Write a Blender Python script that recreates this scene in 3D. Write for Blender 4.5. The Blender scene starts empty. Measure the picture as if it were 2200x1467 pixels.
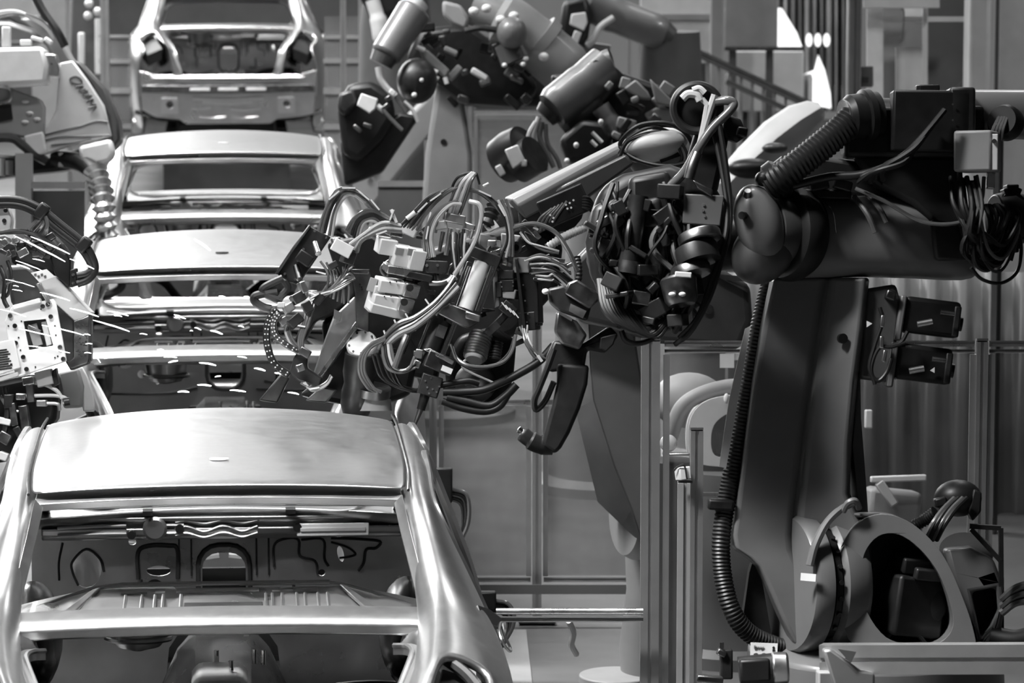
import bpy, bmesh, math, random
from mathutils import Vector, Matrix
from mathutils.geometry import tessellate_polygon
SC = bpy.context.scene
COL = SC.collection
random.seed(7)
PI = math.pi
# ---------------------------------------------------------------- camera
F = 8557.0                      # focal length in pixels of the 2200 x 1467 frame
CAM = Vector((0, 0, 3.65))
yaw = math.atan((1100 - 497) / F); pitch = math.atan((733.5 + 458) / F)
FW = Vector((math.sin(yaw) * math.cos(pitch), math.cos(yaw) * math.cos(pitch), -math.sin(pitch)))
RT = Vector((math.cos(yaw), -math.sin(yaw), 0)); UP = RT.cross(FW)
cam_data = bpy.data.cameras.new('camera'); cam = bpy.data.objects.new('camera', cam_data); COL.objects.link(cam)
cam.matrix_world = Matrix.Translation(CAM) @ Matrix((RT, UP, -FW)).transposed().to_4x4()
cam_data.sensor_width = 36; cam_data.lens = 36 * F / 2200; cam_data.clip_end = 400
cam_data.dof.use_dof = True; cam_data.dof.focus_distance = 13.3; cam_data.dof.aperture_fstop = 6.5
cam_data.dof.aperture_blades = 7
SC.camera = cam
# ---------------------------------------------------------------- world, lamps, exposure
vs = SC.view_settings
vs.view_transform = 'Standard'; vs.look = 'None'; vs.gamma = 1.0; vs.use_curve_mapping = False
vs.exposure = 0.0
SC.cycles.max_bounces = 7; SC.cycles.transparent_max_bounces = 16
SC.cycles.sample_clamp_indirect = 6
SC.cycles.use_denoising = True
W = bpy.data.worlds.new('hall_air'); SC.world = W; W.use_nodes = True
W.node_tree.nodes['Background'].inputs[0].default_value = (1, 1, 1, 1)
W.node_tree.nodes['Background'].inputs[1].default_value = 0.025
def area(name, loc, target, sx, sy, power, spread=180):
    l = bpy.data.lights.new(name, 'AREA'); l.shape = 'RECTANGLE'; l.size = sx; l.size_y = sy; l.energy = power
    l.spread = math.radians(spread)
    o = bpy.data.objects.new(name, l); COL.objects.link(o); o.location = loc
    d = Vector(target) - Vector(loc); o.rotation_euler = d.to_track_quat('-Z', 'Y').to_euler(); return o
# rows of ceiling luminaires over the body line, and high windows at the far end of the hall
for yy in (9, 14.6, 20.2, 25.8, 31.4, 37):
    area('hall_and_fill_lamp', (-2.3, yy + 1.5, 6.6), (-1.1, yy + 1.5, 0), 0.5, 3.2, 640 if yy < 12 else 400, 82 if yy < 16 else 105)
for yy in (13, 20, 27, 34):
    area('hall_and_fill_lamp', (.5, yy, 7.4), (.3, yy, 0), 0.16, 3.0, 75, 80)
for yy in (16, 24, 32, 40):
    area('hall_and_fill_lamp', (4.2, yy + 3, 7.2), (3.6, yy + 1, 0), 0.5, 3.0, 60, 150)
for xx, yy in ((9, 22), (11, 27), (8, 32), (-7, 30)):  # fill lamps added to brighten the far background
    area('hall_and_fill_lamp', (xx, yy, 8.5), (xx + 1, yy + 5, 0), 1.2, 1.2, 340, 130)
area('window_light', (-13, 60, 11.5), (-3, 12, 1.4), 20, 11, 11500)
area('window_light', (5, 62, 15.2), (1, 14, 1), 22, 2.2, 520)
# ---------------------------------------------------------------- helpers
ORG = {}
def V(*a): return Vector(a)
def P(px, py, D):               # a point of the place, from where it is seen and how far away it is
    return CAM + D * (FW + (px - 1100) / F * RT - (py - 733.5) / F * UP)
def ppm(D): return D / F        # metres per pixel at distance D
def basis(ang=0, yawd=0, tilt=0):
    """axes (x right, y up, z away) turned by ang in the picture plane, then yaw/tilt about their own axes"""
    a = math.radians(ang)
    x = RT * math.cos(a) + UP * math.sin(a); y = UP * math.cos(a) - RT * math.sin(a); z = FW.copy()
    if yawd:
        b = math.radians(yawd); x, z = x * math.cos(b) + z * math.sin(b), z * math.cos(b) - x * math.sin(b)
    if tilt:
        b = math.radians(tilt); y, z = y * math.cos(b) + z * math.sin(b), z * math.cos(b) - y * math.sin(b)
    return x, y, z
def catmull(pts, n=6, closed=False):
    pts = [Vector(p) for p in pts]
    if len(pts) < 3 and not closed: return pts
    out = []; N = len(pts); rng = N if closed else N - 1
    for i in range(rng):
        p1, p2 = pts[i], pts[(i + 1) % N]
        p0 = pts[i - 1] if (i or closed) else p1 * 2 - p2
        p3 = pts[(i + 2) % N] if (i + 2 < N or closed) else p2 * 2 - p1
        for k in range(n):
            t = k / n
            out.append(0.5 * ((2 * p1) + (p2 - p0) * t + (2 * p0 - 5 * p1 + 4 * p2 - p3) * t * t + (3 * p1 - p0 - 3 * p2 + p3) * t ** 3))
    if not closed: out.append(pts[-1])
    return out
class MB:
    def __init__(s): s.v = []; s.f = []
    def add(s, vs_, fs):
        b = len(s.v); s.v += [Vector(v) for v in vs_]; s.f += [tuple(b + i for i in f) for f in fs]; return s
    def boxb(s, c, ax, ay, az):     # centre and three half vectors
        vs_ = [c + ax * i + ay * j + az * k for i in (-1, 1) for j in (-1, 1) for k in (-1, 1)]
        return s.add(vs_, [(0, 1, 3, 2), (4, 6, 7, 5), (0, 4, 5, 1), (2, 3, 7, 6), (0, 2, 6, 4), (1, 5, 7, 3)])
    def box(s, x0, x1, y0, y1, z0, z1):
        return s.boxb(V((x0 + x1) / 2, (y0 + y1) / 2, (z0 + z1) / 2), V((x1 - x0) / 2, 0, 0), V(0, (y1 - y0) / 2, 0), V(0, 0, (z1 - z0) / 2))
    def pbox(s, px, py, D, w, h, d, ang=0, yawd=0, tilt=0):   # w, h as seen (pixels at D), d in metres; D at the centre
        x, y, z = basis(ang, yawd, tilt); k = ppm(D)
        return s.boxb(P(px, py, D), x * (w * k / 2), y * (h * k / 2), z * (d / 2))
    def loft(s, rings, closed=True, caps=True):
        n = len(rings[0]); b = len(s.v)
        for r_ in rings: s.v += [Vector(p) for p in r_]
        for i in range(len(rings) - 1):
            for j in range(n if closed else n - 1):
                a = b + i * n + j; a2 = b + i * n + (j + 1) % n
                s.f.append((a, a2, a2 + n, a + n))
        if caps and closed:
            s.f.append(tuple(b + j for j in reversed(range(n)))); e = b + (len(rings) - 1) * n
            s.f.append(tuple(e + j for j in range(n)))
        return s
    def tube(s, pts, r, seg=8, n=6, closed=False, smooth=True):
        pts = [Vector(p) for p in pts]
        if smooth and (len(pts) > 2 or closed): pts = catmull(pts, n, closed)
        N = len(pts); rs = r if isinstance(r, (list, tuple)) else [r] * N
        if len(rs) != N: rs = [rs[min(len(rs) - 1, int(i * (len(rs) - 1) / max(1, N - 1)))] for i in range(N)]
        up = None; rings = []
        for i in range(N):
            t = (pts[(i + 1) % N] - pts[i - 1]) if (closed or 0 < i < N - 1) else (pts[1] - pts[0] if i == 0 else pts[-1] - pts[-2])
            if t.length < 1e-9: t = Vector((0, 0, 1))
            t.normalize()
            if up is None: up = t.orthogonal().normalized()
            up = (up - t * up.dot(t))
            up = up.normalized() if up.length > 1e-6 else t.orthogonal().normalized()
            w = t.cross(up)
            rings.append([pts[i] + (up * math.cos(2 * PI * k / seg) + w * math.sin(2 * PI * k / seg)) * rs[i] for k in range(seg)])
        if closed: rings.append(rings[0])
        return s.loft(rings, True, not closed)
    def cyl(s, a, b, r0, r1=None, seg=20):
        return s.tube([a, b], [r0, r0 if r1 is None else r1], seg, smooth=False)
    def rib(s, pts, r, pitch=0.012, depth=0.18, seg=14, n=8):   # corrugated hose
        c = catmull(pts, n) if len(pts) > 2 else [Vector(p) for p in pts]
        L = [0]
        for i in range(1, len(c)): L.append(L[-1] + (c[i] - c[i - 1]).length)
        m = max(2, int(L[-1] / (pitch / 4))); out = []; rr = []; j = 0
        for i in range(m + 1):
            d = L[-1] * i / m
            while j < len(c) - 2 and L[j + 1] < d: j += 1
            t = (d - L[j]) / max(1e-9, L[j + 1] - L[j]); out.append(c[j].lerp(c[j + 1], min(1, t)))
            rr.append(r * (1 - depth * (0, .5, 1, .5)[i % 4]))
        return s.tube(out, rr, seg, smooth=False)
    def lathe(s, prof, o, axis, seg=32, x=None):   # prof: (radius, height along axis)
        axis = Vector(axis).normalized(); x = (Vector(x) if x else axis.orthogonal()).normalized(); y = axis.cross(x)
        rings = [[o + axis * h + (x * math.cos(2 * PI * k / seg) + y * math.sin(2 * PI * k / seg)) * max(r_, 1e-4) for k in range(seg)] for r_, h in prof]
        return s.loft(rings, True, True)
    def ell(s, c, ax, ay, az, seg=24, rings=12):
        rs = []
        for i in range(rings + 1):
            t = PI * i / rings
            rs.append([c + az * math.cos(t) + (ax * math.cos(2 * PI * k / seg) + ay * math.sin(2 * PI * k / seg)) * max(math.sin(t), 1e-3) for k in range(seg)])
        return s.loft(rs, True, True)
    def prism(s, poly, ext):        # poly of 3D points, extruded by ext
        n = len(poly); poly = [Vector(p) for p in poly]; ext = Vector(ext)
        vs_ = poly + [p + ext for p in poly]
        return s.add(vs_, [tuple(reversed(range(n))), tuple(range(n, 2 * n))] + [(i, (i + 1) % n, (i + 1) % n + n, i + n) for i in range(n)])
    def pprism(s, pix, D, th, slope=0):   # outline as seen, front face at D, th metres of thickness away from the eye
        return s.prism([P(x, y, D + slope * i) for i, (x, y) in enumerate(pix)], FW * th)
    def ptube(s, pts, rpx, seg=8, n=6, closed=False, smooth=True):   # (px, py, D) points
        k = ppm(pts[0][2]); r_ = [q * k for q in rpx] if isinstance(rpx, (list, tuple)) else rpx * k
        return s.tube([P(*p) for p in pts], r_, seg, n, closed, smooth)
    def pcyl(s, a, b, r0, r1=None, seg=20):
        return s.cyl(P(*a), P(*b), r0 * ppm(a[2]), (r0 if r1 is None else r1) * ppm(b[2]), seg)
    def prib(s, pts, rpx, pitch=10, depth=0.18, seg=14):
        k = ppm(pts[0][2]); return s.rib([P(*p) for p in pts], rpx * k, pitch * k, depth, seg)
    def plate(s, o, ex, ey, th, outer, holes=()):   # flat plate with real holes; th = thickness vector
        loops = [list(outer)] + [list(h) for h in holes]
        tris = tessellate_polygon([[Vector((a, b, 0)) for a, b in l] for l in loops])
        flat = [p for l in loops for p in l]; n = len(flat); th = Vector(th)
        vs_ = [o + ex * a + ey * b for a, b in flat]; vs_ += [v + th for v in vs_]
        fs = [tuple(t) for t in tris] + [tuple(i + n for i in reversed(t)) for t in tris]; b = 0
        for l in loops:
            m = len(l); fs += [(b + i, b + (i + 1) % m, b + (i + 1) % m + n, b + i + n) for i in range(m)]; b += m
        return s.add(vs_, fs)
    def build(s, name, mat, parent=None, bevel=0, seg=2, sub=0, sharp=38, weld=False, solid=0, off=0):
        o_ = ORG.get(parent.name, Vector((0, 0, 0))) if parent else Vector((0, 0, 0))
        me = bpy.data.meshes.new(name); me.from_pydata([v - o_ for v in s.v], [], s.f)
        bm = bmesh.new(); bm.from_mesh(me)
        if weld: bmesh.ops.remove_doubles(bm, verts=bm.verts, dist=1e-5)
        bmesh.ops.recalc_face_normals(bm, faces=bm.faces); bm.to_mesh(me); bm.free()
        me.shade_smooth() if hasattr(me, 'shade_smooth') else None
        me.set_sharp_from_angle(angle=math.radians(sharp)) if not sub else None
        me.materials.append(mat)
        o = bpy.data.objects.new(name, me); COL.objects.link(o)
        if parent: o.parent = parent; ORG[o.name] = o_
        if solid:
            m = o.modifiers.new('shell', 'SOLIDIFY'); m.thickness = solid; m.offset = off
        if bevel:
            m = o.modifiers.new('edges', 'BEVEL'); m.width = bevel; m.segments = seg; m.limit_method = 'ANGLE'; m.angle_limit = math.radians(35)
        if sub:
            m = o.modifiers.new('smooth', 'SUBSURF'); m.levels = sub; m.render_levels = sub
        return o
def circ(cx, cy, rx, ry=None, n=20, a=0):
    ry = rx if ry is None else ry
    return [(cx + rx * math.cos(2 * PI * k / n) * math.cos(a) - ry * math.sin(2 * PI * k / n) * math.sin(a),
             cy + rx * math.cos(2 * PI * k / n) * math.sin(a) + ry * math.sin(2 * PI * k / n) * math.cos(a)) for k in range(n)]
def rrect(x0, x1, y0, y1, r, n=4):
    out = []
    for cx, cy, a0 in ((x1 - r, y1 - r, 0), (x0 + r, y1 - r, 90), (x0 + r, y0 + r, 180), (x1 - r, y0 + r, 270)):
        for k in range(n + 1):
            a = math.radians(a0 + 90 * k / n); out.append((cx + r * math.cos(a), cy + r * math.sin(a)))
    return out
def root(name, loc, label, cat, group=None):
    o = bpy.data.objects.new(name, None); COL.objects.link(o); o.location = loc; o.empty_display_size = 0.1
    ORG[o.name] = Vector(loc); return tag(o, label, cat, group)
def tag(o, label, cat, group=None):
    o['label'] = label; o['category'] = cat
    if group: o['group'] = group
    return o
def struct(o, label=None):
    o['kind'] = 'structure'
    if label: o['label'] = label
    return o
def kids(o): return [c for c in COL.objects if c.parent == o]
def copy_tree(o, loc=None, parent=None):
    c = o.copy(); COL.objects.link(c)
    if parent: c.parent = parent
    if loc is not None: c.location = loc; ORG[c.name] = Vector(loc)
    for ch in kids(o): copy_tree(ch, None, c)
    return c
# ---------------------------------------------------------------- materials (all neutral greys: the photograph is black and white)
def mat(name, g, rough=0.5, metal=0.0, coat=0.0, noise=0.0, scale=30, bump=0.0, bscale=60, spec=0.5, rnoise=0.0):
    m = bpy.data.materials.new(name); m.use_nodes = True; nt = m.node_tree; b = nt.nodes['Principled BSDF']
    b.inputs['Base Color'].default_value = (g, g, g, 1); b.inputs['Roughness'].default_value = rough
    b.inputs['Metallic'].default_value = metal; b.inputs['Coat Weight'].default_value = coat; b.inputs['Coat Roughness'].default_value = 0.15
    b.inputs['Specular IOR Level'].default_value = spec
    if noise or bump or rnoise:
        tc = nt.nodes.new('ShaderNodeTexCoord')
        def nz(sc, det=5):
            n_ = nt.nodes.new('ShaderNodeTexNoise'); n_.inputs['Scale'].default_value = sc; n_.inputs['Detail'].default_value = det
            nt.links.new(tc.outputs['Object'], n_.inputs['Vector']); return n_
        def ramp(src, lo, hi):
            r_ = nt.nodes.new('ShaderNodeMapRange'); r_.inputs['From Min'].default_value = 0.3; r_.inputs['From Max'].default_value = 0.7
            r_.inputs['To Min'].default_value = lo; r_.inputs['To Max'].default_value = hi
            nt.links.new(src.outputs['Fac'], r_.inputs['Value']); return r_
        if noise:
            r_ = ramp(nz(scale), max(0, g * (1 - noise)), g * (1 + noise)); cc = nt.nodes.new('ShaderNodeCombineColor')
            for i in range(3): nt.links.new(r_.outputs[0], cc.inputs[i])
            nt.links.new(cc.outputs[0], b.inputs['Base Color'])
        if rnoise:
            r_ = ramp(nz(scale * 0.6), max(0.03, rough - rnoise), rough + rnoise); nt.links.new(r_.outputs[0], b.inputs['Roughness'])
        if bump:
            bp = nt.nodes.new('ShaderNodeBump'); bp.inputs['Strength'].default_value = bump; bp.inputs['Distance'].default_value = 0.004
            nt.links.new(nz(bscale, 3).outputs['Fac'], bp.inputs['Height']); nt.links.new(bp.outputs[0], b.inputs['Normal'])
    return m
def emit(name, g, s):
    m = bpy.data.materials.new(name); m.use_nodes = True; nt = m.node_tree; nt.nodes.clear()
    e = nt.nodes.new('ShaderNodeEmission'); e.inputs[0].default_value = (g, g, g, 1); e.inputs[1].default_value = s
    o = nt.nodes.new('ShaderNodeOutputMaterial'); nt.links.new(e.outputs[0], o.inputs[0]); return m
M = dict(
    sheet=mat('galvanised_sheet', 0.60, 0.31, 1.0, noise=0.03, scale=40, rnoise=0.02),
    sheet_in=mat('inner_sheet', 0.50, 0.32, 0.95, noise=0.08, scale=9, rnoise=0.06, bump=0.02, bscale=18),
    cabin=mat('shaded_cabin_sheet', 0.022, 0.25, 0.7, noise=0.25, scale=7, rnoise=0.06, bump=0.05, bscale=12),  # shade inside the body shell put into a darker sheet colour
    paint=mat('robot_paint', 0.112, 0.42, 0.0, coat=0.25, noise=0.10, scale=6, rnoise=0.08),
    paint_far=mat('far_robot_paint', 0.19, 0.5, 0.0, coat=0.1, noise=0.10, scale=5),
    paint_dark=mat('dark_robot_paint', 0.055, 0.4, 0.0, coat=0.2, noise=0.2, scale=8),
    black=mat('black_plastic', 0.010, 0.42, 0.0, spec=0.28, noise=0.3, scale=20),
    rubber=mat('black_rubber', 0.010, 0.45, 0.0, spec=0.4),
    hose=mat('grey_hose', 0.095, 0.22, 0.0, spec=0.8),
    hose_light=mat('light_hose', 0.42, 0.32, 0.0, spec=0.6),
    steel=mat('dark_steel', 0.16, 0.36, 1.0, noise=0.3, scale=25, rnoise=0.1),
    iron=mat('blackened_steel', 0.032, 0.42, 0.6, noise=0.35, scale=18, rnoise=0.1, bump=0.08, bscale=60),
    alu=mat('machined_aluminium', 0.62, 0.3, 1.0, noise=0.12, scale=20, rnoise=0.08),
    profile=mat('anodised_profile', 0.42, 0.42, 0.85, noise=0.10, scale=8),
    chrome=mat('chrome', 0.85, 0.08, 1.0),
    white=mat('white_plastic', 0.64, 0.4, 0.0, noise=0.06, scale=15),
    lightgrey=mat('light_grey_paint', 0.50, 0.5, 0.0, noise=0.08, scale=6),
    midgrey=mat('mid_grey_paint', 0.22, 0.55, 0.0, noise=0.12, scale=4),
    darkgrey=mat('dark_grey_paint', 0.07, 0.55, 0.0, noise=0.15, scale=4),
    floor=mat('sealed_concrete', 0.085, 0.55, 0.0, noise=0.25, scale=2.2, rnoise=0.12),
    wall=mat('hall_wall', 0.24, 0.7, 0.0, noise=0.08, scale=0.7),
    spark=emit('hot_spark', 1.0, 9.0),
    lamp=emit('lamp_tube', 1.0, 12.0),
)
def pane_mat(name, haze, g, scale, rough=0.12):
    m = bpy.data.materials.new(name); m.use_nodes = True; nt = m.node_tree; b = nt.nodes['Principled BSDF']
    b.inputs['Base Color'].default_value = (g, g, g, 1); b.inputs['Roughness'].default_value = rough
    tr = nt.nodes.new('ShaderNodeBsdfTransparent'); tr.inputs[0].default_value = (.93, .93, .93, 1)
    mx = nt.nodes.new('ShaderNodeMixShader'); n_ = nt.nodes.new('ShaderNodeTexNoise'); n_.inputs['Scale'].default_value = scale; n_.inputs['Detail'].default_value = 8
    tc = nt.nodes.new('ShaderNodeTexCoord'); nt.links.new(tc.outputs['Object'], n_.inputs['Vector'])
    r_ = nt.nodes.new('ShaderNodeMapRange'); r_.inputs['From Min'].default_value = .35; r_.inputs['From Max'].default_value = .7
    r_.inputs['To Min'].default_value = haze * .35; r_.inputs['To Max'].default_value = haze * 1.6
    nt.links.new(n_.outputs['Fac'], r_.inputs['Value']); nt.links.new(r_.outputs[0], mx.inputs[0])
    nt.links.new(tr.outputs[0], mx.inputs[1]); nt.links.new(b.outputs[0], mx.inputs[2])
    nt.links.new(mx.outputs[0], nt.nodes['Material Output'].inputs[0]); return m
M['pane'] = pane_mat('scuffed_polycarbonate', 0.07, 0.35, 3.0)
M['pane_hazy'] = pane_mat('hazy_polycarbonate', 0.42, 0.22, 1.6)
# ---------------------------------------------------------------- structure: floor and hall shell
fl = MB(); fl.box(-30, 34, -6, 78, -0.2, 0); struct(fl.build('floor', M['floor']), 'grey sealed concrete floor of the hall')
w = MB(); w.box(-30, 34, 78, 78.3, 0, 18); struct(w.build('wall_back', M['wall']))
w = MB(); w.box(-30.3, -30, -6, 78, 0, 18); struct(w.build('wall_left', M['wall']))
w = MB(); w.box(34, 34.3, -6, 78, 0, 18); struct(w.build('wall_right', M['wall']))
# ---------------------------------------------------------------- car bodies (car frame: x across, y forward from the roof's rear edge, z up)
ROWS = {  # y: rows from the inner flange out and down to the sill
    3.15: [(.56, .80), (.60, .86), (.68, .89), (.75, .87), (.79, .83), (.82, .78), (.84, .70), (.83, .52), (.79, .36)],
    2.70: [(.62, .90), (.66, .96), (.72, .98), (.77, .96), (.80, .92), (.83, .88), (.855, .78), (.85, .52), (.81, .34)],
    2.42: [(.62, 1.00), (.67, 1.05), (.715, 1.06), (.755, 1.035), (.79, 1.00), (.83, .96), (.865, .84), (.86, .54), (.81, .33)],
    2.05: [(.595, 1.20), (.635, 1.245), (.675, 1.25), (.705, 1.22), (.765, 1.10), (.835, .99), (.87, .84), (.865, .54), (.81, .33)],
    1.62: [(.555, 1.44), (.592, 1.492), (.625, 1.502), (.66, 1.465), (.745, 1.25), (.842, 1.01), (.872, .84), (.865, .54), (.81, .33)],
    1.10: [(.560, 1.49), (.592, 1.525), (.628, 1.533), (.675, 1.495), (.757, 1.28), (.846, 1.03), (.874, .84), (.865, .54), (.81, .33)],
    0.88: [(.560, 1.49), (.592, 1.528), (.628, 1.536), (.675, 1.497), (.757, 1.28), (.846, 1.03), (.874, .84), (.865, .54), (.81, .33)],
    0.30: [(.555, 1.48), (.588, 1.526), (.625, 1.532), (.668, 1.492), (.752, 1.285), (.846, 1.045), (.874, .85), (.865, .54), (.81, .33)],
    0.00: [(.540, 1.47), (.578, 1.520), (.617, 1.526), (.665, 1.475), (.750, 1.29), (.848, 1.06), (.874, .86), (.865, .55), (.81, .34)],
    -.18: [(.555, 1.39), (.592, 1.445), (.630, 1.452), (.683, 1.405), (.760, 1.275), (.850, 1.08), (.874, .87), (.865, .56), (.81, .35)],
    -.38: [(.575, 1.275), (.612, 1.330), (.650, 1.338), (.712, 1.300), (.785, 1.225), (.855, 1.10), (.874, .88), (.865, .58), (.81, .36)],
    -.55: [(.575, 1.20), (.622, 1.262), (.662, 1.272), (.725, 1.248), (.800, 1.195), (.858, 1.10), (.874, .89), (.865, .58), (.81, .37)],
    -.85: [(.545, 1.15), (.595, 1.222), (.635, 1.238), (.705, 1.222), (.790, 1.178), (.855, 1.085), (.870, .88), (.855, .60), (.80, .38)],
    -.98: [(.533, 1.138), (.583, 1.210), (.623, 1.225), (.692, 1.209), (.777, 1.165), (.845, 1.072), (.858, .872), (.848, .60), (.794, .38)],
    -1.15: [(.515, 1.12), (.560, 1.192), (.600, 1.205), (.670, 1.190), (.755, 1.145), (.825, 1.05), (.838, .86), (.825, .60), (.775, .38)],
    -1.32: [(.49, 1.08), (.525, 1.140), (.560, 1.150), (.625, 1.130), (.700, 1.085), (.760, 1.00), (.775, .84), (.765, .60), (.725, .38)],
}
YS = sorted(ROWS, reverse=True)
def body_side(sx):
    mb = MB(); idx = {}
    for i, y in enumerate(YS):
        for j, (x, z) in enumerate(ROWS[y]): idx[i, j] = len(mb.v); mb.v.append(V(sx * x, y, z))
    for i in range(len(YS) - 1):
        ya, yb = YS[i], YS[i + 1]
        for j in range(8):
            if ya <= 2.05 and yb >= 1.10 and 3 <= j <= 6: continue          # front door aperture
            if ya <= .88 and yb >= 0.0 and 3 <= j <= 6: continue           # rear door aperture
            if ya == 0.0 and j in (5, 6): continue
            if ya in (-.98, -1.15) and j in (2, 3): continue             # tail lamp aperture
            mb.f.append((idx[i, j], idx[i + 1, j], idx[i + 1, j + 1], idx[i, j + 1]))
    return mb
def loop_tube(mb, pts, r, seg=6): mb.tube(pts, r, seg, n=5)
CARX = -.05
def make_car():
    R = root('car_body', (0, 0, 0), 'x', 'car body')
    # roof skin, crowned both ways, with a shallow bead to the rear edge
    r = MB(); NX, NY = 14, 12; top = []
    for j in range(NY + 1):
        t = j / NY; y = 1.60 * t
        half = .575 + .016 * min(1, 4 * t) - .004 * max(0, t - .7)
        ze = 1.514 + .020 * math.sin(PI * min(1, .15 + .85 * t)) - .03 * max(0, (t - .6) / .4) ** 2
        row = []
        for i in range(NX + 1):
            s = -1 + 2 * i / NX
            crown = (.018 + .020 * min(1, 2 * t)) * (1 - s * s) + .004 * (1 - s ** 8)
            yy = y + (.055 * (1 - s * s) * t) - (.012 * (1 - s * s)) * (1 - t)
            row.append(V(half * s, yy, ze + crown))
        top.append(row)
    r.loft(top, closed=False)
    roof = r.build('roof', M['sheet'], R, solid=.012, off=-1, sub=1)
    h = MB(); h.plate(V(0, 0, 0), V(1, 0, 0), V(0, 1, 0), V(0, 0, .004), circ(0, .34, .03, .016, 20)); 
    for v in h.v: v.z += 1.5635
    h.build('antenna_hole', M['white'], roof)['label'] = 'small oval hole near the rear of the roof'  # white disc paints the highlight at the hole
    for sx in (-1, 1):
        d = MB(); d.tube([V(sx * (.578 + (.014 if y > .2 else 0)), y, z) for y, z in ((0, 1.519), (.3, 1.528), (.8, 1.535), (1.2, 1.53), (1.6, 1.50))], .005, 6); d.build('drip_channel', M['iron'], roof)
    # body sides
    for sx in (1, -1):
        sd = body_side(sx).build('body_side', M['sheet'], R, solid=.022, off=-1, sub=2)
        cr = sd.data.attributes.new('crease_edge', 'FLOAT', 'EDGE'); cnt = {}
        for pg in sd.data.polygons:
            for ek in pg.edge_keys: cnt[ek] = cnt.get(ek, 0) + 1
        for e_ in sd.data.edges:
            va, vb = (sd.data.vertices[i].co for i in e_.vertices)
            if cnt.get(tuple(sorted(e_.vertices))) == 1 and max(va.y, vb.y) < -.95 and min(abs(va.x), abs(vb.x)) > .58 and min(va.z, vb.z) > 1.03: cr.data[e_.index].value = .9
        # aperture flanges
        a = MB()
        a.tube([V(sx * x, y, z) for x, y, z in ((.86, .86, .42), (.872, .87, .8), (.84, .875, 1.03), (.752, .88, 1.28), (.672, .86, 1.48), (.662, .5, 1.488), (.66, .05, 1.46), (.745, .0, 1.285), (.842, .0, 1.06), (.868, -.1, .86), (.865, -.16, .5))], .014, 6)
        a.tube([V(sx * x, y, z) for x, y, z in ((.86, 1.12, .42), (.872, 1.11, .8), (.84, 1.105, 1.03), (.752, 1.10, 1.28), (.67, 1.13, 1.48), (.655, 1.6, 1.455), (.70, 2.03, 1.215), (.765, 2.06, 1.09), (.86, 2.05, .8), (.86, 2.03, .42))], .014, 6)
        a.build('door_aperture_flange', M['sheet_in'], sd)
        # inner pillar skin and the rear lamp pocket
        q = MB()
        q.loft([[V(sx * a_, y, z) for a_, z in ((x0, za), (x1, zb), (x1 - .01, zb - .10), (x0 + .01, za - .10))] for y, x0, x1, za, zb in ((-.93, .63, .775, 1.17, 1.12), (-1.14, .60, .745, 1.14, 1.09), (-1.30, .555, .69, 1.09, 1.03))], True, True); q.build('lamp_pocket', M['black'], sd, bevel=.006)
        q = MB(); q.tube([V(sx * .64, -.95, 1.20), V(sx * .70, -1.02, 1.165), V(sx * .745, -1.12, 1.12)], .018, 8); q.build('pocket_strut', M['iron'], sd)
        def on_side(px, py, off=0.0):      # point of the quarter panel's shoulder, car frame
            n_ = V(.885, -.12, .44).normalized(); d_ = (P(px, py, 1) - CAM); o_ = V(.803, -.27, 1.193) + V(CARX, 12, 0)
            q_ = CAM + d_ * ((o_ - CAM).dot(n_) / d_.dot(n_)) + n_ * off - V(CARX, 12, 0); return V(sx * q_.x, q_.y, q_.z)
        f2 = MB(); f2.loft([[on_side(x, y, o1) for x, y in ((1022, 1302), (1048, 1311), (1074, 1331), (1069, 1351), (1048, 1340), (1030, 1327))] for o1 in (.007, -.006)], True, True)
        f2.build('flap_recess', M['black'], sd)
        f_ = MB(); f_.tube([on_side(x, y, .008) for x, y in ((1072, 1340), (1078, 1365), (1092, 1396), (1088, 1400), (1076, 1384), (1068, 1360))], .0045, 6, closed=True)
        f_.build('flap_rim', M['sheet'], sd)
        # window flange running down the rear pillar
        g = MB()
        pl = [(.545, -.005, 1.492), (.562, -.18, 1.412), (.592, -.38, 1.290), (.606, -.46, 1.238)]
        g.loft([[V(sx * (x + o1), y - .004, z + o2) for o1, o2 in ((-.012, -.010), (.002, .004), (.014, .018), (.012, .008), (-.008, -.024))] for x, y, z in pl], True, True)
        g.build('window_flange', M['sheet'], sd, bevel=.004)
    # header under the roof's rear edge
    hd = MB()
    hd.loft([[V(s, .02 + .0 * s, 1.50 + .016 * (1 - (s / .57) ** 2)), V(s, -.008, 1.488 + .016 * (1 - (s / .57) ** 2)), V(s, .02, 1.462 + .016 * (1 - (s / .57) ** 2)), V(s, .16, 1.455 + .02 * (1 - (s / .57) ** 2)), V(s, .17, 1.50 + .02 * (1 - (s / .57) ** 2))] for s in [-.56 + 1.12 * i / 10 for i in range(11)]], True, True)
    hd.build('rear_header', M['sheet_in'], R, bevel=.004)
    # windscreen header with slots
    wh = MB()
    def wc_(s): return 1 - (s / .6) ** 2
    wh.loft([[V(s, 1.63 + .05 * wc_(s), 1.475 + .03 * wc_(s)), V(s, 1.60 + .05 * wc_(s), 1.39 + .03 * wc_(s)), V(s, 1.66 + .05 * wc_(s), 1.315 + .026 * (1 - (s / .6) ** 6)), V(s, 1.80 + .05 * wc_(s), 1.335 + .03 * wc_(s))] for s in [-.60 + 1.2 * i / 12 for i in range(13)]], True, True)
    who = wh.build('windscreen_header', M['sheet'], R, bevel=.008)
    for sx in (-1, 1):
        sl = MB(); sl.tube([V(sx * .30, 1.635, 1.378), V(sx * .44, 1.622, 1.366)], .018, 8); sl.build('header_slot', M['white'], who)
        ap = MB(); ap.tube([V(sx * .57, 1.70, 1.40), V(sx * .60, 1.95, 1.27), V(sx * .645, 2.30, 1.09)], [.035, .03, .04], 8); ap.build('windscreen_pillar', M['sheet_in'], R)
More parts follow.
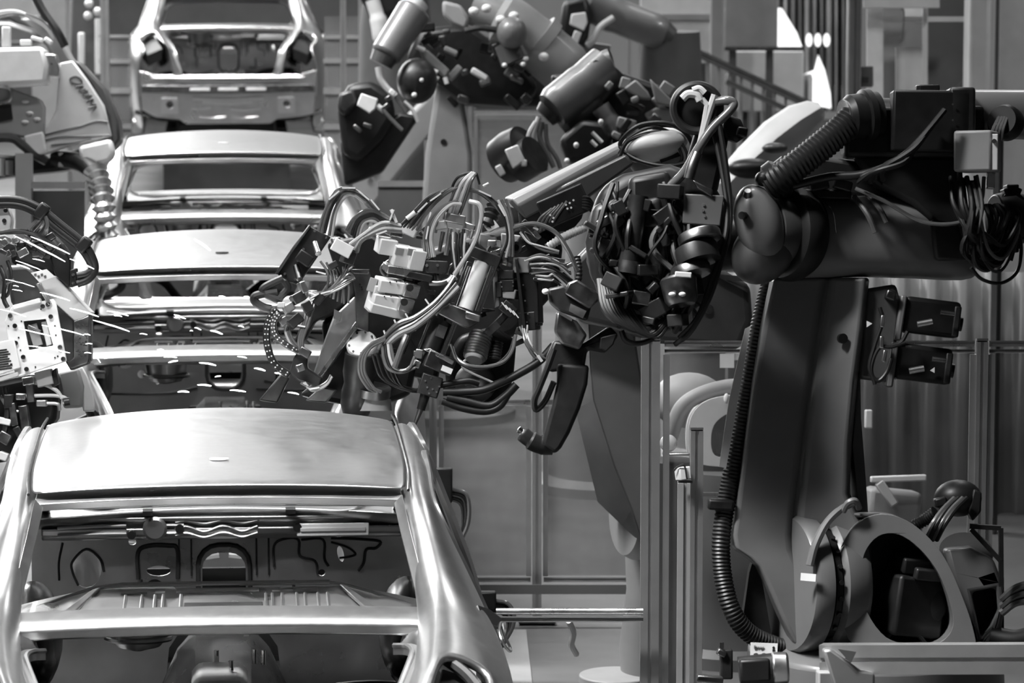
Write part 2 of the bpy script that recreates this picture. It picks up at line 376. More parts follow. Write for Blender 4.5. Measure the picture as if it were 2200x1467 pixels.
    wo = MB(); half = [(0, 1.715, 1.325), (.42, 1.70, 1.322), (.535, 1.72, 1.30), (.565, 1.80, 1.255), (.60, 2.10, 1.16), (.615, 2.26, 1.105), (.575, 2.345, 1.062), (.45, 2.385, 1.050), (0, 2.42, 1.052)]
    wo.tube([V(*p_) for p_ in half] + [V(-a_, b_, c_) for a_, b_, c_ in half[-2:0:-1]], .012, 8, closed=True); wo.build('windscreen_flange', M['sheet'], R)
    # cowl
    c = MB()
    def cw(s): return 1 - (s / .68) ** 2
    c.loft([[V(s, 2.31 + .10 * cw(s), 1.000 + .014 * cw(s)), V(s, 2.29 + .10 * cw(s), 1.022 + .014 * cw(s)), V(s, 2.43 + .1 * cw(s), 1.032 + .014 * cw(s)), V(s, 2.60 + .06 * cw(s), 1.046 + .014 * cw(s)), V(s, 2.66, 1.03), V(s, 2.62, .96), V(s, 2.42, .96)] for s in [-.68 + 1.36 * i / 14 for i in range(15)]], True, True)
    co = c.build('cowl', M['sheet'], R, bevel=.006)
    p = MB(); p.ell(V(-.44, 2.47, 1.043), V(.085, 0, 0), V(0, .075, .006), V(0, 0, .006)); p.build('cowl_pocket', M['steel'], co)
    for x in (-.27, .25):
        p = MB(); p.boxb(V(x, 2.362, 1.030), V(.018, 0, 0), V(0, .03, 0), V(0, 0, .008)); p.build('cowl_slot', M['iron'], co)
    p = MB(); p.tube([V(-.62, 2.31, 1.022), V(-.3, 2.37, 1.031), V(0, 2.388, 1.035), V(.3, 2.37, 1.031), V(.45, 2.345, 1.030), V(.56, 2.45, 1.040), V(.64, 2.50, 1.040)], .005, 6); p.build('cowl_lip', M['white'], co)
    # bulkhead (firewall) with real openings
    fw_ = MB(); y0 = 2.47
    holes = [circ(-.50, .80, .055, .07, 20), circ(-.235, .79, .045, .02, 16)[:], rrect(-.075, .085, .63, .855, .06), circ(-.25, .725, .034), circ(-.42, .70, .02), circ(-.34, .66, .012), circ(.30, .69, .03, .02), circ(.435, .845, .012, .03, 12, .2), circ(.365, .775, .013, .013, 12), circ(-.09, .93, .012, .012, 10), circ(-.33, .90, .015, .012, 10), circ(.09, .945, .008, .008, 8)]
    fw_.plate(V(0, y0, 0), V(1, 0, 0), V(0, 0, 1), V(0, .012, 0), [(-.70, .32), (-.22, .32), (-.2, .50), (-.12, .62), (.12, .62), (.2, .50), (.22, .32), (.70, .32), (.70, 1.02), (-.70, 1.02)], holes)
    fo = fw_.build('bulkhead', M['sheet_in'], R)
    b = MB(); Y = y0 - .004
    def bead(pts, r_=.006): b.tube([V(x, Y, z) for x, z in pts], r_ * .7, 6, n=5)
    b.tube([V(x, Y, z) for x, z in rrect(-.09, .10, .615, .885, .075)], .009, 6, smooth=False, closed=True)
    for q_ in ([(-.6, .60), (-.3, .60), (-.14, .63)], [(.16, .62), (.35, .61), (.6, .62)], [(-.30, .66), (-.30, .76)], [(.20, .66), (.26, .66), (.26, .75)]): bead(q_, .008)
    for x in (-.16, -.115, .125, .17): bead([(x, .77), (x, .93)], .005)
    bead([(.19, .80), (.19, .88), (.23, .905), (.28, .90), (.285, .84), (.34, .82), (.35, .77)], .007)
    bead([(.29, .90), (.37, .90), (.375, .83), (.39, .80)], .007)
    bead([(.40, .905), (.50, .90), (.58, .89), (.565, .865), (.53, .86), (.52, .81), (.50, .78)], .008)
    bead([(.40, .89), (.46, .87), (.49, .845), (.47, .835), (.43, .83)], .006)
    bead([(-.60, .76), (-.60, .83), (-.585, .90)], .006); bead([(-.53, .74), (-.55, .79), (-.55, .83), (-.50, .875), (-.45, .84), (-.435, .79)], .007)
    bead([(-.31, .76), (-.31, .86), (-.27, .885), (-.20, .885), (-.165, .87), (-.165, .76)], .012)
    b.build('stamped_bead', M['iron'], fo)
    # upper dash panel: ribbed band with a bright window
    up = MB()
    for k, (za, zb, dy) in enumerate(((1.008, .99, .00), (.99, .965, .04), (.965, .935, .015), (.935, .915, .045))):
        up.loft([[V(s, y0 - .10 + dy, za), V(s, y0 - .10 + dy + .01, zb), V(s, y0 - .03, zb), V(s, y0 - .03, za)] for s in (-.66, -.3, 0, .3, .66)], True, True)
    uo = up.build('dash_panel', M['sheet_in'], R, bevel=.008)
    rb = MB()
    for z, amp in ((.985, .006), (.96, .01), (.937, .008)):
        rb.tube([V(-.17 + .44 * i / 22, y0 - .085, z + amp * math.sin(i * .9)) for i in range(16)], .006, 6)
    for z in (.975, .945): rb.tube([V(-.60, y0 - .085, z - .006), V(-.45, y0 - .085, z), V(-.35, y0 - .085, z)], .007, 6); rb.tube([V(-.24, y0 - .085, z), V(-.14, y0 - .085, z)], .007, 6)
    rb.build('pressed_rib', M['sheet_in'], uo)
    gl = MB(); gl.boxb(V(.405, y0 - .098, .955), V(.132, 0, 0), V(0, .006, 0), V(0, 0, .024)); gl.build('bright_slot', M['white'], uo, bevel=.004)
    gl = MB(); gl.boxb(V(.405, y0 - .106, .957), V(.12, 0, 0), V(0, .004, 0), V(0, 0, .008)); gl.build('slot_bar', M['lightgrey'], uo, bevel=.003)
    tb = MB(); tb.lathe([(.0, 0), (.035, .0), (.045, .01), (.045, .03)], V(-.245, y0 - .105, .965), V(0, 1, 0), 16); tb.build('dash_tab', M['sheet_in'], uo)
    for x in (-.33, -.155, .275):
        k_ = MB(); k_.lathe([(.0, 0), (.016, 0), (.016, .02)], V(x, y0 - .108, .945 + .02 * (x > -.3)), V(0, 1, 0), 12); k_.build('dash_hole', M['black'], uo)
    # parcel shelf: pressed panel behind the seats
    ps = MB(); NX = 24; rows = []
    def shelf_z(s, y): 
        a = abs(s); e = max(0, (a - .40) / .22)
        return 1.212 - .045 * min(1, e) ** 1.2 * (1 if y > -.3 else .4)
    for y in (-.40, -.30, -.12, .08, .20, .215):
        row = []
        for i in range(NX + 1):
            s = -.615 + 1.23 * i / NX
            z = shelf_z(s, y) - .030 - (.02 if y > .21 else 0) - (.012 if (i % 6 in (2, 3) and y in (-.12, .08)) else 0)
            row.append(V(s, y, z))
        rows.append(row)
    ps.loft(rows, closed=False); so = ps.build('parcel_shelf', M['sheet_in'], R, solid=.02, off=-1)
    lp = MB(); lp.tube([V(-.60, .10, 1.135), V(-.42, .19, 1.178), V(-.30, .215, 1.192), V(0, .215, 1.194), V(.30, .215, 1.192), V(.42, .19, 1.178), V(.60, .10, 1.135)], .007, 8); lp.build('shelf_lip', M['sheet'], so)
    for xa, xb in ((-.31, -.06), (.06, .34)):
        lp = MB(); lp.tube([V(xa, .205, 1.195), V(xb, .205, 1.195)], .0075, 8); lp.build('lip_bead', M['sheet'], so)
    for xa, xb, yy in ((-.305, -.225, .12), (-.20, -.17, .12), (-.135, .12, .12), (.16, .185, .12), (.225, .30, .12)):
        st = MB(); st.tube([V(xa, yy, 1.191), V(xb, yy, 1.191)], .008, 8); st.build('shelf_bead', M['sheet'], so)
    for x in (-.29, -.24, -.20, -.175, -.12, .14, .16, .19, .235, .26, .30, .33):
        st = MB(); st.tube([V(x, .08, 1.186), V(x, -.25, 1.182)], .005, 6); st.build('shelf_rib', M['sheet'], so)
    st = MB(); st.boxb(V(.01, -.06, 1.181), V(.12, 0, 0), V(0, .03, 0), V(0, 0, .004)); st.build('speaker_opening', M['iron'], so, bevel=.003)
    for sx in (-1, 1):
        st = MB(); st.prism([V(sx * .37, .18, 1.182), V(sx * .395, .17, 1.178), V(sx * .50, -.20, 1.165), V(sx * .46, -.22, 1.168)], V(0, 0, .012)); st.build('shelf_gusset', M['sheet'], so, bevel=.004)
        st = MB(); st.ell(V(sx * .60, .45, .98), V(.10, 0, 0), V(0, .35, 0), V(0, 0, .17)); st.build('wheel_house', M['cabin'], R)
    # rear deck beam below the rear window
    dk = MB()
    def dkz(s): return -.012 * (s / .6) ** 2
    dk.loft([[V(s, -.375, 1.225 + dkz(s)), V(s, -.39, 1.248 + dkz(s)), V(s, -.42, 1.250 + dkz(s)), V(s, -.47, 1.240 + dkz(s)), V(s, -.515, 1.238 + dkz(s)), V(s, -.54, 1.222 + dkz(s)), V(s, -.535, 1.19 + dkz(s)), V(s, -.40, 1.19 + dkz(s))] for s in [-.635 + 1.27 * i / 12 for i in range(13)]], True, True)
    dko = dk.build('rear_deck', M['sheet'], R, bevel=.006)
    # boot gutter
    gt = MB()
    path = [(.56, -.50, 1.20), (.597, -.545, 1.208), (.614, -.615, 1.213), (.612, -.70, 1.212), (.585, -.90, 1.19), (.552, -1.10, 1.16), (.512, -1.26, 1.10), (.48, -1.33, .98), (.455, -1.345, .90), (.40, -1.35, .86), (.0, -1.36, .845)]
    full = [V(x, y, z) for x, y, z in path] + [V(-x, y, z) for x, y, z in reversed(path[:-1])]
    pp = catmull(full, 5)
    cen = V(0, -1.0, .95)
    gt.loft([[p_, p_ + (cen - p_).normalized() * .03 + V(0, 0, -.006), p_ + (cen - p_).normalized() * .045 + V(0, .0, -.03), p_ + (cen - p_).normalized() * .075 + V(0, .0, -.03), p_ + (cen - p_).normalized() * .075 + V(0, .0, -.05), p_ + V(0, 0, -.06)] for p_ in pp], True, True)
    gt.tube([p_ + (cen - p_).normalized() * .072 + V(0, 0, -.024) for p_ in pp], .008, 6, smooth=False)
    gt.build('boot_gutter', M['sheet'], R)
    # rear panel
    rp = MB(); hs = [circ(-.50, .61, .03), circ(.50, .61, .03)]
    rp.plate(V(0, -1.33, 0), V(1, 0, 0), V(0, 0, 1), V(0, .03, 0), [(-.74, .56), (-.62, .50), (-.42, .48), (-.36, .44), (.36, .44), (.42, .48), (.62, .50), (.74, .52), (.76, .90), (.50, .83), (-.50, .83), (-.76, .90)], hs)
    ro = rp.build('rear_panel', M['sheet_in'], R, bevel=.006)
    bp = MB(); bp.loft([[V(s, -1.37 + .06 * (s / .7) ** 2, .79), V(s, -1.40 + .06 * (s / .7) ** 2, .77), V(s, -1.40 + .06 * (s / .7) ** 2, .715), V(s, -1.34 + .06 * (s / .7) ** 2, .70), V(s, -1.32, .79)] for s in [-.74 + 1.48 * i / 12 for i in range(13)]], True, True)
    bp.build('bumper_beam', M['steel'], ro, bevel=.008)
    bp = MB(); bp.loft([[V(s, -1.36 + .06 * (s / .7) ** 2, .862), V(s, -1.385 + .06 * (s / .7) ** 2, .84), V(s, -1.36 + .06 * (s / .7) ** 2, .815), V(s, -1.32, .84)] for s in [-.72 + 1.44 * i / 12 for i in range(13)]], True, True)
    bp.build('boot_sill', M['sheet'], ro, bevel=.004)
    for x in (-.24, 0, .24):
        q = MB(); q.boxb(V(x, -1.403, .742), V(.085, 0, 0), V(0, .004, 0), V(0, 0, .012)); q.build('beam_slot', M['white'], ro, bevel=.004)
    for sx in (-1, 1):
        q = MB(); q.plate(V(sx * .50, -1.375, .60), V(1, 0, 0), V(0, 0, 1), V(0, .045, 0), rrect(-.075, .075, -.07, .07, .012), [circ(0, .01, .032)]); q.build('tow_plate', M['sheet'], ro, bevel=.003)
    q = MB()
    for x0, x1, z in ((-.30, .30, .66), (-.22, .2, .63), (-.30, -.15, .58), (.02, .28, .57), (-.25, -.02, .50), (.02, .26, .50)): q.tube([V(x0, -1.338, z), V((x0 + x1) / 2, -1.338, z - .012), V(x1, -1.338, z)], .014, 6)
    q.build('panel_bead', M['sheet'], ro)
    # floor pan with tunnel, seat panel, well
    fp = MB()
    prof = [(-.80, .36), (-.60, .30), (-.24, .30), (-.17, .46), (-.10, .54), (.10, .54), (.17, .46), (.24, .30), (.60, .30), (.80, .36)]
    fp.loft([[V(x, y, z + dz) for x, z in prof] for y, dz in ((2.46, .04), (1.6, 0), (.75, 0), (.62, .12), (.2, .14), (0.05, .22), (-.5, .24), (-1.32, .18))], closed=False)
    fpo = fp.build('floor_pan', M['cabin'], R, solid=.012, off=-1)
    q = MB(); q.loft([[V(s * .15, y, .545 + h_), V(s * .15, y, .60 + h_)] for s, y, h_ in ((-1, 1.35, .0), (1, 1.35, .0))], False, False)
    q = MB(); q.loft([[V(-.01 + x * k, 1.30 + .12 * sy, .56 + z) for x, sy in ((-.1, -1), (.1, -1), (.1, 1), (-.1, 1))] for k, z in ((1, 0), (.95, .09), (.72, .12))], True, True)
    q.build('tunnel_bracket', M['white'], fpo, bevel=.015)
    q = MB(); q.boxb(V(-.01, 1.173, .60), V(.05, 0, 0), V(0, .006, 0), V(0, 0, .03)); q.build('bracket_window', M['iron'], fpo, bevel=.004)
    for x, y in ((0.03, 1.25), (.11, 1.42), (.14, 1.40), (-.02, 1.41)):
        q = MB(); q.cyl(V(x, y, .67), V(x, y, .72), .008, seg=8); q.build('threaded_stud', M['chrome'], fpo)
    q = MB(); q.loft([[V(-.255 + w_ * x, .22 + .07 * y, z + .015) for x, y in circ(0, 0, 1, 1, 16)] for w_, z in ((.115, 1.165), (.10, 1.08), (.088, 1.01), (.07, .985), (.03, .98))], True, True); q.build('spring_cup', M['sheet_in'], so)
    q = MB(); q.tube([V(-.255 + .10 * x, .20 + .06 * y, 1.027) for x, y in circ(0, 0, 1, 1, 12)], .008, 6, closed=True); q.build('cup_rim', M['sheet'], so)
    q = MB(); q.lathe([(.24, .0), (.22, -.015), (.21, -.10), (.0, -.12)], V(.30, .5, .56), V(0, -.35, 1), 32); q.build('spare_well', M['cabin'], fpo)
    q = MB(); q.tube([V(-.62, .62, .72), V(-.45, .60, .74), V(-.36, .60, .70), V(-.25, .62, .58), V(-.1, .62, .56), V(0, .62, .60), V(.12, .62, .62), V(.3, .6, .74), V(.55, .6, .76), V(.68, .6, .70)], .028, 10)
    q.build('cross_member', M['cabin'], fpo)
    for x, y in ((-.55, .3), (-.42, .9), (.42, .9), (.55, .2), (-.2, .2)):
        q = MB(); q.boxb(V(x, y, .50), V(.07, 0, 0), V(0, .10, 0), V(0, 0, .03)); q.build('seat_bracket', M['steel'], fpo, bevel=.01)
    # engine bay rails and struts
    for sx in (-1, 1):
        q = MB(); q.box(sx * .45 - .05, sx * .45 + .05, 2.5, 3.35, .42, .56); q.build('front_rail', M['sheet_in'], R, bevel=.01)
        q = MB(); q.lathe([(.16, 0), (.14, .25), (.10, .30), (.04, .30)], V(sx * .56, 2.85, .60), V(0, 0, 1), 20); q.build('strut_tower', M['sheet_in'], R)
        q = MB(); q.box(sx * .80 - .05, sx * .80 + .05, -.15, 2.45, .26, .38); q.build('sill', M['sheet'], R, bevel=.015)
    q = MB(); q.box(-.70, .70, 3.30, 3.37, .40, .52); q.box(-.66, .66, 3.28, 3.33, .74, .80); q.build('front_panel', M['sheet_in'], R, bevel=.01)
    return R
CARX = -.05
car = make_car(); car.location = (CARX, 12, 0); ORG[car.name] = Vector(car.location)
car['label'] = 'bare silver car body closest to the viewer, its boot opening cut off below'
for loc, lab in (((CARX, 17.6, 0), 'bare silver car body in the spark shower, second along the line'),
                 ((CARX, 23.2, 0), 'bare silver car body with its whole windscreen opening showing, third along the line'),
                 ((CARX + .02, 35.6, .34), 'distant bare car body whose open boot and rear panel face the viewer')):
    c_ = copy_tree(car, loc); c_['label'] = lab
    if 'third' in lab:               # deck darkened in colour for the dark reflection it shows
        for k1 in kids(c_):
            if k1.name.startswith('rear_deck'): k1.data = k1.data.copy(); k1.data.materials[0] = M['sheet_in']
    if 'second' in lab:              # on this body the roof hole reads dark
        for k1 in kids(c_):
            for k2 in kids(k1):
                if k2.name.startswith('antenna_hole'): k2.data = k2.data.copy(); k2.data.materials[0] = M['iron']
for o in [o for o in COL.objects if o.name.startswith('car_body')]: o['group'] = 'car bodies on the welding line'
def skid(y, z=0):
    R = root('transport_skid', (CARX, y, z), 'x', 'skid')
    for sx in (-1, 1):
        m = MB(); m.box(CARX + sx * .5 - .05, CARX + sx * .5 + .05, y - 1.2, y + 3.2, z + .10, z + .24); m.build('skid_runner', M['darkgrey'], R, bevel=.008)
        for yy in (-1.0, .4, 1.8, 2.9):
            q = MB(); q.box(CARX + sx * .5 - .04, CARX + sx * .5 + .04, y + yy - .05, y + yy + .05, z + .22, z + .262); q.build('skid_support', M['steel'], R, bevel=.005)
    for yy in (-.8, .6, 2.2): MB().box(CARX - .5, CARX + .5, y + yy - .04, y + yy + .04, z + .12, z + .20).build('skid_crossbar', M['darkgrey'], R, bevel=.005)
    for yy in (-.9, 2.8): MB().box(CARX - .55, CARX + .55, y + yy - .12, y + yy + .12, 0, z + .10).build('roller_bed', M['darkgrey'], R)
    return R
for y, z, lab in ((12, 0, 'dark steel skid under the closest car body'), (17.6, 0, 'dark steel skid under the second car body'), (23.2, 0, 'dark steel skid under the third car body'), (35.6, .34, 'dark raised skid under the distant car body')):
    skid(y, z)['label'] = lab
# ---------------------------------------------------------------- more helpers, in the eye's own frame
def pplate(mb, outer, holes, D, th, slope=0.0, ax=None):
    k = ppm(D); x0 = ax if ax is not None else outer[0][0]
    return mb.plate(P(x0, 0, D), RT * k + FW * slope * k, -UP * k, FW * th, [(x - x0, y) for x, y in outer], [[(x - x0, y) for x, y in h] for h in holes])
def slot_section(w, d):
    a, b, g = w / 2, d / 2, .006
    def side(L, n):  # half length, sign pattern
        return [(-L, 0), (-g, 0), (-g, -.009), (g, -.009), (g, 0), (L, 0)]
    pts = []
    pts += [(x, b + y) for x, y in side(a, 1)]
    pts += [(a + y, -x) for x, y in side(b, 1)]
    pts += [(-x, -b - y) for x, y in side(a, 1)]
    pts += [(-a - y, x) for x, y in side(b, 1)]
    return pts
def bar(mb, a, b, w=.045, d=.045):      # slotted aluminium profile from a to b
    t = (b - a).normalized(); n = FW if abs(t.dot(FW)) < .7 else UP
    y = (n - t * n.dot(t)).normalized(); x = t.cross(y); s = slot_section(w, d)
    return mb.loft([[p + x * u + y * v for u, v in s] for p in (a, b)], True, True)
def floor_under(p): return V(p.x, p.y, 0)
NH = V(FW.x, FW.y, 0).normalized()
def PV(px, py, D):              # the point seen at (px, py) on the upright plane that stands at distance D
    d_ = P(px, py, 1) - CAM; o_ = P(1100, 733.5, D); return CAM + d_ * ((o_ - CAM).dot(NH) / d_.dot(NH))
def upright(mb, px0, px1, py0, py1, D, th, back=0.0, to_floor=False):
    a, b, c = PV(px0, py0, D), PV(px1, py0, D), PV((px0 + px1) / 2, py1, D)
    z0 = 0 if to_floor else c.z; z1 = (a.z + b.z) / 2; m_ = (a + b) / 2
    h = (b - a); h.z = 0
    return mb.boxb(V(m_.x, m_.y, (z0 + z1) / 2) + NH * (th / 2 + back), h / 2, NH * (th / 2), V(0, 0, (z1 - z0) / 2))
def pbar(px0, py0, px1, py1, D, name, mat_, parent=None, w=.045, d=.045):
    return bar(MB(), P(px0, py0, D), P(px1, py1, D), w, d).build(name, mat_, parent)
def post(px, ytop, D, label, wpx, group=None, d=.06, base=True, mat_=None):
    top = PV(px, ytop, D); b = floor_under(top)
    R = root('fence_post', b, label, 'fence post', group); k = ppm(D)
    bar(MB(), b, top, wpx * k, d).build('profile', mat_ or M['profile'], R)
    MB().boxb(top + V(0, 0, .004), RT * wpx * k * .5, FW * d * .5, V(0, 0, .004)).build('end_cap', M['darkgrey'], R)
    if base: MB().boxb(b + V(0, 0, .006), RT * .08, FW * .08, V(0, 0, .006)).build('foot_plate', M['steel'], R)
    return R
def panel(px0, px1, y0, y1, D, label, rails=(), pane='pane', group=None, edge=.022):
    """a fence bay: frame rails in px rows (y, thickness px), pane between"""
    R = root('safety_fence', floor_under(PV((px0 + px1) / 2, y1, D)), label, 'safety fence', group); k = ppm(D)
    for y, th_, mt in rails: bar(MB(), PV(px0, y, D), PV(px1, y, D), th_ * k, min(.03, max(.02, th_ * k))).build('rail', M[mt], R)
    if pane:
        upright(MB(), px0 + 2, px1 - 2, y0, y1, D, .006, -.003).build('pane', M[pane], R)
        for x in (px0 + 4, px1 - 4): upright(MB(), x - edge / k / 2, x + edge / k / 2, y0, y1, D, .014, -.018).build('edge_strip', M['profile'], R)
    return R
# ---------------------------------------------------------------- safety fence beside the robot on the right
GF = 'aluminium posts of the near safety fence'
DF = 13.6
post(1398, 731, DF, 'tall aluminium fence post rising left of the big dark robot', 40, GF)
post(2109, 732, DF, 'aluminium fence post right of the two stacked black motors', 24, GF)
s = post(1497, 923, 13.2, 'short slotted aluminium post with a light terminal box beside it', 27, GF)
panel(1428, 2094, 760, 1760, DF, 'clear scuffed fence panel behind the big dark robot', ((738, 13, 'alu'), (754, 7, 'profile'), (1758, 14, 'profile')), 'pane')
panel(2126, 2420, 760, 1760, DF, 'clear fence panel running out of the picture past the right post', ((738, 13, 'alu'), (754, 7, 'profile'), (1758, 14, 'profile')), 'pane')
R = root('guard_rail', P(1230, 1316, DF), 'bright double guard rail between the closest car and the tall post', 'rail')
MB().pcyl((1066, 1313, DF), (1382, 1313, DF), 7).build('rail_tube', M['alu'], R)
pbar(1066, 1330, 1382, 1330, DF, 'lower_profile', M['profile'], R, .018, .03)
# light terminal box and its conduit
R = root('terminal_box', P(1464, 1040, 13.25), 'small light terminal box on a grey conduit left of the short post', 'terminal box')
MB().pbox(1467, 1017, 13.2, 26, 28, .05, ang=8, yawd=20).build('housing', M['white'], R, bevel=.004)
MB().ptube([(1447, 1012, 13.19), (1456, 1003, 13.17), (1470, 1000, 13.17), (1476, 1030, 13.17)], 2.2, 6).build('strap', M['steel'], R)
t_ = P(1472, 1036, 13.3); bar(MB(), floor_under(t_), t_, .05, .04).build('conduit', M['midgrey'], R)
MB().pbox(1472, 1034, 13.22, 30, 6, .06).build('clamp', M['steel'], R)
R = root('cylinder_tank', floor_under(P(1440, 1180, 14.6)), 'dark upright drum with a pale cap between the two posts', 'drum')
b_ = P(1440, 988, 14.6); MB().lathe([(.0, 0), (.085, 0), (.085, b_.z), (.0, b_.z)], floor_under(b_), (0, 0, 1), 28).build('shell', M['paint_dark'], R)
MB().pbox(1452, 975, 14.55, 56, 6, .16).build('lid', M['alu'], R, bevel=.004)
MB().ell(P(1436, 952, 14.55), RT * .032, FW * .032, UP * .032).build('cap_knob', M['white'], R)
# ---------------------------------------------------------------- second fence line behind
G2 = 'aluminium posts of the second fence line'; D2 = 17.4
post(1154, 640, D2, 'thin aluminium post of the second fence, behind the hooked electrode', 20, G2)
post(930, 760, D2, 'second-line fence post half hidden by the closest car roof', 16, G2)
post(1388, 840, D2, 'second-line fence post hidden behind the tall post', 16, G2)
panel(944, 1140, 872, 1236, D2, 'hazy clear fence panel beyond the car, left of the thin post', ((864, 11, 'alu'), (1245, 10, 'profile')), 'pane_hazy')
panel(1168, 1376, 872, 1236, D2, 'hazy clear fence panel between the thin post and tall post', ((864, 11, 'alu'), (1245, 10, 'profile')), 'pane_hazy')
R = root('kick_board', floor_under(P(1180, 1280, D2)), 'dark kick board along the foot of the second fence', 'kick board')
MB().pbox(1160, 1266, D2, 440, 20, .02).build('board', M['darkgrey'], R)
R = root('pale_floor_wedge', V(.95, 16.0, 0), 'pale wedge of floor between car and tall post', 'floor plate')
k_ = MB(); k_.prism([V(.78, 14.2, .001), V(1.12, 14.2, .001), V(1.26, 17.0, .001), V(1.0, 17.0, .001)], V(0, 0, .006)); k_.build('plate', M['midgrey'], R)  # paler wedge of the floor, laid as a thin plate
# ---------------------------------------------------------------- far fences around the line
G3 = 'posts of the far fence'
D3 = 30.0
for px, yt, lab in ((222, -160, 'far blurred post at the left of the distant car'), (778, -160, 'far blurred post at the right of the distant car'), (736, -160, 'far blurred post close to the right flank of the distant car')):
    post(px, yt, D3, lab, 18 if px != 736 else 12, G3, .05)
R = root('safety_fence', P(250, 280, D3), 'far rail panel left of the distant car', 'safety fence')
for y, t in ((78, 6), (132, 9), (195, 12), (272, 10)): MB().pbox(248, y, D3, 70, t, .04).build('rail', M['profile'], R)
MB().pbox(248, 250, D3, 66, 330, .006).build('pane', M['pane_hazy'], R)
R = root('safety_fence', P(740, 280, D3), 'far rail panel right of the distant car', 'safety fence')
for y, t in ((80, 8), (131, 10), (196, 13), (273, 11)): MB().pbox(735, y, D3, 80, t, .04).build('rail', M['profile'], R)
MB().pbox(735, 200, D3, 76, 330, .006).build('pane', M['pane_hazy'], R)
D4 = 24.5
post(1004, 228, D4, 'blurred pale post below the dark sphere robot', 20, G3, .05)
post(920, 300, D4, 'blurred pale post left of the perforated link arm', 18, G3, .05)
post(1452, 225, D4, 'blurred post behind the black cable reel', 16, G3, .05)
panel(1018, 1440, 248, 600, D4, 'blurred hazy fence panel beneath the upper robots', ((236, 14, 'profile'), (604, 12, 'profile')), 'pane_hazy')
R = root('safety_fence', P(860, 400, D4), 'low blurred rail panel left of the pale post', 'safety fence')
for y, t in ((395, 13), (560, 10)): MB().pbox(862, y, D4, 100, t, .05).build('rail', M['profile'], R)
MB().pbox(862, 470, D4, 100, 140, .02).build('board', M['darkgrey'], R)
# left of the line, beyond the guns
R = root('safety_fence', P(110, 470, 21), 'blurred grey rail frame behind the left welding gun', 'safety fence')
MB().pbox(52, 460, 21, 34, 260, .09).build('upright', M['midgrey'], R)
MB().pbox(122, 398, 21, 120, 14, .06).build('rail', M['profile'], R)
MB().pbox(122, 500, 21.05, 120, 180, .02).build('board', M['darkgrey'], R)
R = root('control_cabinet', floor_under(P(128, 640, 21.4)), 'small grey cabinet with a bright lamp behind the left rail frame', 'cabinet')
upright(MB(), 93, 163, 430, 650, 21.5, .2, 0, True).build('cabinet_body', M['darkgrey'], R, bevel=.01)
MB().pbox(112, 470, 21.2, 50, 90, .02).build('cabinet_door', M['midgrey'], R)
MB().ell(P(131, 434, 21.2), RT * .026, UP * .026, FW * .015).build('indicator_lamp', emit('lamp_lens', .9, 1.3), R)
R = root('drip_sheet', P(205, 560, 21.3), 'pale slanted sheet guard behind the black cable arc', 'sheet guard')
MB().pprism([(200, 560), (212, 505), (224, 560), (236, 640), (196, 640)], 21.25, .05).build('sheet', M['white'], R, bevel=.01)
MB().pprism([(166, 520), (190, 508), (194, 590), (186, 660), (166, 600)], 21.4, .2).build('bracket', M['lightgrey'], R, bevel=.02)
# ---------------------------------------------------------------- far partition and what stands before it
DW = 44.0
def wallpx(px0, px1, py0, py1, D, th=.15): return MB().pbox((px0 + px1) / 2, (py0 + py1) / 2, D + th / 2, px1 - px0, py1 - py0, th)
struct(wallpx(-500, 1020, -1100, 258, DW).build('wall_far', M['darkgrey']), 'dark partition beyond the line')
struct(wallpx(1020, 2700, -1100, 258, DW).build('wall_far_right', M['wall']), 'grey partition beyond the robots')
def simple(name, px0, px1, py0, py1, D, th, mt, label, cat, group=None, bevel=.01, parts=(), ground=True):
    c_ = PV((px0 + px1) / 2, py1, D)
    R = root(name, floor_under(c_), label, cat, group)
    upright(MB(), px0, px1, py0, py1, D, th, 0, ground).build('body', M[mt], R, bevel=bevel)
    for nm, a, b, c, d, dd, m2 in parts: upright(MB(), a, b, c, d, D, .03, dd - .03).build(nm, M[m2], R)
    if not ground:
        for s_ in (.15, .85):
            q_ = PV(px0 + (px1 - px0) * s_, py1, D) + NH * (th + .03); MB().boxb(V(q_.x, q_.y, q_.z / 2 + .05), RT * .03, NH * .03, V(0, 0, q_.z / 2 + .05)).build('stand_leg', M['darkgrey'], R)
    return R
simple('wall_panel', 1376, 1530, -40, 117, 34, .1, 'lightgrey', 'pale board panel above the dark cabinet, left of the far column', 'panel', parts=(('trim', 1376, 1530, 30, 42, -.0, 'midgrey'),), ground=False)
simple('cabinet', 1396, 1531, 120, 330, 33, .5, 'darkgrey', 'dark cabinet with a pale top behind the black cable reel', 'cabinet', parts=(('top_edge', 1374, 1532, 117, 134, -.06, 'lightgrey'),))
simple('column', 1530, 1557, -300, 330, 32.6, .2, 'midgrey', 'grey column beside the warning triangle board', 'column')
R = simple('sign_board', 1558, 1672, -60, 104, 33, .06, 'midgrey', 'grey board with a small warning triangle', 'board', parts=(('ledge', 1556, 1725, 100, 108, -.02, 'steel'),), ground=False)
MB().pprism([(1561, 62), (1569, 47), (1577, 62)], 32.95, .02).build('warning_triangle', M['white'], R)
MB().pprism([(1565, 60), (1569, 53), (1573, 60)], 32.94, .01).build('triangle_centre', M['darkgrey'], R)
MB().ell(P(1564, 20, 32.9), RT * .03, UP * .05, FW * .02).build('round_light', M['white'], R)
simple('board', 1578, 1727, 110, 240, 33.4, .06, 'lightgrey', 'pale lower board above the slanting stair rail', 'board', ground=False)
R = root('stair_railing', P(1650, 300, 31), 'dark slanting stair rail with upright bars, top centre right', 'railing')
bar(MB(), P(1340, 40, 31), P(1740, 226, 31), .06, .05).build('handrail', M['paint_dark'], R)
bar(MB(), P(1560, 175, 30.9), P(1740, 258, 30.9), .04, .05).build('string_board', M['darkgrey'], R)
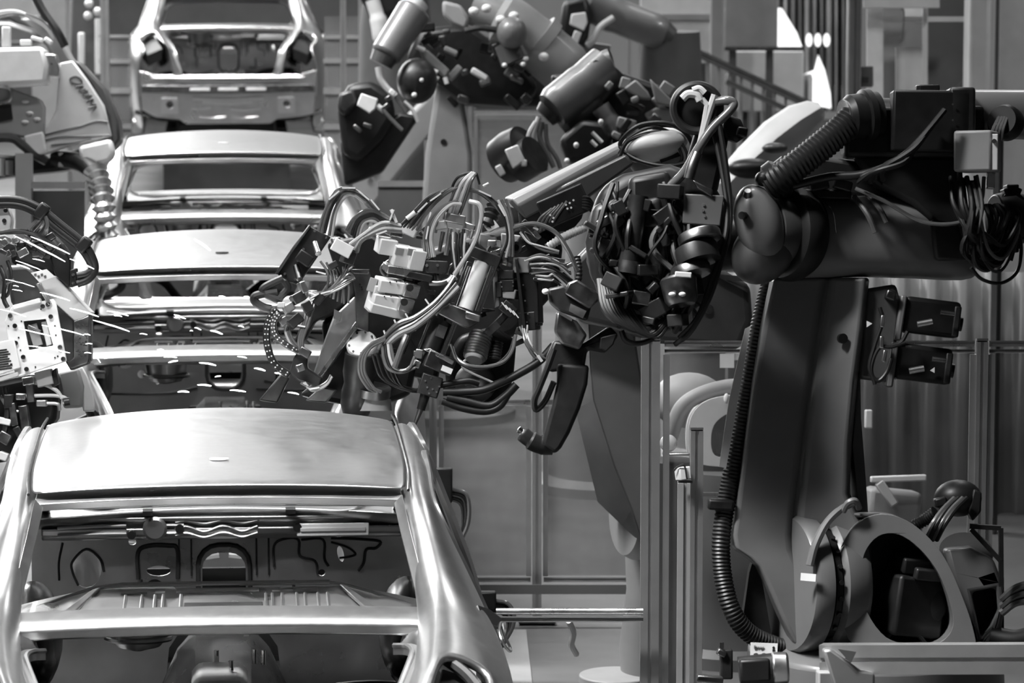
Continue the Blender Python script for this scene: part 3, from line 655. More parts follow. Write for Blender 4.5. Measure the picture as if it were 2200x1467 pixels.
for x in range(1352, 1740, 24):
    yt = 40 + (x - 1340) * .465
    q_ = P(x, yt + 4, 31.02); MB().boxb(V(q_.x, q_.y, q_.z / 2), RT * .0125, NH * .015, V(0, 0, q_.z / 2)).build('baluster', M['profile'], R)
simple('slatted_screen', 1560, 1745, 160, 420, 33.8, .08, 'midgrey', 'grey screen of vertical slats beneath the stair rail', 'screen', parts=tuple(('slat', x, x + 9, 165, 415, -.03, 'lightgrey' if i % 3 else 'profile') for i, x in enumerate(range(1566, 1740, 17))))
R = root('plastic_curtain', P(1745, 260, 30), 'glossy hanging plastic sheet with glaring patches beside the sign board', 'curtain')
c_ = MB(); n_ = 40
c_.loft([[P(1660 + 168 * i / n_, y, 36 + .10 * math.sin(i * 1.7) + .05 * math.sin(i * .6)) for i in range(n_ + 1)] for y in range(-120, 300, 60)], closed=False)
c_.build('sheet', mat('plastic_sheet', .30, .12, 0, coat=.6, noise=.5, scale=1.4, bump=.6, bscale=3), R, solid=.01)
R = root('painted_glare', floor_under(P(1700, 230, 35.7)), 'glowing patches painted for the glare on the hanging plastic sheet', 'painted glare')
lit = emit('painted_glare', 1, 1.6)  # glowing patches stand in for blown reflections on the plastic sheet
MB().pprism([(1667, 16), (1680, 18), (1712, 70), (1725, 105), (1668, 104)], 35.6, .05).build('upper_glare', lit, R)
MB().pprism([(1758, 118), (1772, 150), (1784, 200), (1786, 232), (1728, 222), (1730, 158), (1750, 150)], 35.6, .05).build('lower_glare', lit, R)
for x in (1738, 1757, 1776): MB().ell(P(x, 86, 35.6), RT * .03, UP * .06, FW * .02).build('small_glare', lit, R)
simple('column', 1826, 1856, -300, 330, 25, .15, 'profile', 'slotted grey column left of the open steel cupboard', 'column', parts=(('groove', 1838, 1842, -290, 330, -.02, 'darkgrey'),))
R = root('steel_cupboard', P(1970, 205, 26), 'open pale steel cupboard above the black robot arm', 'cupboard')
for nm, a, b, c, d, D_, mt in (('side_post', 1862, 1897, 15, 330, 26, 'white'), ('header', 1855, 2018, -60, 17, 25.9, 'lightgrey'), ('shelf_edge', 1896, 2092, 36, 47, 26.05, 'lightgrey'), ('back_panel', 1896, 1994, 14, 330, 26.3, 'midgrey'), ('bright_sheet', 1924, 1985, 102, 330, 26.2, 'lightgrey'), ('back_panel', 1994, 2096, -60, 330, 26.3, 'darkgrey'), ('divider', 1982, 1992, 14, 330, 26, 'lightgrey'), ('label_sheet', 1942, 1986, 16, 36, 26.15, 'white')):  # the cupboard's bright panel is plain light grey
    MB().pbox((a + b) / 2, (c + d) / 2, D_ + .02, b - a, d - c, .04).build(nm, M[mt], R)
MB().ptube([(1935, 22, 25.9), (1941, 20, 25.9), (1942, 40, 25.9), (1938, 85, 25.9)], 1.5, 6).build('hanging_cord', M['darkgrey'], R)
MB().pprism([(2050, 192), (2090, 150), (2092, 195)], 26.1, .05).build('corner_gusset', M['darkgrey'], R)
R = root('switch_box', P(1858, 190, 25.8), 'grey switch box on the post of the open cupboard', 'switch box')
MB().pbox(1858, 165, 24.9, 34, 44, .1).build('switch_housing', M['midgrey'], R, bevel=.008)
MB().pbox(1858, 172, 24.83, 14, 12, .03).build('switch_plate', M['darkgrey'], R)
simple('column', 2091, 2137, -400, 620, 24.5, .35, 'lightgrey', 'broad pale column right of the open cupboard', 'column', bevel=.03)
simple('wall_panel', 2152, 2260, -400, 620, 25, .1, 'lightgrey', 'pale panel at the upper right edge with a dark hanging cable', 'panel', parts=(('gap_strip', 2144, 2152, -400, 620, -.02, 'darkgrey'),))  # dark strip marks the gap between column and panel
R = root('cable', P(2195, 190, 24), 'thick dark cable hanging over the pale panel at upper right', 'cable')
MB().ptube([(2172, -60, 24.8), (2184, 40, 24.8), (2200, 160, 24.8), (2212, 260, 24.8)], 7, 10).build('cable_run', M['black'], R)
# tall sheet behind the right robot
R = root('sheet_cladding', floor_under(P(1960, 1100, 20)), 'ribbed sheet cladding behind the right fence panel', 'cladding')
c_ = MB(); n_ = 150; x0, x1 = 1560, 2560; zz = .0
pts_t = []; pts_b = []
for i in range(n_ + 1):
    x = x0 + (x1 - x0) * i / n_; ph = (i % 10) / 10; o_ = .07 if ph < .35 else (.0 if .45 <= ph < .9 else .035)
    t_ = P(x, 585, 20 + o_); pts_t.append(t_); pts_b.append(floor_under(t_))
c_.loft([pts_t, pts_b], closed=False); c_.build('ribbed_sheet', M['midgrey'], R, solid=.008)
simple('vertical_pipe', 2146, 2158, 250, 1110, 19.5, .08, 'darkgrey', 'dark vertical duct behind the right fence panel', 'duct', parts=(('edge', 2134, 2146, 250, 1110, .0, 'profile'),))
R = root('small_machine', floor_under(P(1930, 1120, 17)), 'low pale machine with a bar, behind the fence and beside the dark robot', 'machine')
MB().pbox(1915, 1100, 17, 110, 100, .3, ang=-6).build('machine_body', M['midgrey'], R, bevel=.02)
MB().pbox(1930, 1028, 16.8, 120, 14, .05, ang=2).build('cross_bar', M['white'], R, bevel=.006)
MB().pbox(1905, 1060, 16.8, 20, 60, .06, ang=35).build('strut', M['lightgrey'], R, bevel=.006)
MB().pbox(1866, 900, 17, 16, 40, .06).build('bright_tab', M['white'], R, bevel=.006)
p_ = P(1930, 1130, 17); MB().boxb(V(p_.x, p_.y, p_.z / 2), RT * .09, FW * .12, V(0, 0, p_.z / 2)).build('pedestal', M['darkgrey'], R)
# dark machinery mass at the far left
simple('gantry_leg', 146, 180, -300, 330, 33, .3, 'midgrey', 'grey gantry leg behind the hanging hoses, upper left', 'gantry')
simple('gantry_leg', 60, 138, -300, 330, 34, .3, 'midgrey', 'wide grey gantry leg at the upper left', 'gantry')
R = root('tool_stand', P(195, 190, 32), 'blurred tool stand with two bright rods and round lamps, upper left', 'tool stand')
for a, b, c, d in ((168, 182, 70, 140), (204, 218, 40, 160)): MB().pbox((a + b) / 2, (c + d) / 2, 31.9, b - a, d - c, .05).build('bright_rod', M['white'], R, bevel=.01)
MB().pbox(190, 60, 32.2, 70, 200, .2).build('stand_body', M['darkgrey'], R, bevel=.02)
for x, y in ((191, 8), (189, 34), (210, 25)): MB().ell(P(x, y, 31.9), RT * .035, UP * .035, FW * .03).build('round_lamp', M['white'], R)
# overhead luminaires that light the line
for yy in (9, 14.6, 20.2, 25.8, 31.4, 37):
    for x_, z_ in ((-2.3, 6.7),):
        R = root('ceiling_luminaire', (x_, yy + 1.5, z_), 'long strip lamp hanging over the car line', 'ceiling lamp', 'strip lamps over the line')
        MB().box(x_ - .14, x_ + .14, yy - .1, yy + 3.1, z_, z_ + .1).build('lamp_housing', M['lightgrey'], R, bevel=.01)
        MB().box(x_ - .1, x_ + .1, yy, yy + 3, z_ - .02, z_).build('diffuser', M['lamp'], R)
# ceiling
struct(MB().box(-30, 34, -6, 78, 18, 18.2).build('ceiling', M['darkgrey']))
# ---------------------------------------------------------------- the big dark robot on the right
DR = 12.3
base = P(1880, 1400, DR + .25)
RB = root('industrial_robot', floor_under(base), 'big dark robot arm with ribbed black hose, filling the right side', 'robot', None)
pd = M['paint']
SPLIT = dict(gear_bolts='gear_bolt', box_screws='box_screw', plate_lugs='plate_lug', plate_edge='plate_edge', forearm_lights='forearm_light', joint_lights='joint_light',
             motor_bolts='motor_bolt', bright_slots='bright_slot', base_bolts='base_bolt', flange_screws='flange_screw', terminal_bolts='terminal_bolt', body_screws='body_screw',
             block_bolts='block_bolt', plate_screws='plate_screw', status_lights='status_light', holder_screws='holder_screw', cap_screws='cap_screw', block_screws='block_screw',
             label_tail='label_tail', box_fitting='box_fitting', fitting_stack='fitting', oval_mark='oval_mark', flange_bolts='flange_bolt')
def islands(mb):                # separate pieces of one builder
    par_ = list(range(len(mb.v)))
    def find(i):
        while par_[i] != i: par_[i] = par_[par_[i]]; i = par_[i]
        return i
    for f in mb.f:
        for i in f[1:]: par_[find(i)] = find(f[0])
    out = {}
    for f in mb.f: out.setdefault(find(f[0]), []).append(f)
    for fs in out.values():
        m = MB(); ids = sorted({i for f in fs for i in f}); mp = {i: k for k, i in enumerate(ids)}
        m.v = [mb.v[i] for i in ids]; m.f = [tuple(mp[i] for i in f) for f in fs]; yield m
def B(fn, name, mt, par=None, **kw):
    mb = MB(); fn(mb); mt = M[mt] if isinstance(mt, str) else mt
    if name in SPLIT: return [m.build(SPLIT[name], mt, par, **kw) for m in islands(mb)][0]
    return mb.build(name, mt, par, **kw)
# pedestal and turning column
B(lambda m: m.lathe([(0, 0), (.46, 0), (.46, .04), (.36, .06), (.34, .42), (.40, .46), (.42, .62), (.0, .62)], floor_under(base), (0, 0, 1), 40), 'pedestal', pd, RB)
B(lambda m: m.lathe([(0, .6), (.40, .6), (.42, .66), (.40, base.z + .02), (.34, base.z + .06), (0, base.z + .06)], floor_under(base), (0, 0, 1), 40), 'turning_column', pd, RB, bevel=.01)
# link arm: two joined faces with a shallow valley between them
def link(m):
    L = [(1655, 596), (1633, 700), (1612, 820), (1593, 950), (1575, 1090), (1567, 1150), (1572, 1178), (1600, 1196), (1622, 1216), (1640, 1255), (1668, 1320), (1700, 1385)]
    mid = [(1768, 596), (1752, 700), (1735, 820), (1718, 950), (1700, 1090), (1694, 1150), (1697, 1180), (1705, 1200), (1718, 1225), (1730, 1260), (1748, 1320), (1765, 1385)]
    md2 = [(1790, 596), (1774, 700), (1756, 820), (1738, 950), (1722, 1090), (1717, 1150), (1720, 1180), (1727, 1200), (1740, 1225), (1752, 1260), (1770, 1320), (1785, 1385)]
    Rr = [(1868, 596), (1858, 700), (1842, 820), (1830, 950), (1826, 1060), (1850, 1110), (1868, 1150), (1872, 1180), (1872, 1225), (1872, 1260), (1872, 1320), (1872, 1385)]
    rings = []
    for i in range(len(L)):
        l, a, b, r_ = L[i], mid[i], md2[i], Rr[i]
        rings.append([P(*l, DR + .05), P(l[0] + 9, l[1], DR - .02), P(*a, DR + .005), P((a[0] + b[0]) / 2, a[1], DR + .028), P(*b, DR + .0), P(r_[0] - 9, r_[1], DR - .04), P(*r_, DR + .01), P(r_[0] - 6, r_[1], DR + .26), P(l[0] + 14, l[1], DR + .26)])
    m.loft(rings)
la = B(link, 'link_arm', pd, RB, bevel=.012, seg=3)
B(lambda m: m.prism([P(1866, 640, DR + .03), P(1842, 830, DR + .03), P(1832, 960, DR + .03), P(1846, 1100, DR + .03), P(1866, 1112, DR + .03), P(1858, 1000, DR + .03), P(1850, 900, DR + .03), P(1848, 780, DR + .03)], FW * .24), 'arm_rear_flange', 'paint_dark', la, bevel=.006)
B(lambda m: m.lathe([(0, -.004), (.0155, -.004), (.0155, .01), (0, .01)], P(1809, 727, DR - .035), -FW + RT * .3, 24), 'arm_hole', 'black', la)
B(lambda m: m.pprism([(1601, 706), (1613, 700), (1582, 880), (1560, 1006), (1545, 1002), (1566, 860)], DR - .03, .012), 'edge_guard', 'lightgrey', la)
hz = [(1655, 610, DR + .12), (1632, 700, DR + .08), (1605, 840, DR + .05), (1584, 960, DR + .03), (1564, 1060, DR + .02), (1550, 1150, DR), (1552, 1230, DR), (1572, 1310, DR), (1612, 1362, DR + .03), (1680, 1392, DR + .08), (1740, 1405, DR + .12)]
B(lambda m: m.prib(hz, 21, 8, .12, 16), 'ribbed_conduit', 'rubber', RB)
B(lambda m: (m.pbox(1548, 1084, DR, 56, 24, .07, ang=-4)), 'conduit_clamp', 'black', RB, bevel=.008)
B(lambda m: m.prism([P(1622, 1190, DR + .06), P(1640, 1260, DR + .06), P(1662, 1392, DR + .06), P(1596, 1330, DR + .06), P(1610, 1230, DR + .06)], FW * .1), 'arm_gusset', 'black', la)
# shoulder: drum rings whose axis points left and towards the viewer
axl = (-RT * .93 - FW * .36).normalized(); c0 = P(1800, 1252, DR + .10)
def drum(m): m.lathe([(0, -.02), (.205, -.02), (.215, .0), (.215, .06), (.20, .075), (.19, .075), (.19, .10), (.215, .11), (.215, .155), (.205, .17), (0, .17)], c0, axl, 56)
dr = B(drum, 'shoulder_drum', pd, RB)
B(lambda m: m.lathe([(.192, .076), (.204, .08), (.204, .10), (.192, .104)], c0, axl, 56), 'bearing_gap', 'black', dr)
def bolts(m):
    x = axl.orthogonal().normalized(); y = axl.cross(x)
    for k in range(26):
        a = 2 * PI * k / 26; q = c0 + axl * .088 + (x * math.cos(a) + y * math.sin(a)) * .206
        m.cyl(q, q + (x * math.cos(a) + y * math.sin(a)) * .006, .008, seg=8)
B(bolts, 'flange_bolts', 'iron', dr)
B(lambda m: m.tube([P(1740, 1215, DR - .15), P(1752, 1170, DR - .14), P(1775, 1125, DR - .12), P(1805, 1095, DR - .10), P(1838, 1078, DR - .08)], [.013, .013, .012, .011, .010], 8), 'shoulder_strap', pd, dr)
B(lambda m: m.tube([P(1812, 1098, DR - .10), P(1822, 1080, DR - .12), P(1838, 1076, DR - .12), P(1846, 1092, DR - .10)], .010, 8), 'lifting_lug', pd, dr)
B(lambda m: m.pbox(1737, 1240, DR - .165, 34, 16, .006, yawd=-20, ang=-4), 'paper_tag', 'white', dr)
# motor hood with its oval opening
outer = catmull([V(x, y, 0) for x, y in ((1795, 1240), (1806, 1180), (1838, 1130), (1882, 1106), (1935, 1112), (1985, 1145), (2030, 1200), (2064, 1275), (2088, 1345), (2092, 1398), (2040, 1420), (1940, 1425), (1850, 1405), (1808, 1330))], 4, True)
hole = catmull([V(x, y, 0) for x, y in ((1851, 1250), (1858, 1190), (1888, 1152), (1930, 1148), (1975, 1178), (2015, 1230), (2040, 1295), (2046, 1345), (2020, 1378), (1965, 1388), (1905, 1370), (1864, 1315))], 4, True)
def hood(m): pplate(m, [(p.x, p.y) for p in outer], [[(p.x, p.y) for p in hole]], DR - .10, .24, slope=-.10, ax=1945)
ho = B(hood, 'motor_hood', pd, RB, bevel=.022, seg=4, sharp=60)
B(lambda m: m.pprism([(p.x * .92 + 1945 * .08, p.y * .92 + 1262 * .08) for p in outer], DR + .135, .02), 'hood_back', 'black', ho)
B(lambda m: m.pbox(1955, 1300, DR + .02, 120, 130, .14, ang=-8, yawd=25), 'motor_body', 'black', ho, bevel=.012)
B(lambda m: m.pbox(1958, 1207, DR + .0, 62, 34, .12, ang=-3, yawd=15, tilt=-12), 'motor_plug', 'black', ho, bevel=.006)
B(lambda m: m.pbox(1985, 1228, DR - .02, 60, 26, .10, ang=-6, yawd=15, tilt=-10), 'motor_plug', 'iron', ho, bevel=.006)
B(lambda m: m.ell(P(2000, 1298, DR - .01), RT * .05, UP * .06, FW * .02), 'motor_cover', 'black', ho)
B(lambda m: m.tube([P(1900, 1380, DR - .02), P(1930, 1340, DR - .04), P(1960, 1350, DR - .04), P(1990, 1385, DR - .02)], .008, 8), 'motor_cable', 'rubber', ho)
B(lambda m: m.pprism([(1862, 1272), (1871, 1279), (1862, 1286)], DR - .0, .004), 'warning_mark', 'white', ho)
B(lambda m: m.lathe([(0, 0), (.035, 0), (.042, .006), (.042, .012), (.02, .014), (0, .006)], P(1861, 1110, DR - .02), UP, 28), 'filler_ring', pd, ho)
# rear housing of the column with opening
rear_o = [(2030, 1180), (2090, 1176), (2135, 1200), (2154, 1250), (2160, 1300), (2152, 1350), (2128, 1390), (2100, 1400), (2070, 1300), (2040, 1220)]
rear_h = [(2088, 1272), (2140, 1262), (2146, 1310), (2132, 1345), (2108, 1370), (2096, 1310)]
B(lambda m: pplate(m, rear_o, [rear_h], DR + .12, .22), 'column_housing', pd, RB, bevel=.015, seg=3)
B(lambda m: m.pbox(2115, 1310, DR + .3, 80, 140, .05), 'housing_void', 'black', RB)
B(lambda m: m.lathe([(.0, 0), (.055, 0), (.07, .008), (.07, .0), (.085, 0), (.085, .016), (0, .016)], P(2075, 1192, DR + .22), UP - FW * .9, 32), 'cable_port', 'black', RB)
# black cable cap and bracket
B(lambda m: m.ell(P(2058, 1070, DR + .1), RT * .075, UP * .058, FW * .07), 'cable_cap', 'black', RB)
B(lambda m: m.pbox(2020, 1078, DR + .06, 26, 20, .06, ang=15), 'cap_tab', 'black', RB, bevel=.006)
B(lambda m: m.pprism([(2092, 1050), (2110, 1058), (2108, 1100), (2090, 1120), (2080, 1100)], DR + .04, .08), 'cap_tab', 'black', RB, bevel=.006)
for i in range(4):
    B(lambda m: m.ptube([(2050 + i * 9, 1070, DR + .02), (2025 + i * 9, 1095, DR - .02), (2002 + i * 9, 1128, DR - .04), (1985 + i * 9, 1160, DR)], 5.5, 8), 'cap_cable', 'hose' if i in (0, 2) else 'rubber', RB)
B(lambda m: m.prib([(2010, 1100, DR + .08), (1985, 1118, DR + .1), (1962, 1130, DR + .1)], 14, 6), 'cap_hose', 'rubber', RB)
def brk(m):
    for a, b in (((2083, 1130), (2150, 1134)), ((2150, 1134), (2151, 1260)), ((2086, 1136), (2150, 1205))): m.ptube([(*a, DR + .05), (*b, DR + .05)], 7, 4, smooth=False)
B(brk, 'cable_bracket', 'black', RB)
for i in range(3):
    B(lambda m: m.ptube([(2150, 1290 + i * 14, DR + .1), (2185, 1262 + i * 16, DR + .1), (2240, 1250 + i * 20, DR + .12)], 9, 8), 'floor_cable', 'hose', RB)
B(lambda m: m.ptube([(2130, 1370, DR + .14), (2190, 1378, DR + .12), (2260, 1350, DR + .14)], 26, 12), 'floor_hose', 'rubber', RB)
# two motors stacked at the back of the arm
for (x, y, nm) in ((1993, 681, 0), (1975, 781, 1)):
    mo = B(lambda m: m.pbox(x, y, DR + .06, 124, 78, .125, ang=-7, yawd=8), 'motor', 'black', RB, bevel=.014, seg=3)
    B(lambda m: m.pbox(x + 58, y + 10, DR + .06, 16, 68, .11, ang=-7), 'motor_end', 'iron', mo, bevel=.006)
    B(lambda m: m.cyl(P(x + 62, y + 14, DR + .06), P(x + 74, y + 16, DR + .06), .022), 'encoder_knob', 'black', mo)
    B(lambda m: m.pcyl((x - 22, y + 16, DR - .035), (x + 10, y + 10, DR - .035), 7), 'motor_plug', 'alu', mo)
    B(lambda m: m.pcyl((x + 28, y - 10, DR - .03), (x + 58, y - 6, DR - .03), 5.5), 'motor_plug', 'steel', mo)
    B(lambda m: m.pbox(x - 62, y + 2, DR + .05, 14, 98, .15, ang=-8), 'motor_flange', 'paint', mo, bevel=.006)
    B(lambda m: [m.pcyl((x - 52, y - 26 + q, DR - .012), (x - 51, y - 26 + q, DR - .02), 2) for q in (0, 58)], 'flange_screws', 'chrome', mo)
B(lambda m: m.pprism([(1998, 796), (2008, 789), (2008, 801)], DR - .012, .004), 'warning_mark', 'lightgrey', RB)
B(lambda m: m.pprism([(1862, 689), (1874, 695), (1862, 703)], DR - .035, .004), 'warning_mark', 'white', RB)
B(lambda m: m.pprism([(1860, 620), (1925, 610), (1936, 650), (1920, 800), (1905, 822), (1846, 814), (1848, 770)], DR + .0, .16), 'gear_housing', 'paint_dark', RB, bevel=.012)
for a in (((1890, 660), (1896, 690), (1880, 740), (1868, 790), (1885, 818), (1905, 800), (1915, 770)), ((1945, 735), (1915, 745), (1888, 748), (1872, 790), (1880, 826)), ((1950, 712), (1936, 735), (1915, 742))):
    B(lambda m: m.ptube([(x, y, DR - .05) for x, y in a], 4.5, 8), 'motor_cable', 'rubber', RB)
for x, y, a in ((1894, 735, 88), (1896, 690, 85), (1900, 765, 80)):
    B(lambda m: m.pbox(x, y, DR - .05, 26, 9, .02, ang=a), 'cable_plug', 'alu', RB, bevel=.003)
B(lambda m: m.pbox(1913, 634, DR - .02, 22, 20, .05, ang=-20), 'plug_block', 'steel', RB, bevel=.005)
# forearm: the broad pale drum running right
fa_ax = (RT * .985 - UP * .02 + FW * .16).normalized()
def forearm(m):
    prof = [(1712, 505, 84), (1730, 504, 88), (1760, 503, 88), (1850, 502, 87), (1960, 504, 88), (2030, 508, 88), (2065, 516, 80), (2085, 530, 62), (2092, 548, 40)]
    rings = []
    for i, (x, y, r_) in enumerate(prof):
        D_ = DR + .02 + .10 * i / 8; k = ppm(D_); c = P(x, y + 6, D_)
        n_ = 28; ring = []
        for q in range(n_):
            a = 2 * PI * q / n_; cx, sx = math.cos(a), math.sin(a)
            e = 3.2; rr = 1 / ((abs(cx) ** e + abs(sx) ** e) ** (1 / e))
            ring.append(c + UP * (sx * rr * r_ * k) + FW * (cx * rr * r_ * k * .95))
        rings.append(ring)
    m.loft(rings)
fo = B(forearm, 'forearm', pd, RB, sharp=50)
B(lambda m: m.ptube([(1772, 435, DR - .075), (1790, 455, DR - .105), (1797, 500, DR - .118)], 1.2, 6), 'casting_seam', 'black', fo)
for q in ((1835, 422, 1880, 500), (1862, 418, 1905, 478)):
    B(lambda m: m.ptube([(q[0], q[1], DR - .06), ((q[0] + q[2]) / 2 + 6, (q[1] + q[3]) / 2, DR - .105), (q[2], q[3], DR - .115)], 6, 8), 'dark_streak', 'paint_dark', fo)  # darker curved streaks across the forearm
# wrist: flange ring and domed cap turned to the left
wx = (-RT * .80 - FW * .56 + UP * .05).normalized(); wc = P(1690, 500, DR - .02)
B(lambda m: m.lathe([(0, -.06), (.135, -.06), (.150, -.03), (.150, .0), (.140, .02), (.118, .03), (0, .03)], wc, wx, 44), 'wrist_flange', 'black', RB)
B(lambda m: m.lathe([(.0, .02), (.112, .02), (.115, .06), (.11, .09), (0, .09)], wc, wx, 40), 'wrist_ring', 'paint_dark', RB)
wcap = B(lambda m: m.ell(P(1632, 480, DR - .13), RT * .072 + UP * .02, UP * .118 - RT * .035, FW * .07, 32, 16), 'wrist_cap', pd, RB)
B(lambda m: m.lathe([(0, 0), (.012, 0), (.012, .02), (0, .02)], P(1599, 463, DR - .19), -FW - RT * .5, 16), 'cap_hole', 'black', wcap)
B(lambda m: m.lathe([(0, 0), (.014, 0), (.010, .02), (0, .02)], P(1606, 420, DR - .17), UP - FW, 16), 'cap_bolt', 'steel', wcap)
B(lambda m: m.ell(P(1640, 540, DR - .08), RT * .10 + UP * .02, UP * .10, FW * .09, 28, 14), 'wrist_knuckle', 'paint_dark', RB)
# upper hose carrier: black ribbed hose, tube and boxes
B(lambda m: m.prib([(1838, 248, DR - .10), (1800, 285, DR - .12), (1745, 330, DR - .14), (1690, 372, DR - .15), (1652, 402, DR - .13)], 33, 10, .12, 18), 'ribbed_hose', 'rubber', RB)
B(lambda m: m.lathe([(0, 0), (.05, 0), (.062, .01), (.062, .04), (.048, .05), (.048, .08), (0, .08)], P(1655, 396, DR - .10), (P(1745, 330, DR - .12) - P(1652, 402, DR - .1)), 28), 'hose_end', 'black', RB)
B(lambda m: m.ell(P(1640, 384, DR - .14), RT * .026, UP * .024, FW * .03), 'hose_knob', 'black', RB)
hx = (RT * .9 + UP * .1 + FW * .3).normalized()
B(lambda m: m.lathe([(.050, -.045), (.058, -.045), (.070, -.03), (.070, .01), (.082, .015), (.082, .035), (.072, .04), (.072, .06), (.06, .065), (0, .065)], P(1846, 250, DR - .08), hx, 36), 'hose_collar', 'black', RB)
B(lambda m: m.lathe([(.040, -.050), (.056, -.052), (.056, -.03), (.04, -.03)], P(1846, 250, DR - .08), hx, 32), 'collar_ring', 'alu', RB)
B(lambda m: m.pcyl((1855, 262, DR), (1925, 265, DR), 52, 54, 28), 'arm_tube', 'black', RB)
B(lambda m: m.pbox(1960, 285, DR + .0, 300, 110, .16), 'carrier_body', 'black', RB, bevel=.015)
B(lambda m: m.pbox(1998, 262, DR - .10, 168, 132, .12, ang=-1), 'carrier_box', 'black', RB, bevel=.008)
B(lambda m: m.pbox(1995, 194, DR - .06, 44, 22, .06), 'box_latch', 'black', RB, bevel=.004)
B(lambda m: m.pbox(1972, 191, DR - .07, 10, 14, .04), 'latch_pin', 'steel', RB, bevel=.002)
B(lambda m: m.pbox(2062, 250, DR - .08, 56, 120, .16), 'box_side', 'iron', RB, bevel=.01)
B(lambda m: [m.pcyl((2046, y, DR - .17), (2047, y, DR - .175), 2.2) for y in (224, 258)], 'box_screws', 'chrome', RB)
B(lambda m: m.pcyl((2070, 244, DR + .05), (2400, 250, DR + .1), 52, 56, 30), 'arm_tube', 'paint', RB)
B(lambda m: m.lathe([(.030, .0), (.046, .0), (.055, .02), (.055, .05), (0, .05)], P(2152, 258, DR - .10), RT * .5 + FW * .9 - UP * .2, 28), 'tube_elbow', 'black', RB)
for i in range(4):
    B(lambda m: m.ptube([(2146 + i * 6, 252, DR - .1), (2134 + i * 7, 278, DR - .13), (2130 + i * 7, 300, DR - .12)], 4, 6), 'elbow_cable', 'hose', RB)
jb = B(lambda m: m.pbox(2100, 326, DR - .14, 84, 88, .12, yawd=-22), 'junction_box', 'midgrey', RB, bevel=.008)
B(lambda m: m.pbox(2130, 327, DR - .205, 30, 78, .01, yawd=-22), 'box_lid', 'lightgrey', jb, bevel=.003)
B(lambda m: m.pcyl((2136, 303, DR - .21), (2136, 303, DR - .225), 5), 'box_lamp', 'chrome', jb)
B(lambda m: m.pbox(2128, 388, DR - .13, 18, 36, .04, ang=-4), 'cable_gland', 'alu', jb, bevel=.004)
# dark carrier mass under the boxes and many cables
B(lambda m: m.pprism([(1740, 330), (1830, 345), (1900, 352), (1960, 372), (2010, 410), (2050, 432), (2010, 440), (1900, 430), (1800, 420), (1700, 418), (1660, 400)], DR + .02, .16), 'hose_tray', 'black', RB, bevel=.015)
B(lambda m: m.pprism([(1830, 330), (2060, 330), (2080, 480), (2030, 505), (1960, 440), (1880, 400)], DR - .06, .08), 'cable_guard', 'black', RB, bevel=.02)
rnd = random.Random(5)
for i in range(16):
    x0 = 1990 + rnd.random() * 60; x1 = 1840 + rnd.random() * 60; o_ = rnd.random() * .05
    B(lambda m: m.ptube([(2030 - i * 4, 236 + i * 5, DR - .19 - o_), (1985 - i * 3, 290 + i * 4, DR - .21 - o_), (1935 - i * 4, 340 + i * 2, DR - .19 - o_), (x1, 372 + i * 1.5, DR - .12 - o_)], 4 + rnd.random() * 3, 7), 'carrier_cable', 'hose' if i == 4 else 'rubber', RB)
for i in range(20):
    xa = 2040 + rnd.random() * 60; xb = 2090 + rnd.random() * 60; yb = 500 + rnd.random() * 70
    B(lambda m: m.ptube([(xa, 370 + rnd.random() * 30, DR - .12), (xa + 5 + rnd.random() * 10, 450, DR - .16 - rnd.random() * .05), (xb - 25, yb, DR - .17 - rnd.random() * .05), (xb + 10, yb + 20, DR - .12), (xb + 30 + rnd.random() * 15, yb - 40, DR - .08), (xb + 25, 440, DR - .04)], 3.2 + rnd.random() * 3, 7), 'cable_loop', 'hose' if i % 9 == 4 else 'rubber', RB)
B(lambda m: m.ptube([(2172, 560, DR - .05), (2188, 505, DR - .05), (2194, 540, DR - .05), (2184, 585, DR - .06), (2150, 608, DR - .08), (2110, 600, DR - .1), (2086, 575, DR - .12)], 4, 8), 'cable_loop', 'rubber', RB)
B(lambda m: m.ptube([(1838, 405, DR - .14), (1900, 432, DR - .16), (1970, 472, DR - .17), (2030, 482, DR - .17), (2080, 470, DR - .16), (2108, 432, DR - .15), (2114, 380, DR - .13)], 4.5, 8), 'signal_cable', 'hose', RB)
B(lambda m: m.pcyl((2082, 470, DR - .16), (2104, 438, DR - .155), 7), 'signal_plug', 'alu', RB)
for i in range(16):
    a = -PI / 2 + i * PI / 8
    if i == 0: rr_ = MB()
    rr_.pbox(2172 + 20 * math.cos(a) * .6, 470 + 62 * math.sin(a), DR + .02, 22, 26, .10, ang=math.degrees(-a))
rr_.lathe([(0, -.05), (.075, -.05), (.088, .0), (.075, .05), (0, .05)], P(2168, 470, DR + .02), RT + FW * .3, 24).build('toothed_drum', M['black'], RB, bevel=.004)
B(lambda m: m.pprism([(2000, 470), (2060, 480), (2080, 560), (2010, 560)], DR - .10, .05), 'rear_plate', 'black', RB, bevel=.01)
B(lambda m: m.pbox(1740, 418, DR + .0, 170, 20, .14, ang=-1), 'arm_top_plate', 'black', RB, bevel=.006)
for x in (1760, 1810): B(lambda m: m.pbox(x, 398, DR - .06, 40, 22, .06, ang=rnd.uniform(-15, 15)), 'hose_clip', 'iron', RB, bevel=.006)
B(lambda m: m.ptube([(1700, 400, DR - .1), (1780, 380, DR - .12), (1850, 375, DR - .14), (1930, 350, DR - .16)], 9, 10), 'carrier_cable', 'rubber', RB)
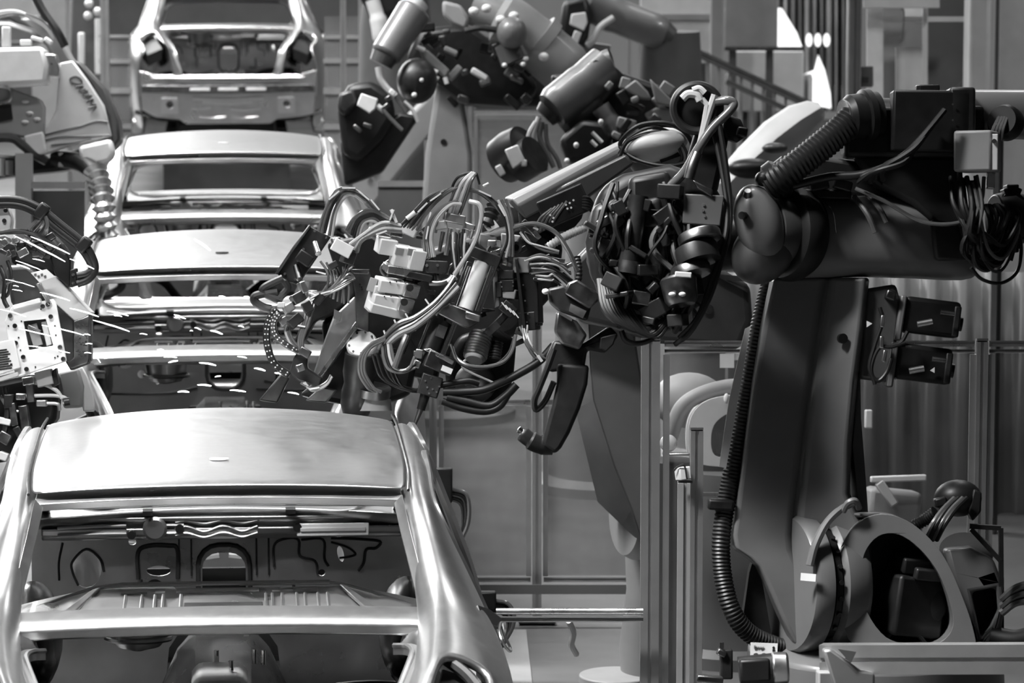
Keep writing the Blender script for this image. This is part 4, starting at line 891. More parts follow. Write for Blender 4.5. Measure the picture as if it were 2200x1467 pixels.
# bracket plate that carries the black gun
# ---------------------------------------------------------------- foreground beam, motor and card
R = root('aluminium_beam', P(2000, 1400, 11.4), 'heavy slotted aluminium beam crossing in front of the big robot base', 'beam')
bar(MB(), P(1765, 1415, 11.5), P(2420, 1413, 11.3), .085, .085).build('beam_profile', M['profile'], R)
p_ = P(1800, 1440, 11.45); MB().boxb(V(p_.x, p_.y, (p_.z) / 2), RT * .06, FW * .05, V(0, 0, p_.z / 2)).build('beam_leg', M['midgrey'], R, bevel=.006)
p_ = P(2380, 1440, 11.35); MB().boxb(V(p_.x, p_.y, (p_.z) / 2), RT * .06, FW * .05, V(0, 0, p_.z / 2)).build('beam_leg', M['midgrey'], R, bevel=.006)
B(lambda m: m.prism([P(1768, 1396, 11.38), P(1786, 1394, 11.38), P(1850, 1440, 11.38), P(1880, 1446, 11.38), P(1880, 1500, 11.38), P(1800, 1500, 11.38)], FW * .07), 'corner_brace', 'profile', R, bevel=.008)
B(lambda m: m.pprism([(1800, 1394), (1840, 1400), (1828, 1425)], 11.37, .02), 'brace_slot', 'darkgrey', R)
R = root('electric_motor', P(1630, 1467, 11.85), 'small dark electric motor with a silver end bell by the short post', 'motor')
B(lambda m: m.pcyl((1588, 1444, 11.85), (1662, 1436, 11.85), 34, 34, 28), 'motor_barrel', 'iron', R)
B(lambda m: m.pcyl((1657, 1436, 11.85), (1694, 1434, 11.85), 36, 34, 28), 'end_bell', 'alu', R, bevel=.008)
B(lambda m: m.pbox(1622, 1440, 11.75, 66, 50, .04, ang=3), 'terminal_cover', 'black', R, bevel=.008)
B(lambda m: m.pbox(1560, 1425, 11.83, 26, 64, .08), 'motor_bracket', 'black', R, bevel=.005)
B(lambda m: m.pbox(1550, 1402, 11.8, 20, 14, .04, ang=-25), 'bracket_lever', 'steel', R, bevel=.004)
B(lambda m: m.cyl(P(1551, 1398, 11.79), P(1551, 1380, 11.79), .006, seg=8), 'bracket_pin', 'chrome', R)
B(lambda m: m.pbox(1525, 1458, 11.75, 56, 14, .07, ang=-6), 'mounting_foot', 'steel', R, bevel=.004)
p_ = P(1625, 1478, 11.9); MB().boxb(V(p_.x, p_.y, p_.z / 2), RT * .12, FW * .07, V(0, 0, p_.z / 2)).build('motor_stand', M['darkgrey'], R)
R = root('notice_card', P(1642, 1410, 11.95), 'small white notice card with a standing figure pictogram, above the electric motor', 'card')
B(lambda m: m.pbox(1641, 1398, 11.9, 58, 34, .004, ang=-2), 'card_sheet', 'white', R)
B(lambda m: (m.pbox(1662, 1400, 11.897, 5, 12, .002), m.pbox(1660, 1410, 11.897, 2, 10, .002), m.pbox(1664, 1410, 11.897, 2, 10, .002), m.ell(P(1662, 1391, 11.897), RT * .004, UP * .004, FW * .001, 10, 6)), 'figure_pictogram', 'black', R)
B(lambda m: [m.ptube([(x + 5 * math.cos(a * PI / 5), 1406 + 3.4 * math.sin(a * PI / 5), 11.897) for a in range(11)], .6, 5) for x in (1624, 1641)], 'oval_mark', 'midgrey', R)
def word(txt, px, py, D, hpx, mt, par, name, ang=0, thick=.001):
    cu = bpy.data.curves.new(name, 'FONT'); cu.body = txt; cu.size = hpx * ppm(D) / .7; cu.extrude = thick
    tmp = bpy.data.objects.new(name + '_outline', cu); COL.objects.link(tmp)
    me = bpy.data.meshes.new_from_object(tmp.evaluated_get(bpy.context.evaluated_depsgraph_get())); bpy.data.objects.remove(tmp)
    x, y, z = basis(ang); me.transform(Matrix.Translation(P(px, py, D) - ORG[par.name]) @ Matrix((x, y, -z)).transposed().to_4x4())
    me.materials.clear(); me.materials.append(M[mt])
    o = bpy.data.objects.new(name, me); COL.objects.link(o); o.parent = par; return o
word('Error', 1619, 1393, 11.896, 7, 'darkgrey', R, 'card_lettering', -2)
# ---------------------------------------------------------------- the robot in the middle, holding the sharp welding gun
DM = 15.6
mb_ = P(1340, 1440, 16.0)
RM = root('industrial_robot', floor_under(mb_), 'pale robot standing behind the tall post, its beam reaching to the sharp gun', 'robot')
fb = floor_under(mb_)
B(lambda m: m.lathe([(0, 0), (.24, 0), (.24, .025), (.15, .03), (.15, .12), (0, .12)], fb + V(-.03, 0, 0), (0, 0, 1), 44), 'base_plate', 'midgrey', RM, bevel=.006)
def bb(m):
    for k in range(8):
        a = 2 * PI * k / 8 + .3; q = fb + V(-.03 + .20 * math.cos(a), .20 * math.sin(a), .025); m.cyl(q, q + V(0, 0, .025), .016, seg=6)
B(bb, 'base_bolts', 'steel', RM)
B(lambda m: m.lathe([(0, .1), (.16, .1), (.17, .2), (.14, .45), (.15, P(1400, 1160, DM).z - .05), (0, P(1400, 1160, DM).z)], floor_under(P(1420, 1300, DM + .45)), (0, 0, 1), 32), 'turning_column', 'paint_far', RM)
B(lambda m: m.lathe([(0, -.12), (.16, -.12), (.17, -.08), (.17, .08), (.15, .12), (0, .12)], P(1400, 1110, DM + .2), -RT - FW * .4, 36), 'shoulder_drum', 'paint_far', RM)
# link arm: pale front face; the side's shade is put into darker paint
def mlink(m):
    e = [(1236, 640), (1240, 780), (1236, 880), (1284, 1078), (1338, 1130), (1374, 1172)]
    v = [(1262, 640), (1266, 780), (1274, 860), (1318, 1000), (1355, 1090), (1380, 1170)]
    r_ = [(1352, 640), (1376, 800), (1394, 900), (1404, 1000), (1406, 1090), (1402, 1160)]
    m.loft([[P(*v[i], DM), P(*r_[i], DM + .02), P(*r_[i], DM + .30), P(e[i][0] + 14, e[i][1], DM + .30)] for i in range(6)])
    return e, v
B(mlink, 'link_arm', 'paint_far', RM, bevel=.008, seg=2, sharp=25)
e_, v_ = mlink(MB())
B(lambda m: m.loft([[P(*e_[i], DM + .14), P(v_[i][0] + 1, v_[i][1], DM - .004), P(v_[i][0] + 1, v_[i][1], DM + .03), P(e_[i][0] + 4, e_[i][1], DM + .2)] for i in range(6)]), 'arm_shaded_side', 'paint_dark', RM, bevel=.004, sharp=25)
# upper arm: plate joining link and beam, its shade put in as darker paint
B(lambda m: m.pprism([(1230, 560), (1290, 500), (1420, 470), (1520, 560), (1612, 612), (1618, 690), (1590, 752), (1420, 738), (1330, 712), (1240, 690)], DM - .12, .26), 'elbow_housing', 'paint_dark', RM, bevel=.03, seg=3)
B(lambda m: m.lathe([(0, 0), (.018, 0), (.018, .012), (.010, .014), (0, .010)], P(1523, 664, DM - .12), -FW, 20), 'housing_bolt', 'steel', RM)
B(lambda m: m.pprism([(1530, 588), (1630, 596), (1632, 606), (1560, 602), (1608, 622), (1606, 628)], DM - .14, .02), 'edge_strip', 'steel', RM)
# long beam from upper right to the wrist
DB = 14.6
def beam(m):
    a = [(1082, 425), (1342, 296)]; b = [(1112, 442), (1350, 312)]; c = [(1128, 470), (1362, 352)]
    rings = []
    for i, D_ in ((0, DB - .25), (1, DB)):
        rings.append([P(*a[i], D_ + .16), P(a[i][0] + 16, a[i][1] + 2, D_), P(*b[i], D_ - .02), P(*c[i], D_ + .01), P(*c[i], D_ + .18)])
    m.loft(rings)
bm_ = B(beam, 'arm_beam', 'paint_far', RM, bevel=.008, sharp=25)
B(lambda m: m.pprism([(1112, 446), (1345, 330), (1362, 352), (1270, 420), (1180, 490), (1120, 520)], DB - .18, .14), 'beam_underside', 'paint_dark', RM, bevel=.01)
B(lambda m: m.ell(P(1405, 312, DB - .06), RT * .125 + UP * .02, UP * .062, FW * .12, 32, 16), 'arm_shell', 'lightgrey', RM)
B(lambda m: m.pprism([(1362, 300), (1470, 272), (1500, 320), (1470, 370), (1390, 400), (1350, 350)], DB + .0, .16), 'arm_body', 'midgrey', RM, bevel=.03, seg=3)
B(lambda m: m.ptube([(1333, 315, DB - .1), (1345, 290, DB - .12), (1378, 268, DB - .14), (1430, 265, DB - .14), (1472, 285, DB - .12), (1488, 320, DB - .1), (1470, 350, DB - .14), (1420, 356, DB - .16), (1365, 342, DB - .14)], 5, 8, closed=True), 'cable_loop', 'rubber', RM)
for i in range(3):
    B(lambda m: m.ptube([(1330, 330 + i * 5, DB - .12), (1352, 296 + i * 3, DB - .14), (1400 + i * 6, 274 + i * 7, DB - .14), (1452, 292 + i * 9, DB - .12), (1478 - i * 7, 345, DB - .12), (1440 - i * 9, 372, DB - .1)], 3.6, 7), 'arm_cable', 'hose' if i % 2 else 'rubber', RM)
B(lambda m: m.pprism([(1405, 310), (1440, 300), (1462, 335), (1420, 350)], DB - .10, .03), 'dark_cover', 'iron', RM)
vb = B(lambda m: m.pbox(1212, 443, DB - .34, 106, 62, .08, ang=24), 'valve_island', 'black', RM, bevel=.006)
B(lambda m: [m.pcyl((x, y, DB - .39), (x, y, DB - .395), 2.4, seg=8) for x, y in ((1182, 462), (1189, 468), (1187, 476), (1216, 440), (1224, 436), (1219, 448), (1227, 446), (1232, 430))], 'status_lights', 'white', vb)
for i in range(5):
    B(lambda m: m.ptube([(1150 + i * 9, 500 - i * 3, DB - .36), (1160 + i * 8, 470, DB - .38), (1186 + i * 8, 448 - i * 4, DB - .38)], 3.4, 7), 'valve_hose', 'hose', RM)
    B(lambda m: m.ptube([(1236, 425 + i * 5, DB - .36), (1262, 424 + i * 6, DB - .38), (1275 + i * 2, 440 + i * 6, DB - .34)], 3.4, 7), 'valve_hose', 'rubber', RM)
B(lambda m: m.ptube([(1256, 390, DB - .1), (1262, 376, DB - .12), (1276, 380, DB - .12), (1276, 404, DB - .1)], 3.2, 7), 'beam_clip', 'steel', RM)
# ---- wrist
DG = 14.3
B(lambda m: m.pprism([(860, 560), (960, 520), (1140, 470), (1210, 520), (1200, 620), (1110, 720), (960, 780), (850, 760), (820, 660)], DG + .20, .28), 'wrist_block', 'iron', RM, bevel=.03, seg=3)
B(lambda m: m.tube([P(1090, 500, DG + .3), P(1140, 470, DG + .5), P(1200, 440, DB - .1)], .10, 16), 'wrist_arm', 'paint_dark', RM)
# ---------------------------------------------------------------- the sharp welding gun
G = root('welding_gun', P(870, 860, DG), 'sharp welding gun with white valve blocks and a tangle of hoses, above the closest roof', 'welding gun')
def GB(name, mt, fn, **kw): return B(fn, name, mt, G, **kw)
# left claw: plate, bent rubber block, curved perforated yokes
pl = GB('claw_plate', 'iron', lambda m: m.pprism([(668, 486), (710, 509), (672, 566), (640, 612), (618, 604), (596, 590), (628, 540)], DG - .22, .035), bevel=.004)
B(lambda m: [m.pcyl((x, y, DG - .23), (x, y, DG - .225), 3, seg=8) for x, y in ((676, 496), (700, 510), (640, 560), (612, 588), (634, 600), (652, 535))], 'plate_screws', 'alu', pl)
GB('claw_rail', 'steel', lambda m: m.pprism([(664, 482), (668, 486), (596, 590), (590, 588), (630, 528)], DG - .24, .05), bevel=.003)
GB('plate_latch', 'black', lambda m: m.pbox(655, 555, DG - .26, 34, 26, .05, ang=-35), bevel=.005)
GB('plate_knob', 'alu', lambda m: m.pcyl((676, 522, DG - .24), (684, 545, DG - .28), 7))
GB('plate_knob', 'steel', lambda m: m.pcyl((636, 572, DG - .24), (644, 600, DG - .28), 7))
for w_, a in ((9, ((608, 598), (590, 606), (568, 618), (566, 628), (590, 640), (606, 648))), (9, ((596, 626), (572, 630), (548, 636), (548, 648), (566, 660), (582, 664))), (8, ((612, 604), (618, 620), (600, 640)))):
    GB('rubber_bumper', 'rubber', lambda m: m.ptube([(x, y, DG - .25) for x, y in a], w_, 8))
def yoke(pts, w, d, name, mt, dots):
    c = catmull([P(x, y, D_) for x, y, D_ in pts], 6); k = ppm(DG); rings = []
    for i, p in enumerate(c):
        t = (c[min(i + 1, len(c) - 1)] - c[max(i - 1, 0)]).normalized(); n_ = t.cross(FW).normalized()
        rings.append([p + n_ * (w * k * a) + FW * (d * b) for a, b in ((-.5, -.5), (.5, -.5), (.5, .5), (-.5, .5))])
    y_ = B(lambda m: m.loft(rings), name, mt, G, bevel=.004)
    def dt(m):
        for i in range(1, len(c) - 1, 2):
            for s_ in (-.2, .2):
                t = (c[i + 1] - c[i - 1]).normalized(); n_ = t.cross(FW).normalized(); q = c[i] + n_ * (s_ * w * k) - FW * (d * .5)
                m.lathe([(0, -.001), (.0028, -.001), (.0028, .002), (0, .002)], q, FW, 8)
    if dots: B(dt, 'rivet_dots', 'white', y_)
yoke([(596, 664, DG - .28), (580, 684, DG - .28), (573, 712, DG - .28), (576, 748, DG - .27), (590, 782, DG - .26), (622, 806, DG - .25)], 15, .04, 'curved_yoke', 'iron', True)
yoke([(600, 672, DG - .30), (588, 692, DG - .30), (590, 716, DG - .30), (612, 738, DG - .29), (650, 760, DG - .28)], 13, .04, 'curved_yoke', 'steel', True)
GB('yoke_joint', 'iron', lambda m: m.pprism([(640, 752), (662, 762), (660, 790), (692, 812), (686, 832), (640, 818), (622, 800), (630, 770)], DG - .28, .06), bevel=.006)
GB('yoke_joint', 'steel', lambda m: m.pbox(655, 757, DG - .32, 26, 18, .04, ang=-30), bevel=.004)
GB('lower_arm', 'iron', lambda m: m.pprism([(556, 860), (604, 802), (622, 812), (610, 836), (596, 866)], DG + .02, .05), bevel=.006)
GB('lower_arm', 'steel', lambda m: m.pprism([(656, 860), (690, 830), (724, 838), (700, 866)], DG - .10, .05), bevel=.006)
GB('gun_beam', 'profile', lambda m: m.pprism([(762, 636), (770, 700), (716, 778), (684, 812), (672, 806), (698, 728), (716, 680)], DG - .14, .10), bevel=.006)
GB('gun_beam', 'iron', lambda m: m.pprism([(700, 612), (760, 568), (764, 632), (716, 676), (676, 690), (650, 740), (628, 742), (650, 690)], DG - .08, .14), bevel=.01)
GB('beam_lip', 'alu', lambda m: m.pprism([(764, 690), (771, 700), (694, 806), (686, 812), (680, 808)], DG - .17, .03), bevel=.003)
GB('beam_notch', 'alu', lambda m: m.pprism([(718, 664), (734, 672), (730, 690), (716, 684)], DG - .17, .02))
GB('gun_back', 'black', lambda m: m.pprism([(690, 690), (760, 640), (850, 660), (900, 760), (880, 850), (800, 880), (690, 862), (640, 850), (700, 800)], DG + .02, .16), bevel=.02)
GB('back_plate', 'black', lambda m: m.pprism([(700, 520), (800, 500), (900, 560), (960, 700), (940, 820), (820, 800), (740, 640)], DG + .04, .12), bevel=.02)
GB('mount_bracket', 'steel', lambda m: m.pprism([(755, 578), (792, 580), (796, 590), (792, 714), (766, 706), (764, 640)], DG - .22, .03), bevel=.004)
GB('bracket_edge', 'steel', lambda m: m.pprism([(755, 578), (794, 578), (792, 590), (760, 588)], DG - .23, .05), bevel=.003)
# white wrist cap with bolts, neck underneath
wc2 = P(778, 742, DG - .16); wa = (-FW * .84 + UP * .52 - RT * .14).normalized()
cp = GB('wrist_cap', 'white', lambda m: m.lathe([(0, .02), (.050, .018), (.056, .010), (.056, -.03), (0, -.03)], wc2, wa, 36))
def cb(m):
    x = wa.orthogonal().normalized(); y = wa.cross(x)
    for k in range(9):
        q = wc2 + wa * .018 + (x * math.cos(2 * PI * k / 9) + y * math.sin(2 * PI * k / 9)) * .044; m.cyl(q, q + wa * .004, .004, seg=8)
B(cb, 'cap_screws', 'iron', cp)
GB('wrist_neck', 'iron', lambda m: m.lathe([(0, -.02), (.058, -.03), (.060, -.10), (.052, -.14), (.058, -.17), (.058, -.22), (.045, -.26), (0, -.26)], wc2, (UP * .96 - FW * .25 - RT * -.1).normalized(), 32))
GB('neck_collar', 'steel', lambda m: m.lathe([(.05, 0), (.064, 0), (.064, .03), (.05, .03)], P(800, 848, DG - .12), (UP * .95 - FW * .3 + RT * .12), 32))
GB('neck_base', 'midgrey', lambda m: m.lathe([(0, 0), (.07, 0), (.066, .04), (.05, .05), (0, .05)], P(800, 882, DG - .10), UP, 32))
# white valve blocks
def vblock(x, y, w, h, ang, mt='white', d=.06, yd=22): return GB('valve_block', mt, lambda m: m.pbox(x, y, DG - .28, w, h, d, ang=ang, yawd=yd, tilt=-12), bevel=.004)
vblock(829, 528, 40, 34, -8); v1 = vblock(862, 549, 40, 44, -10); v2 = vblock(893, 556, 34, 44, -10)
for v_, x, y in ((v1, 858, 540), (v2, 884, 542)):
    B(lambda m: m.pbox(x, y, DG - .318, 17, 15, .006, ang=-10, yawd=22, tilt=-12), 'valve_window', 'midgrey', v_)
vblock(862, 580, 76, 18, -9, 'alu'); GB('valve_base', 'iron', lambda m: m.pbox(890, 592, DG - .26, 80, 16, .08, ang=-12), bevel=.004)
for (x, y) in ((838, 613), (826, 644)):
    q_ = vblock(x, y, 62, 27, -8, 'white', .07)
    B(lambda m: [m.pcyl((x - 14 + 14 * i, y - 6 - i, DG - .325), (x - 14 + 14 * i, y - 6 - i, DG - .32), 1.8, seg=8) for i in range(3)], 'block_screws', 'iron', q_)
    e_ = vblock(x + 42, y + 8, 34, 30, -12, 'alu', .06)
    B(lambda m: m.lathe([(.0, 0), (.004, .0), (.004, .004), (.009, .004), (.009, .0), (.013, .0), (.013, .006), (.0, .006)], P(x + 42, y + 5, DG - .325), -FW + RT * .25, 20), 'round_port', 'iron', e_)
vblock(806, 640, 26, 60, -12, 'lightgrey'); vblock(832, 666, 86, 20, -14, 'lightgrey')
GB('display_box', 'midgrey', lambda m: m.pbox(800, 612, DG - .30, 18, 30, .03, ang=-18), bevel=.003)
GB('valve_manifold', 'white', lambda m: m.pbox(880, 492, DG - .27, 34, 28, .05, ang=-24), bevel=.006)
GB('valve_manifold', 'alu', lambda m: m.pbox(852, 502, DG - .26, 30, 16, .04, ang=-10), bevel=.004)
GB('cylinder_block', 'iron', lambda m: m.pbox(938, 574, DG - .26, 48, 28, .07, ang=-3), bevel=.004)
GB('block_bolts', 'alu', lambda m: [m.pcyl((x, y, DG - .30), (x, y, DG - .295), 3.4, seg=10) for x, y in ((917, 570), (940, 570))])
GB('block_neck', 'steel', lambda m: m.pcyl((932, 588, DG - .26), (936, 604, DG - .26), 11))
GB('elbow_fitting', 'alu', lambda m: m.ptube([(922, 608, DG - .28), (945, 608, DG - .28), (962, 602, DG - .28), (972, 592, DG - .28)], 6, 10))
GB('elbow_fitting', 'white', lambda m: m.pcyl((962, 606, DG - .29), (980, 594, DG - .29), 7))
# bright pneumatic cylinder with tie rods
GB('cylinder_barrel', 'white', lambda m: m.pcyl((1036, 564, DG - .26), (1000, 664, DG - .28), 17, 17, 24))
for dx, r_ in ((-26, 3), (24, 4), (32, 3)): GB('tie_rod', 'chrome', lambda m: m.pcyl((1034 + dx, 572, DG - .28), (1000 + dx, 668, DG - .30), r_))
GB('cylinder_head', 'iron', lambda m: m.pbox(1042, 552, DG - .25, 70, 26, .07, ang=-22), bevel=.005)
GB('cylinder_side', 'steel', lambda m: m.pprism([(1004, 560), (1018, 566), (986, 652), (968, 650)], DG - .24, .05), bevel=.004)
GB('cylinder_foot', 'steel', lambda m: m.pprism([(948, 662), (968, 652), (1030, 676), (1032, 690), (1006, 706), (990, 700), (940, 674)], DG - .31, .05), bevel=.005)
GB('foot_plate', 'alu', lambda m: m.pprism([(1000, 668), (1032, 678), (1030, 692), (1000, 684)], DG - .33, .02), bevel=.003)
GB('side_plate', 'midgrey', lambda m: m.pprism([(1058, 582), (1070, 580), (1074, 658), (1062, 664)], DG - .24, .06), bevel=.004)
GB('side_frame', 'iron', lambda m: m.pprism([(1032, 660), (1062, 664), (1064, 668), (1036, 672)], DG - .25, .05), bevel=.003)
# lower cylinder, clamp, electrode
GB('lower_cylinder', 'black', lambda m: m.pcyl((950, 690, DG - .26), (918, 762, DG - .28), 22, 22, 24))
GB('cylinder_label', 'steel', lambda m: m.pbox(948, 712, DG - .305, 20, 26, .004, ang=-20))
for dx in (-26, 28, 34): GB('tie_rod', 'chrome', lambda m: m.pcyl((950 + dx, 686, DG - .30), (920 + dx, 762, DG - .31), 3))
gb = GB('clamp_block', 'steel', lambda m: m.pbox(942, 778, DG - .30, 64, 38, .07, ang=-22, yawd=12), bevel=.005)
B(lambda m: m.pbox(960, 794, DG - .345, 24, 12, .004, ang=-22), 'block_label', 'white', gb)
GB('clamp_top', 'alu', lambda m: m.pprism([(908, 750), (924, 748), (976, 776), (972, 784)], DG - .34, .07), bevel=.003)
GB('gun_tip_holder', 'iron', lambda m: m.pbox(924, 828, DG - .29, 46, 46, .06, ang=-18), bevel=.005)
GB('holder_screws', 'alu', lambda m: [m.pcyl((x, y, DG - .325), (x, y, DG - .32), 2.2, seg=8) for x, y in ((914, 818), (918, 832), (926, 812), (930, 836), (922, 845), (938, 842), (944, 830))])
GB('electrode_shank', 'black', lambda m: m.pcyl((914, 846, DG - .29), (904, 880, DG - .29), 11, 9))
GB('electrode_tip', 'steel', lambda m: m.pcyl((905, 876, DG - .29), (890, 914, DG - .29), 7, 3.5))
GB('fitting_stack', 'alu', lambda m: (m.pbox(900, 760, DG - .31, 16, 20, .03, ang=-10), m.pbox(896, 782, DG - .31, 14, 16, .03, ang=-20), m.pbox(892, 770, DG - .3, 8, 34, .02)), bevel=.003)
# top fitting tower and hose loops
GB('manifold', 'alu', lambda m: (m.pbox(978, 470, DG - .28, 44, 20, .05, ang=-12)), bevel=.004)
GB('manifold', 'lightgrey', lambda m: m.pbox(948, 484, DG - .27, 26, 18, .04, ang=8), bevel=.004)
GB('manifold', 'alu', lambda m: m.pbox(1008, 488, DG - .27, 26, 16, .04, ang=-20), bevel=.004)
for x0, y0, x1, y1, r_, mt in ((952, 498, 944, 540, 5, 'steel'), (968, 490, 958, 548, 6, 'alu'), (984, 492, 980, 520, 5, 'alu'), (996, 492, 992, 548, 4, 'steel'), (1016, 494, 1010, 512, 5, 'alu'), (940, 470, 936, 500, 4, 'alu'), (1004, 520, 1000, 560, 4, 'steel')):
    GB('air_fitting', mt, lambda m: m.pcyl((x0, y0, DG - .29), (x1, y1, DG - .28), r_, r_ * .8, 12))
for dx in (0, 13, -9, 22):
    GB('feed_hose', 'hose_light' if dx in (0, 13) else 'hose', lambda m: m.ptube([(962 + dx, 470, DG - .28), (978 + dx, 428, DG - .30), (994 + dx * .8, 392, DG - .31), (1016 + dx * .3, 372, DG - .3)], 5.5 if dx in (0, 13) else 3.5, 8))
GB('feed_loop', 'rubber', lambda m: m.ptube([(1014, 370, DG - .3), (985, 380, DG - .28), (972, 402, DG - .27), (985, 404, DG - .27), (1010, 384, DG - .29), (1022, 372, DG - .3), (1030, 396, DG - .29)], 3, 7))
rnd = random.Random(11)
def hose(pts, r_, mt=None, jit=3):
    mt = mt or rnd.choice(('hose', 'hose', 'rubber', 'hose_light'))
    GB('hose', mt, lambda m: m.ptube([(x + rnd.uniform(-jit, jit), y + rnd.uniform(-jit, jit), DG - .26 + d) for x, y, d in pts], r_, 8))
def ties(pts, r_):
    for x, y, a in pts: GB('cable_tie', 'white', lambda m: m.pbox(x, y, DG - .30, r_ * 2.4, 3.2, .045, ang=a))
# left bundle rising out of the claw plate
for i in range(5): hose([(684 + i * 7, 496 + i * 3, .0), (700 + i * 6, 446 + i * 2, -.01), (722 + i * 5, 410 + i * 3, -.02), (748 + i * 3, 404 + i * 4, -.02), (780 + i * 2, 418 + i * 5, -.01), (812, 452 + i * 3, 0)], 3.4, ('hose', 'hose', 'rubber', 'hose', 'hose_light')[i], 1.5)
ties(((718, 420, 40), (750, 404, 0), (782, 420, -40), (806, 440, -50)), 12)
for i in range(6): hose([(744 + i * 5, 496 + i * 5, 0), (762 + i * 4, 466 + i * 3, -.02), (792 + i * 3, 450 + i * 5, -.03), (828, 462 + i * 7, -.02), (852, 480 + i * 5, 0)], 3.4, None, 1.5)
for i in range(4): hose([(752 + i * 5, 526 + i * 5, -.02), (780, 505 + i * 4, -.04), (822, 480 + i * 5, -.04), (862, 484 + i * 4, -.03)], 4.6, 'hose' if i % 2 else 'hose_light', 1.5)
ties(((842, 462, 70), (820, 500, 20)), 10)
GB('tie_tail', 'white', lambda m: m.pcyl((840, 450, DG - .3), (852, 478, DG - .3), 3.4))
# connector clutter around the claw
for x, y, w_, h_, a, mt in ((735, 533, 44, 28, -28, 'white'), (722, 520, 18, 20, 10, 'alu'), (748, 552, 26, 30, -20, 'steel'), (716, 570, 20, 14, 30, 'iron'), (640, 640, 30, 22, 30, 'steel'), (620, 662, 24, 18, 30, 'alu'), (650, 618, 14, 26, 20, 'alu'), (660, 660, 20, 24, 25, 'iron'), (672, 630, 14, 14, 0, 'lightgrey'), (634, 690, 32, 22, 40, 'iron'), (610, 690, 20, 18, 30, 'alu'), (686, 642, 26, 16, 50, 'iron'), (604, 655, 16, 12, 0, 'lightgrey'), (645, 790, 16, 16, 20, 'alu')):
    GB('connector', mt, lambda m: m.pbox(x, y, DG - .30 + rnd.uniform(-.02, .02), w_, h_, .04, ang=a, yawd=rnd.uniform(-25, 25)), bevel=.003)
for i in range(6): hose([(664 + i * 6, 640, -.04), (700 + i * 5, 626 - i * 2, -.05), (736 + i * 3, 590 - i * 5, -.04), (752, 556 - i * 3, -.02)], 3, None, 2)
for i in range(5): hose([(664 + i * 5, 628, -.04), (690 + i * 7, 634 - i * 3, -.05), (730 + i * 4, 620 - i * 8, -.05), (762, 596, -.04)], 2.8, None, 2)
for i in range(4): hose([(660 + i * 6, 650, -.03), (652 + i * 4, 690, -.05), (640 + i * 3, 730, -.05), (646 + i * 2, 758, -.04)], 3, None, 2)
for i in range(3): hose([(636 + i * 8, 752, -.04), (620 + i * 6, 736, -.03), (614 + i * 4, 706, -.02), (628 + i * 4, 684, -.02)], 3, None, 2)
for i in range(3): hose([(646 + i * 4, 822, -.04), (672, 834 + i * 3, -.04), (700, 822 + i * 3, -.03), (712, 806 + i * 2, -.02)], 3, None, 1)
ties(((676, 636, 30), (700, 628, 15), (646, 700, -10), (676, 834, 10), (690, 586, -15)), 9)
for i in range(7): hose([(690 + i * 9, 560 + i * 3, -.03), (706 + i * 7, 590 + i * 5, -.04), (700 + i * 8, 640 + i * 2, -.03)], 2.6, None, 3)
# centre hoses: bundle crossing from the elbow fitting down to the cap and round it
for i in range(5): hose([(975 + i * 3, 596 + i * 6, -.05), (958, 622 + i * 6, -.06), (930, 652 + i * 6, -.07), (890, 680 + i * 7, -.07), (856, 696 + i * 7, -.07), (826 + i * 3, 724 + i * 4, -.06), (814 + i * 4, 752, -.06)], 5, ('hose', 'rubber', 'hose', 'hose_light', 'hose')[i], 1.5)
ties(((926, 660, -55), (882, 692, -60), (856, 706, -65), (832, 730, -70)), 18)
for i in range(3): hose([(828, 724 + i * 3, -.09), (798, 738 + i * 4, -.10), (776 + i * 4, 764 + i * 3, -.11), (772 + i * 6, 800, -.10), (790 + i * 6, 832, -.08), (808 + i * 5, 842, -.06)], 3.6, 'hose', 1)
for i in range(4): hose([(822 + i * 6, 740, -.08), (824 + i * 7, 770, -.09), (836 + i * 7, 794, -.09), (864 + i * 5, 800 - i * 3, -.09), (892, 790 - i * 8, -.08)], 3.6, None, 1)
hose([(874, 720, -.09), (862, 750, -.1), (848, 790, -.1)], 7, 'hose', 0)
for i in range(5): hose([(800 + i * 9, 760, -.02), (820 + i * 10, 812 + i * 3, -.01), (880 + i * 6, 838, .0), (920, 842 - i * 6, .02)], 3, 'rubber', 3)
# arches over the tower
for i in range(6): hose([(862 + i * 6, 486 + i * 2, -.03), (890 + i * 8, 452 - i * 2, -.04), (930 + i * 9, 420 - i * 3, -.05), (972 + i * 8, 408, -.04), (1020 + i * 4, 410 + i * 2, -.03), (1060 + i * 3, 432 + i * 5, -.02), (1084 + i * 3, 470 + i * 4, -.02), (1092 + i * 2, 520, 0)], 3.6, None, 2)
ties(((936, 424, 35), (908, 446, 45), (1042, 416, -25), (1078, 452, -60), (922, 470, 75), (918, 500, 80)), 12)
for i in range(5): hose([(914 + i * 5, 552, -.03), (912 + i * 4, 508, -.05), (924 + i * 4, 470, -.06), (948 + i * 5, 444 - i, -.06), (980 + i * 3, 430 + i * 2, -.05)], 3.8, None, 1.5)
hose([(1008, 432, -.08), (1030, 440, -.09), (1034, 470, -.09), (1020, 520, -.08), (992, 566, -.07), (976, 590, -.06)], 5, 'hose_light', 0)
for i in range(6): hose([(966 + i * 7, 500, -.03), (968 + i * 6, 530, -.04), (972 + i * 5, 560, -.04), (978 + i * 2, 590, -.04)], 3, None, 2)
for i in range(4): hose([(1060 + i * 9, 430, -.02), (1082 + i * 6, 466, -.03), (1090 + i * 4, 510, -.03), (1078 + i * 8, 552, -.02)], 3.2, None, 2)
GB('tie_tail', 'white', lambda m: m.pcyl((1038, 400, DG - .3), (1050, 394, DG - .3), 3))
GB('tie_tail', 'white', lambda m: m.pcyl((874, 470, DG - .31), (892, 456, DG - .31), 5))
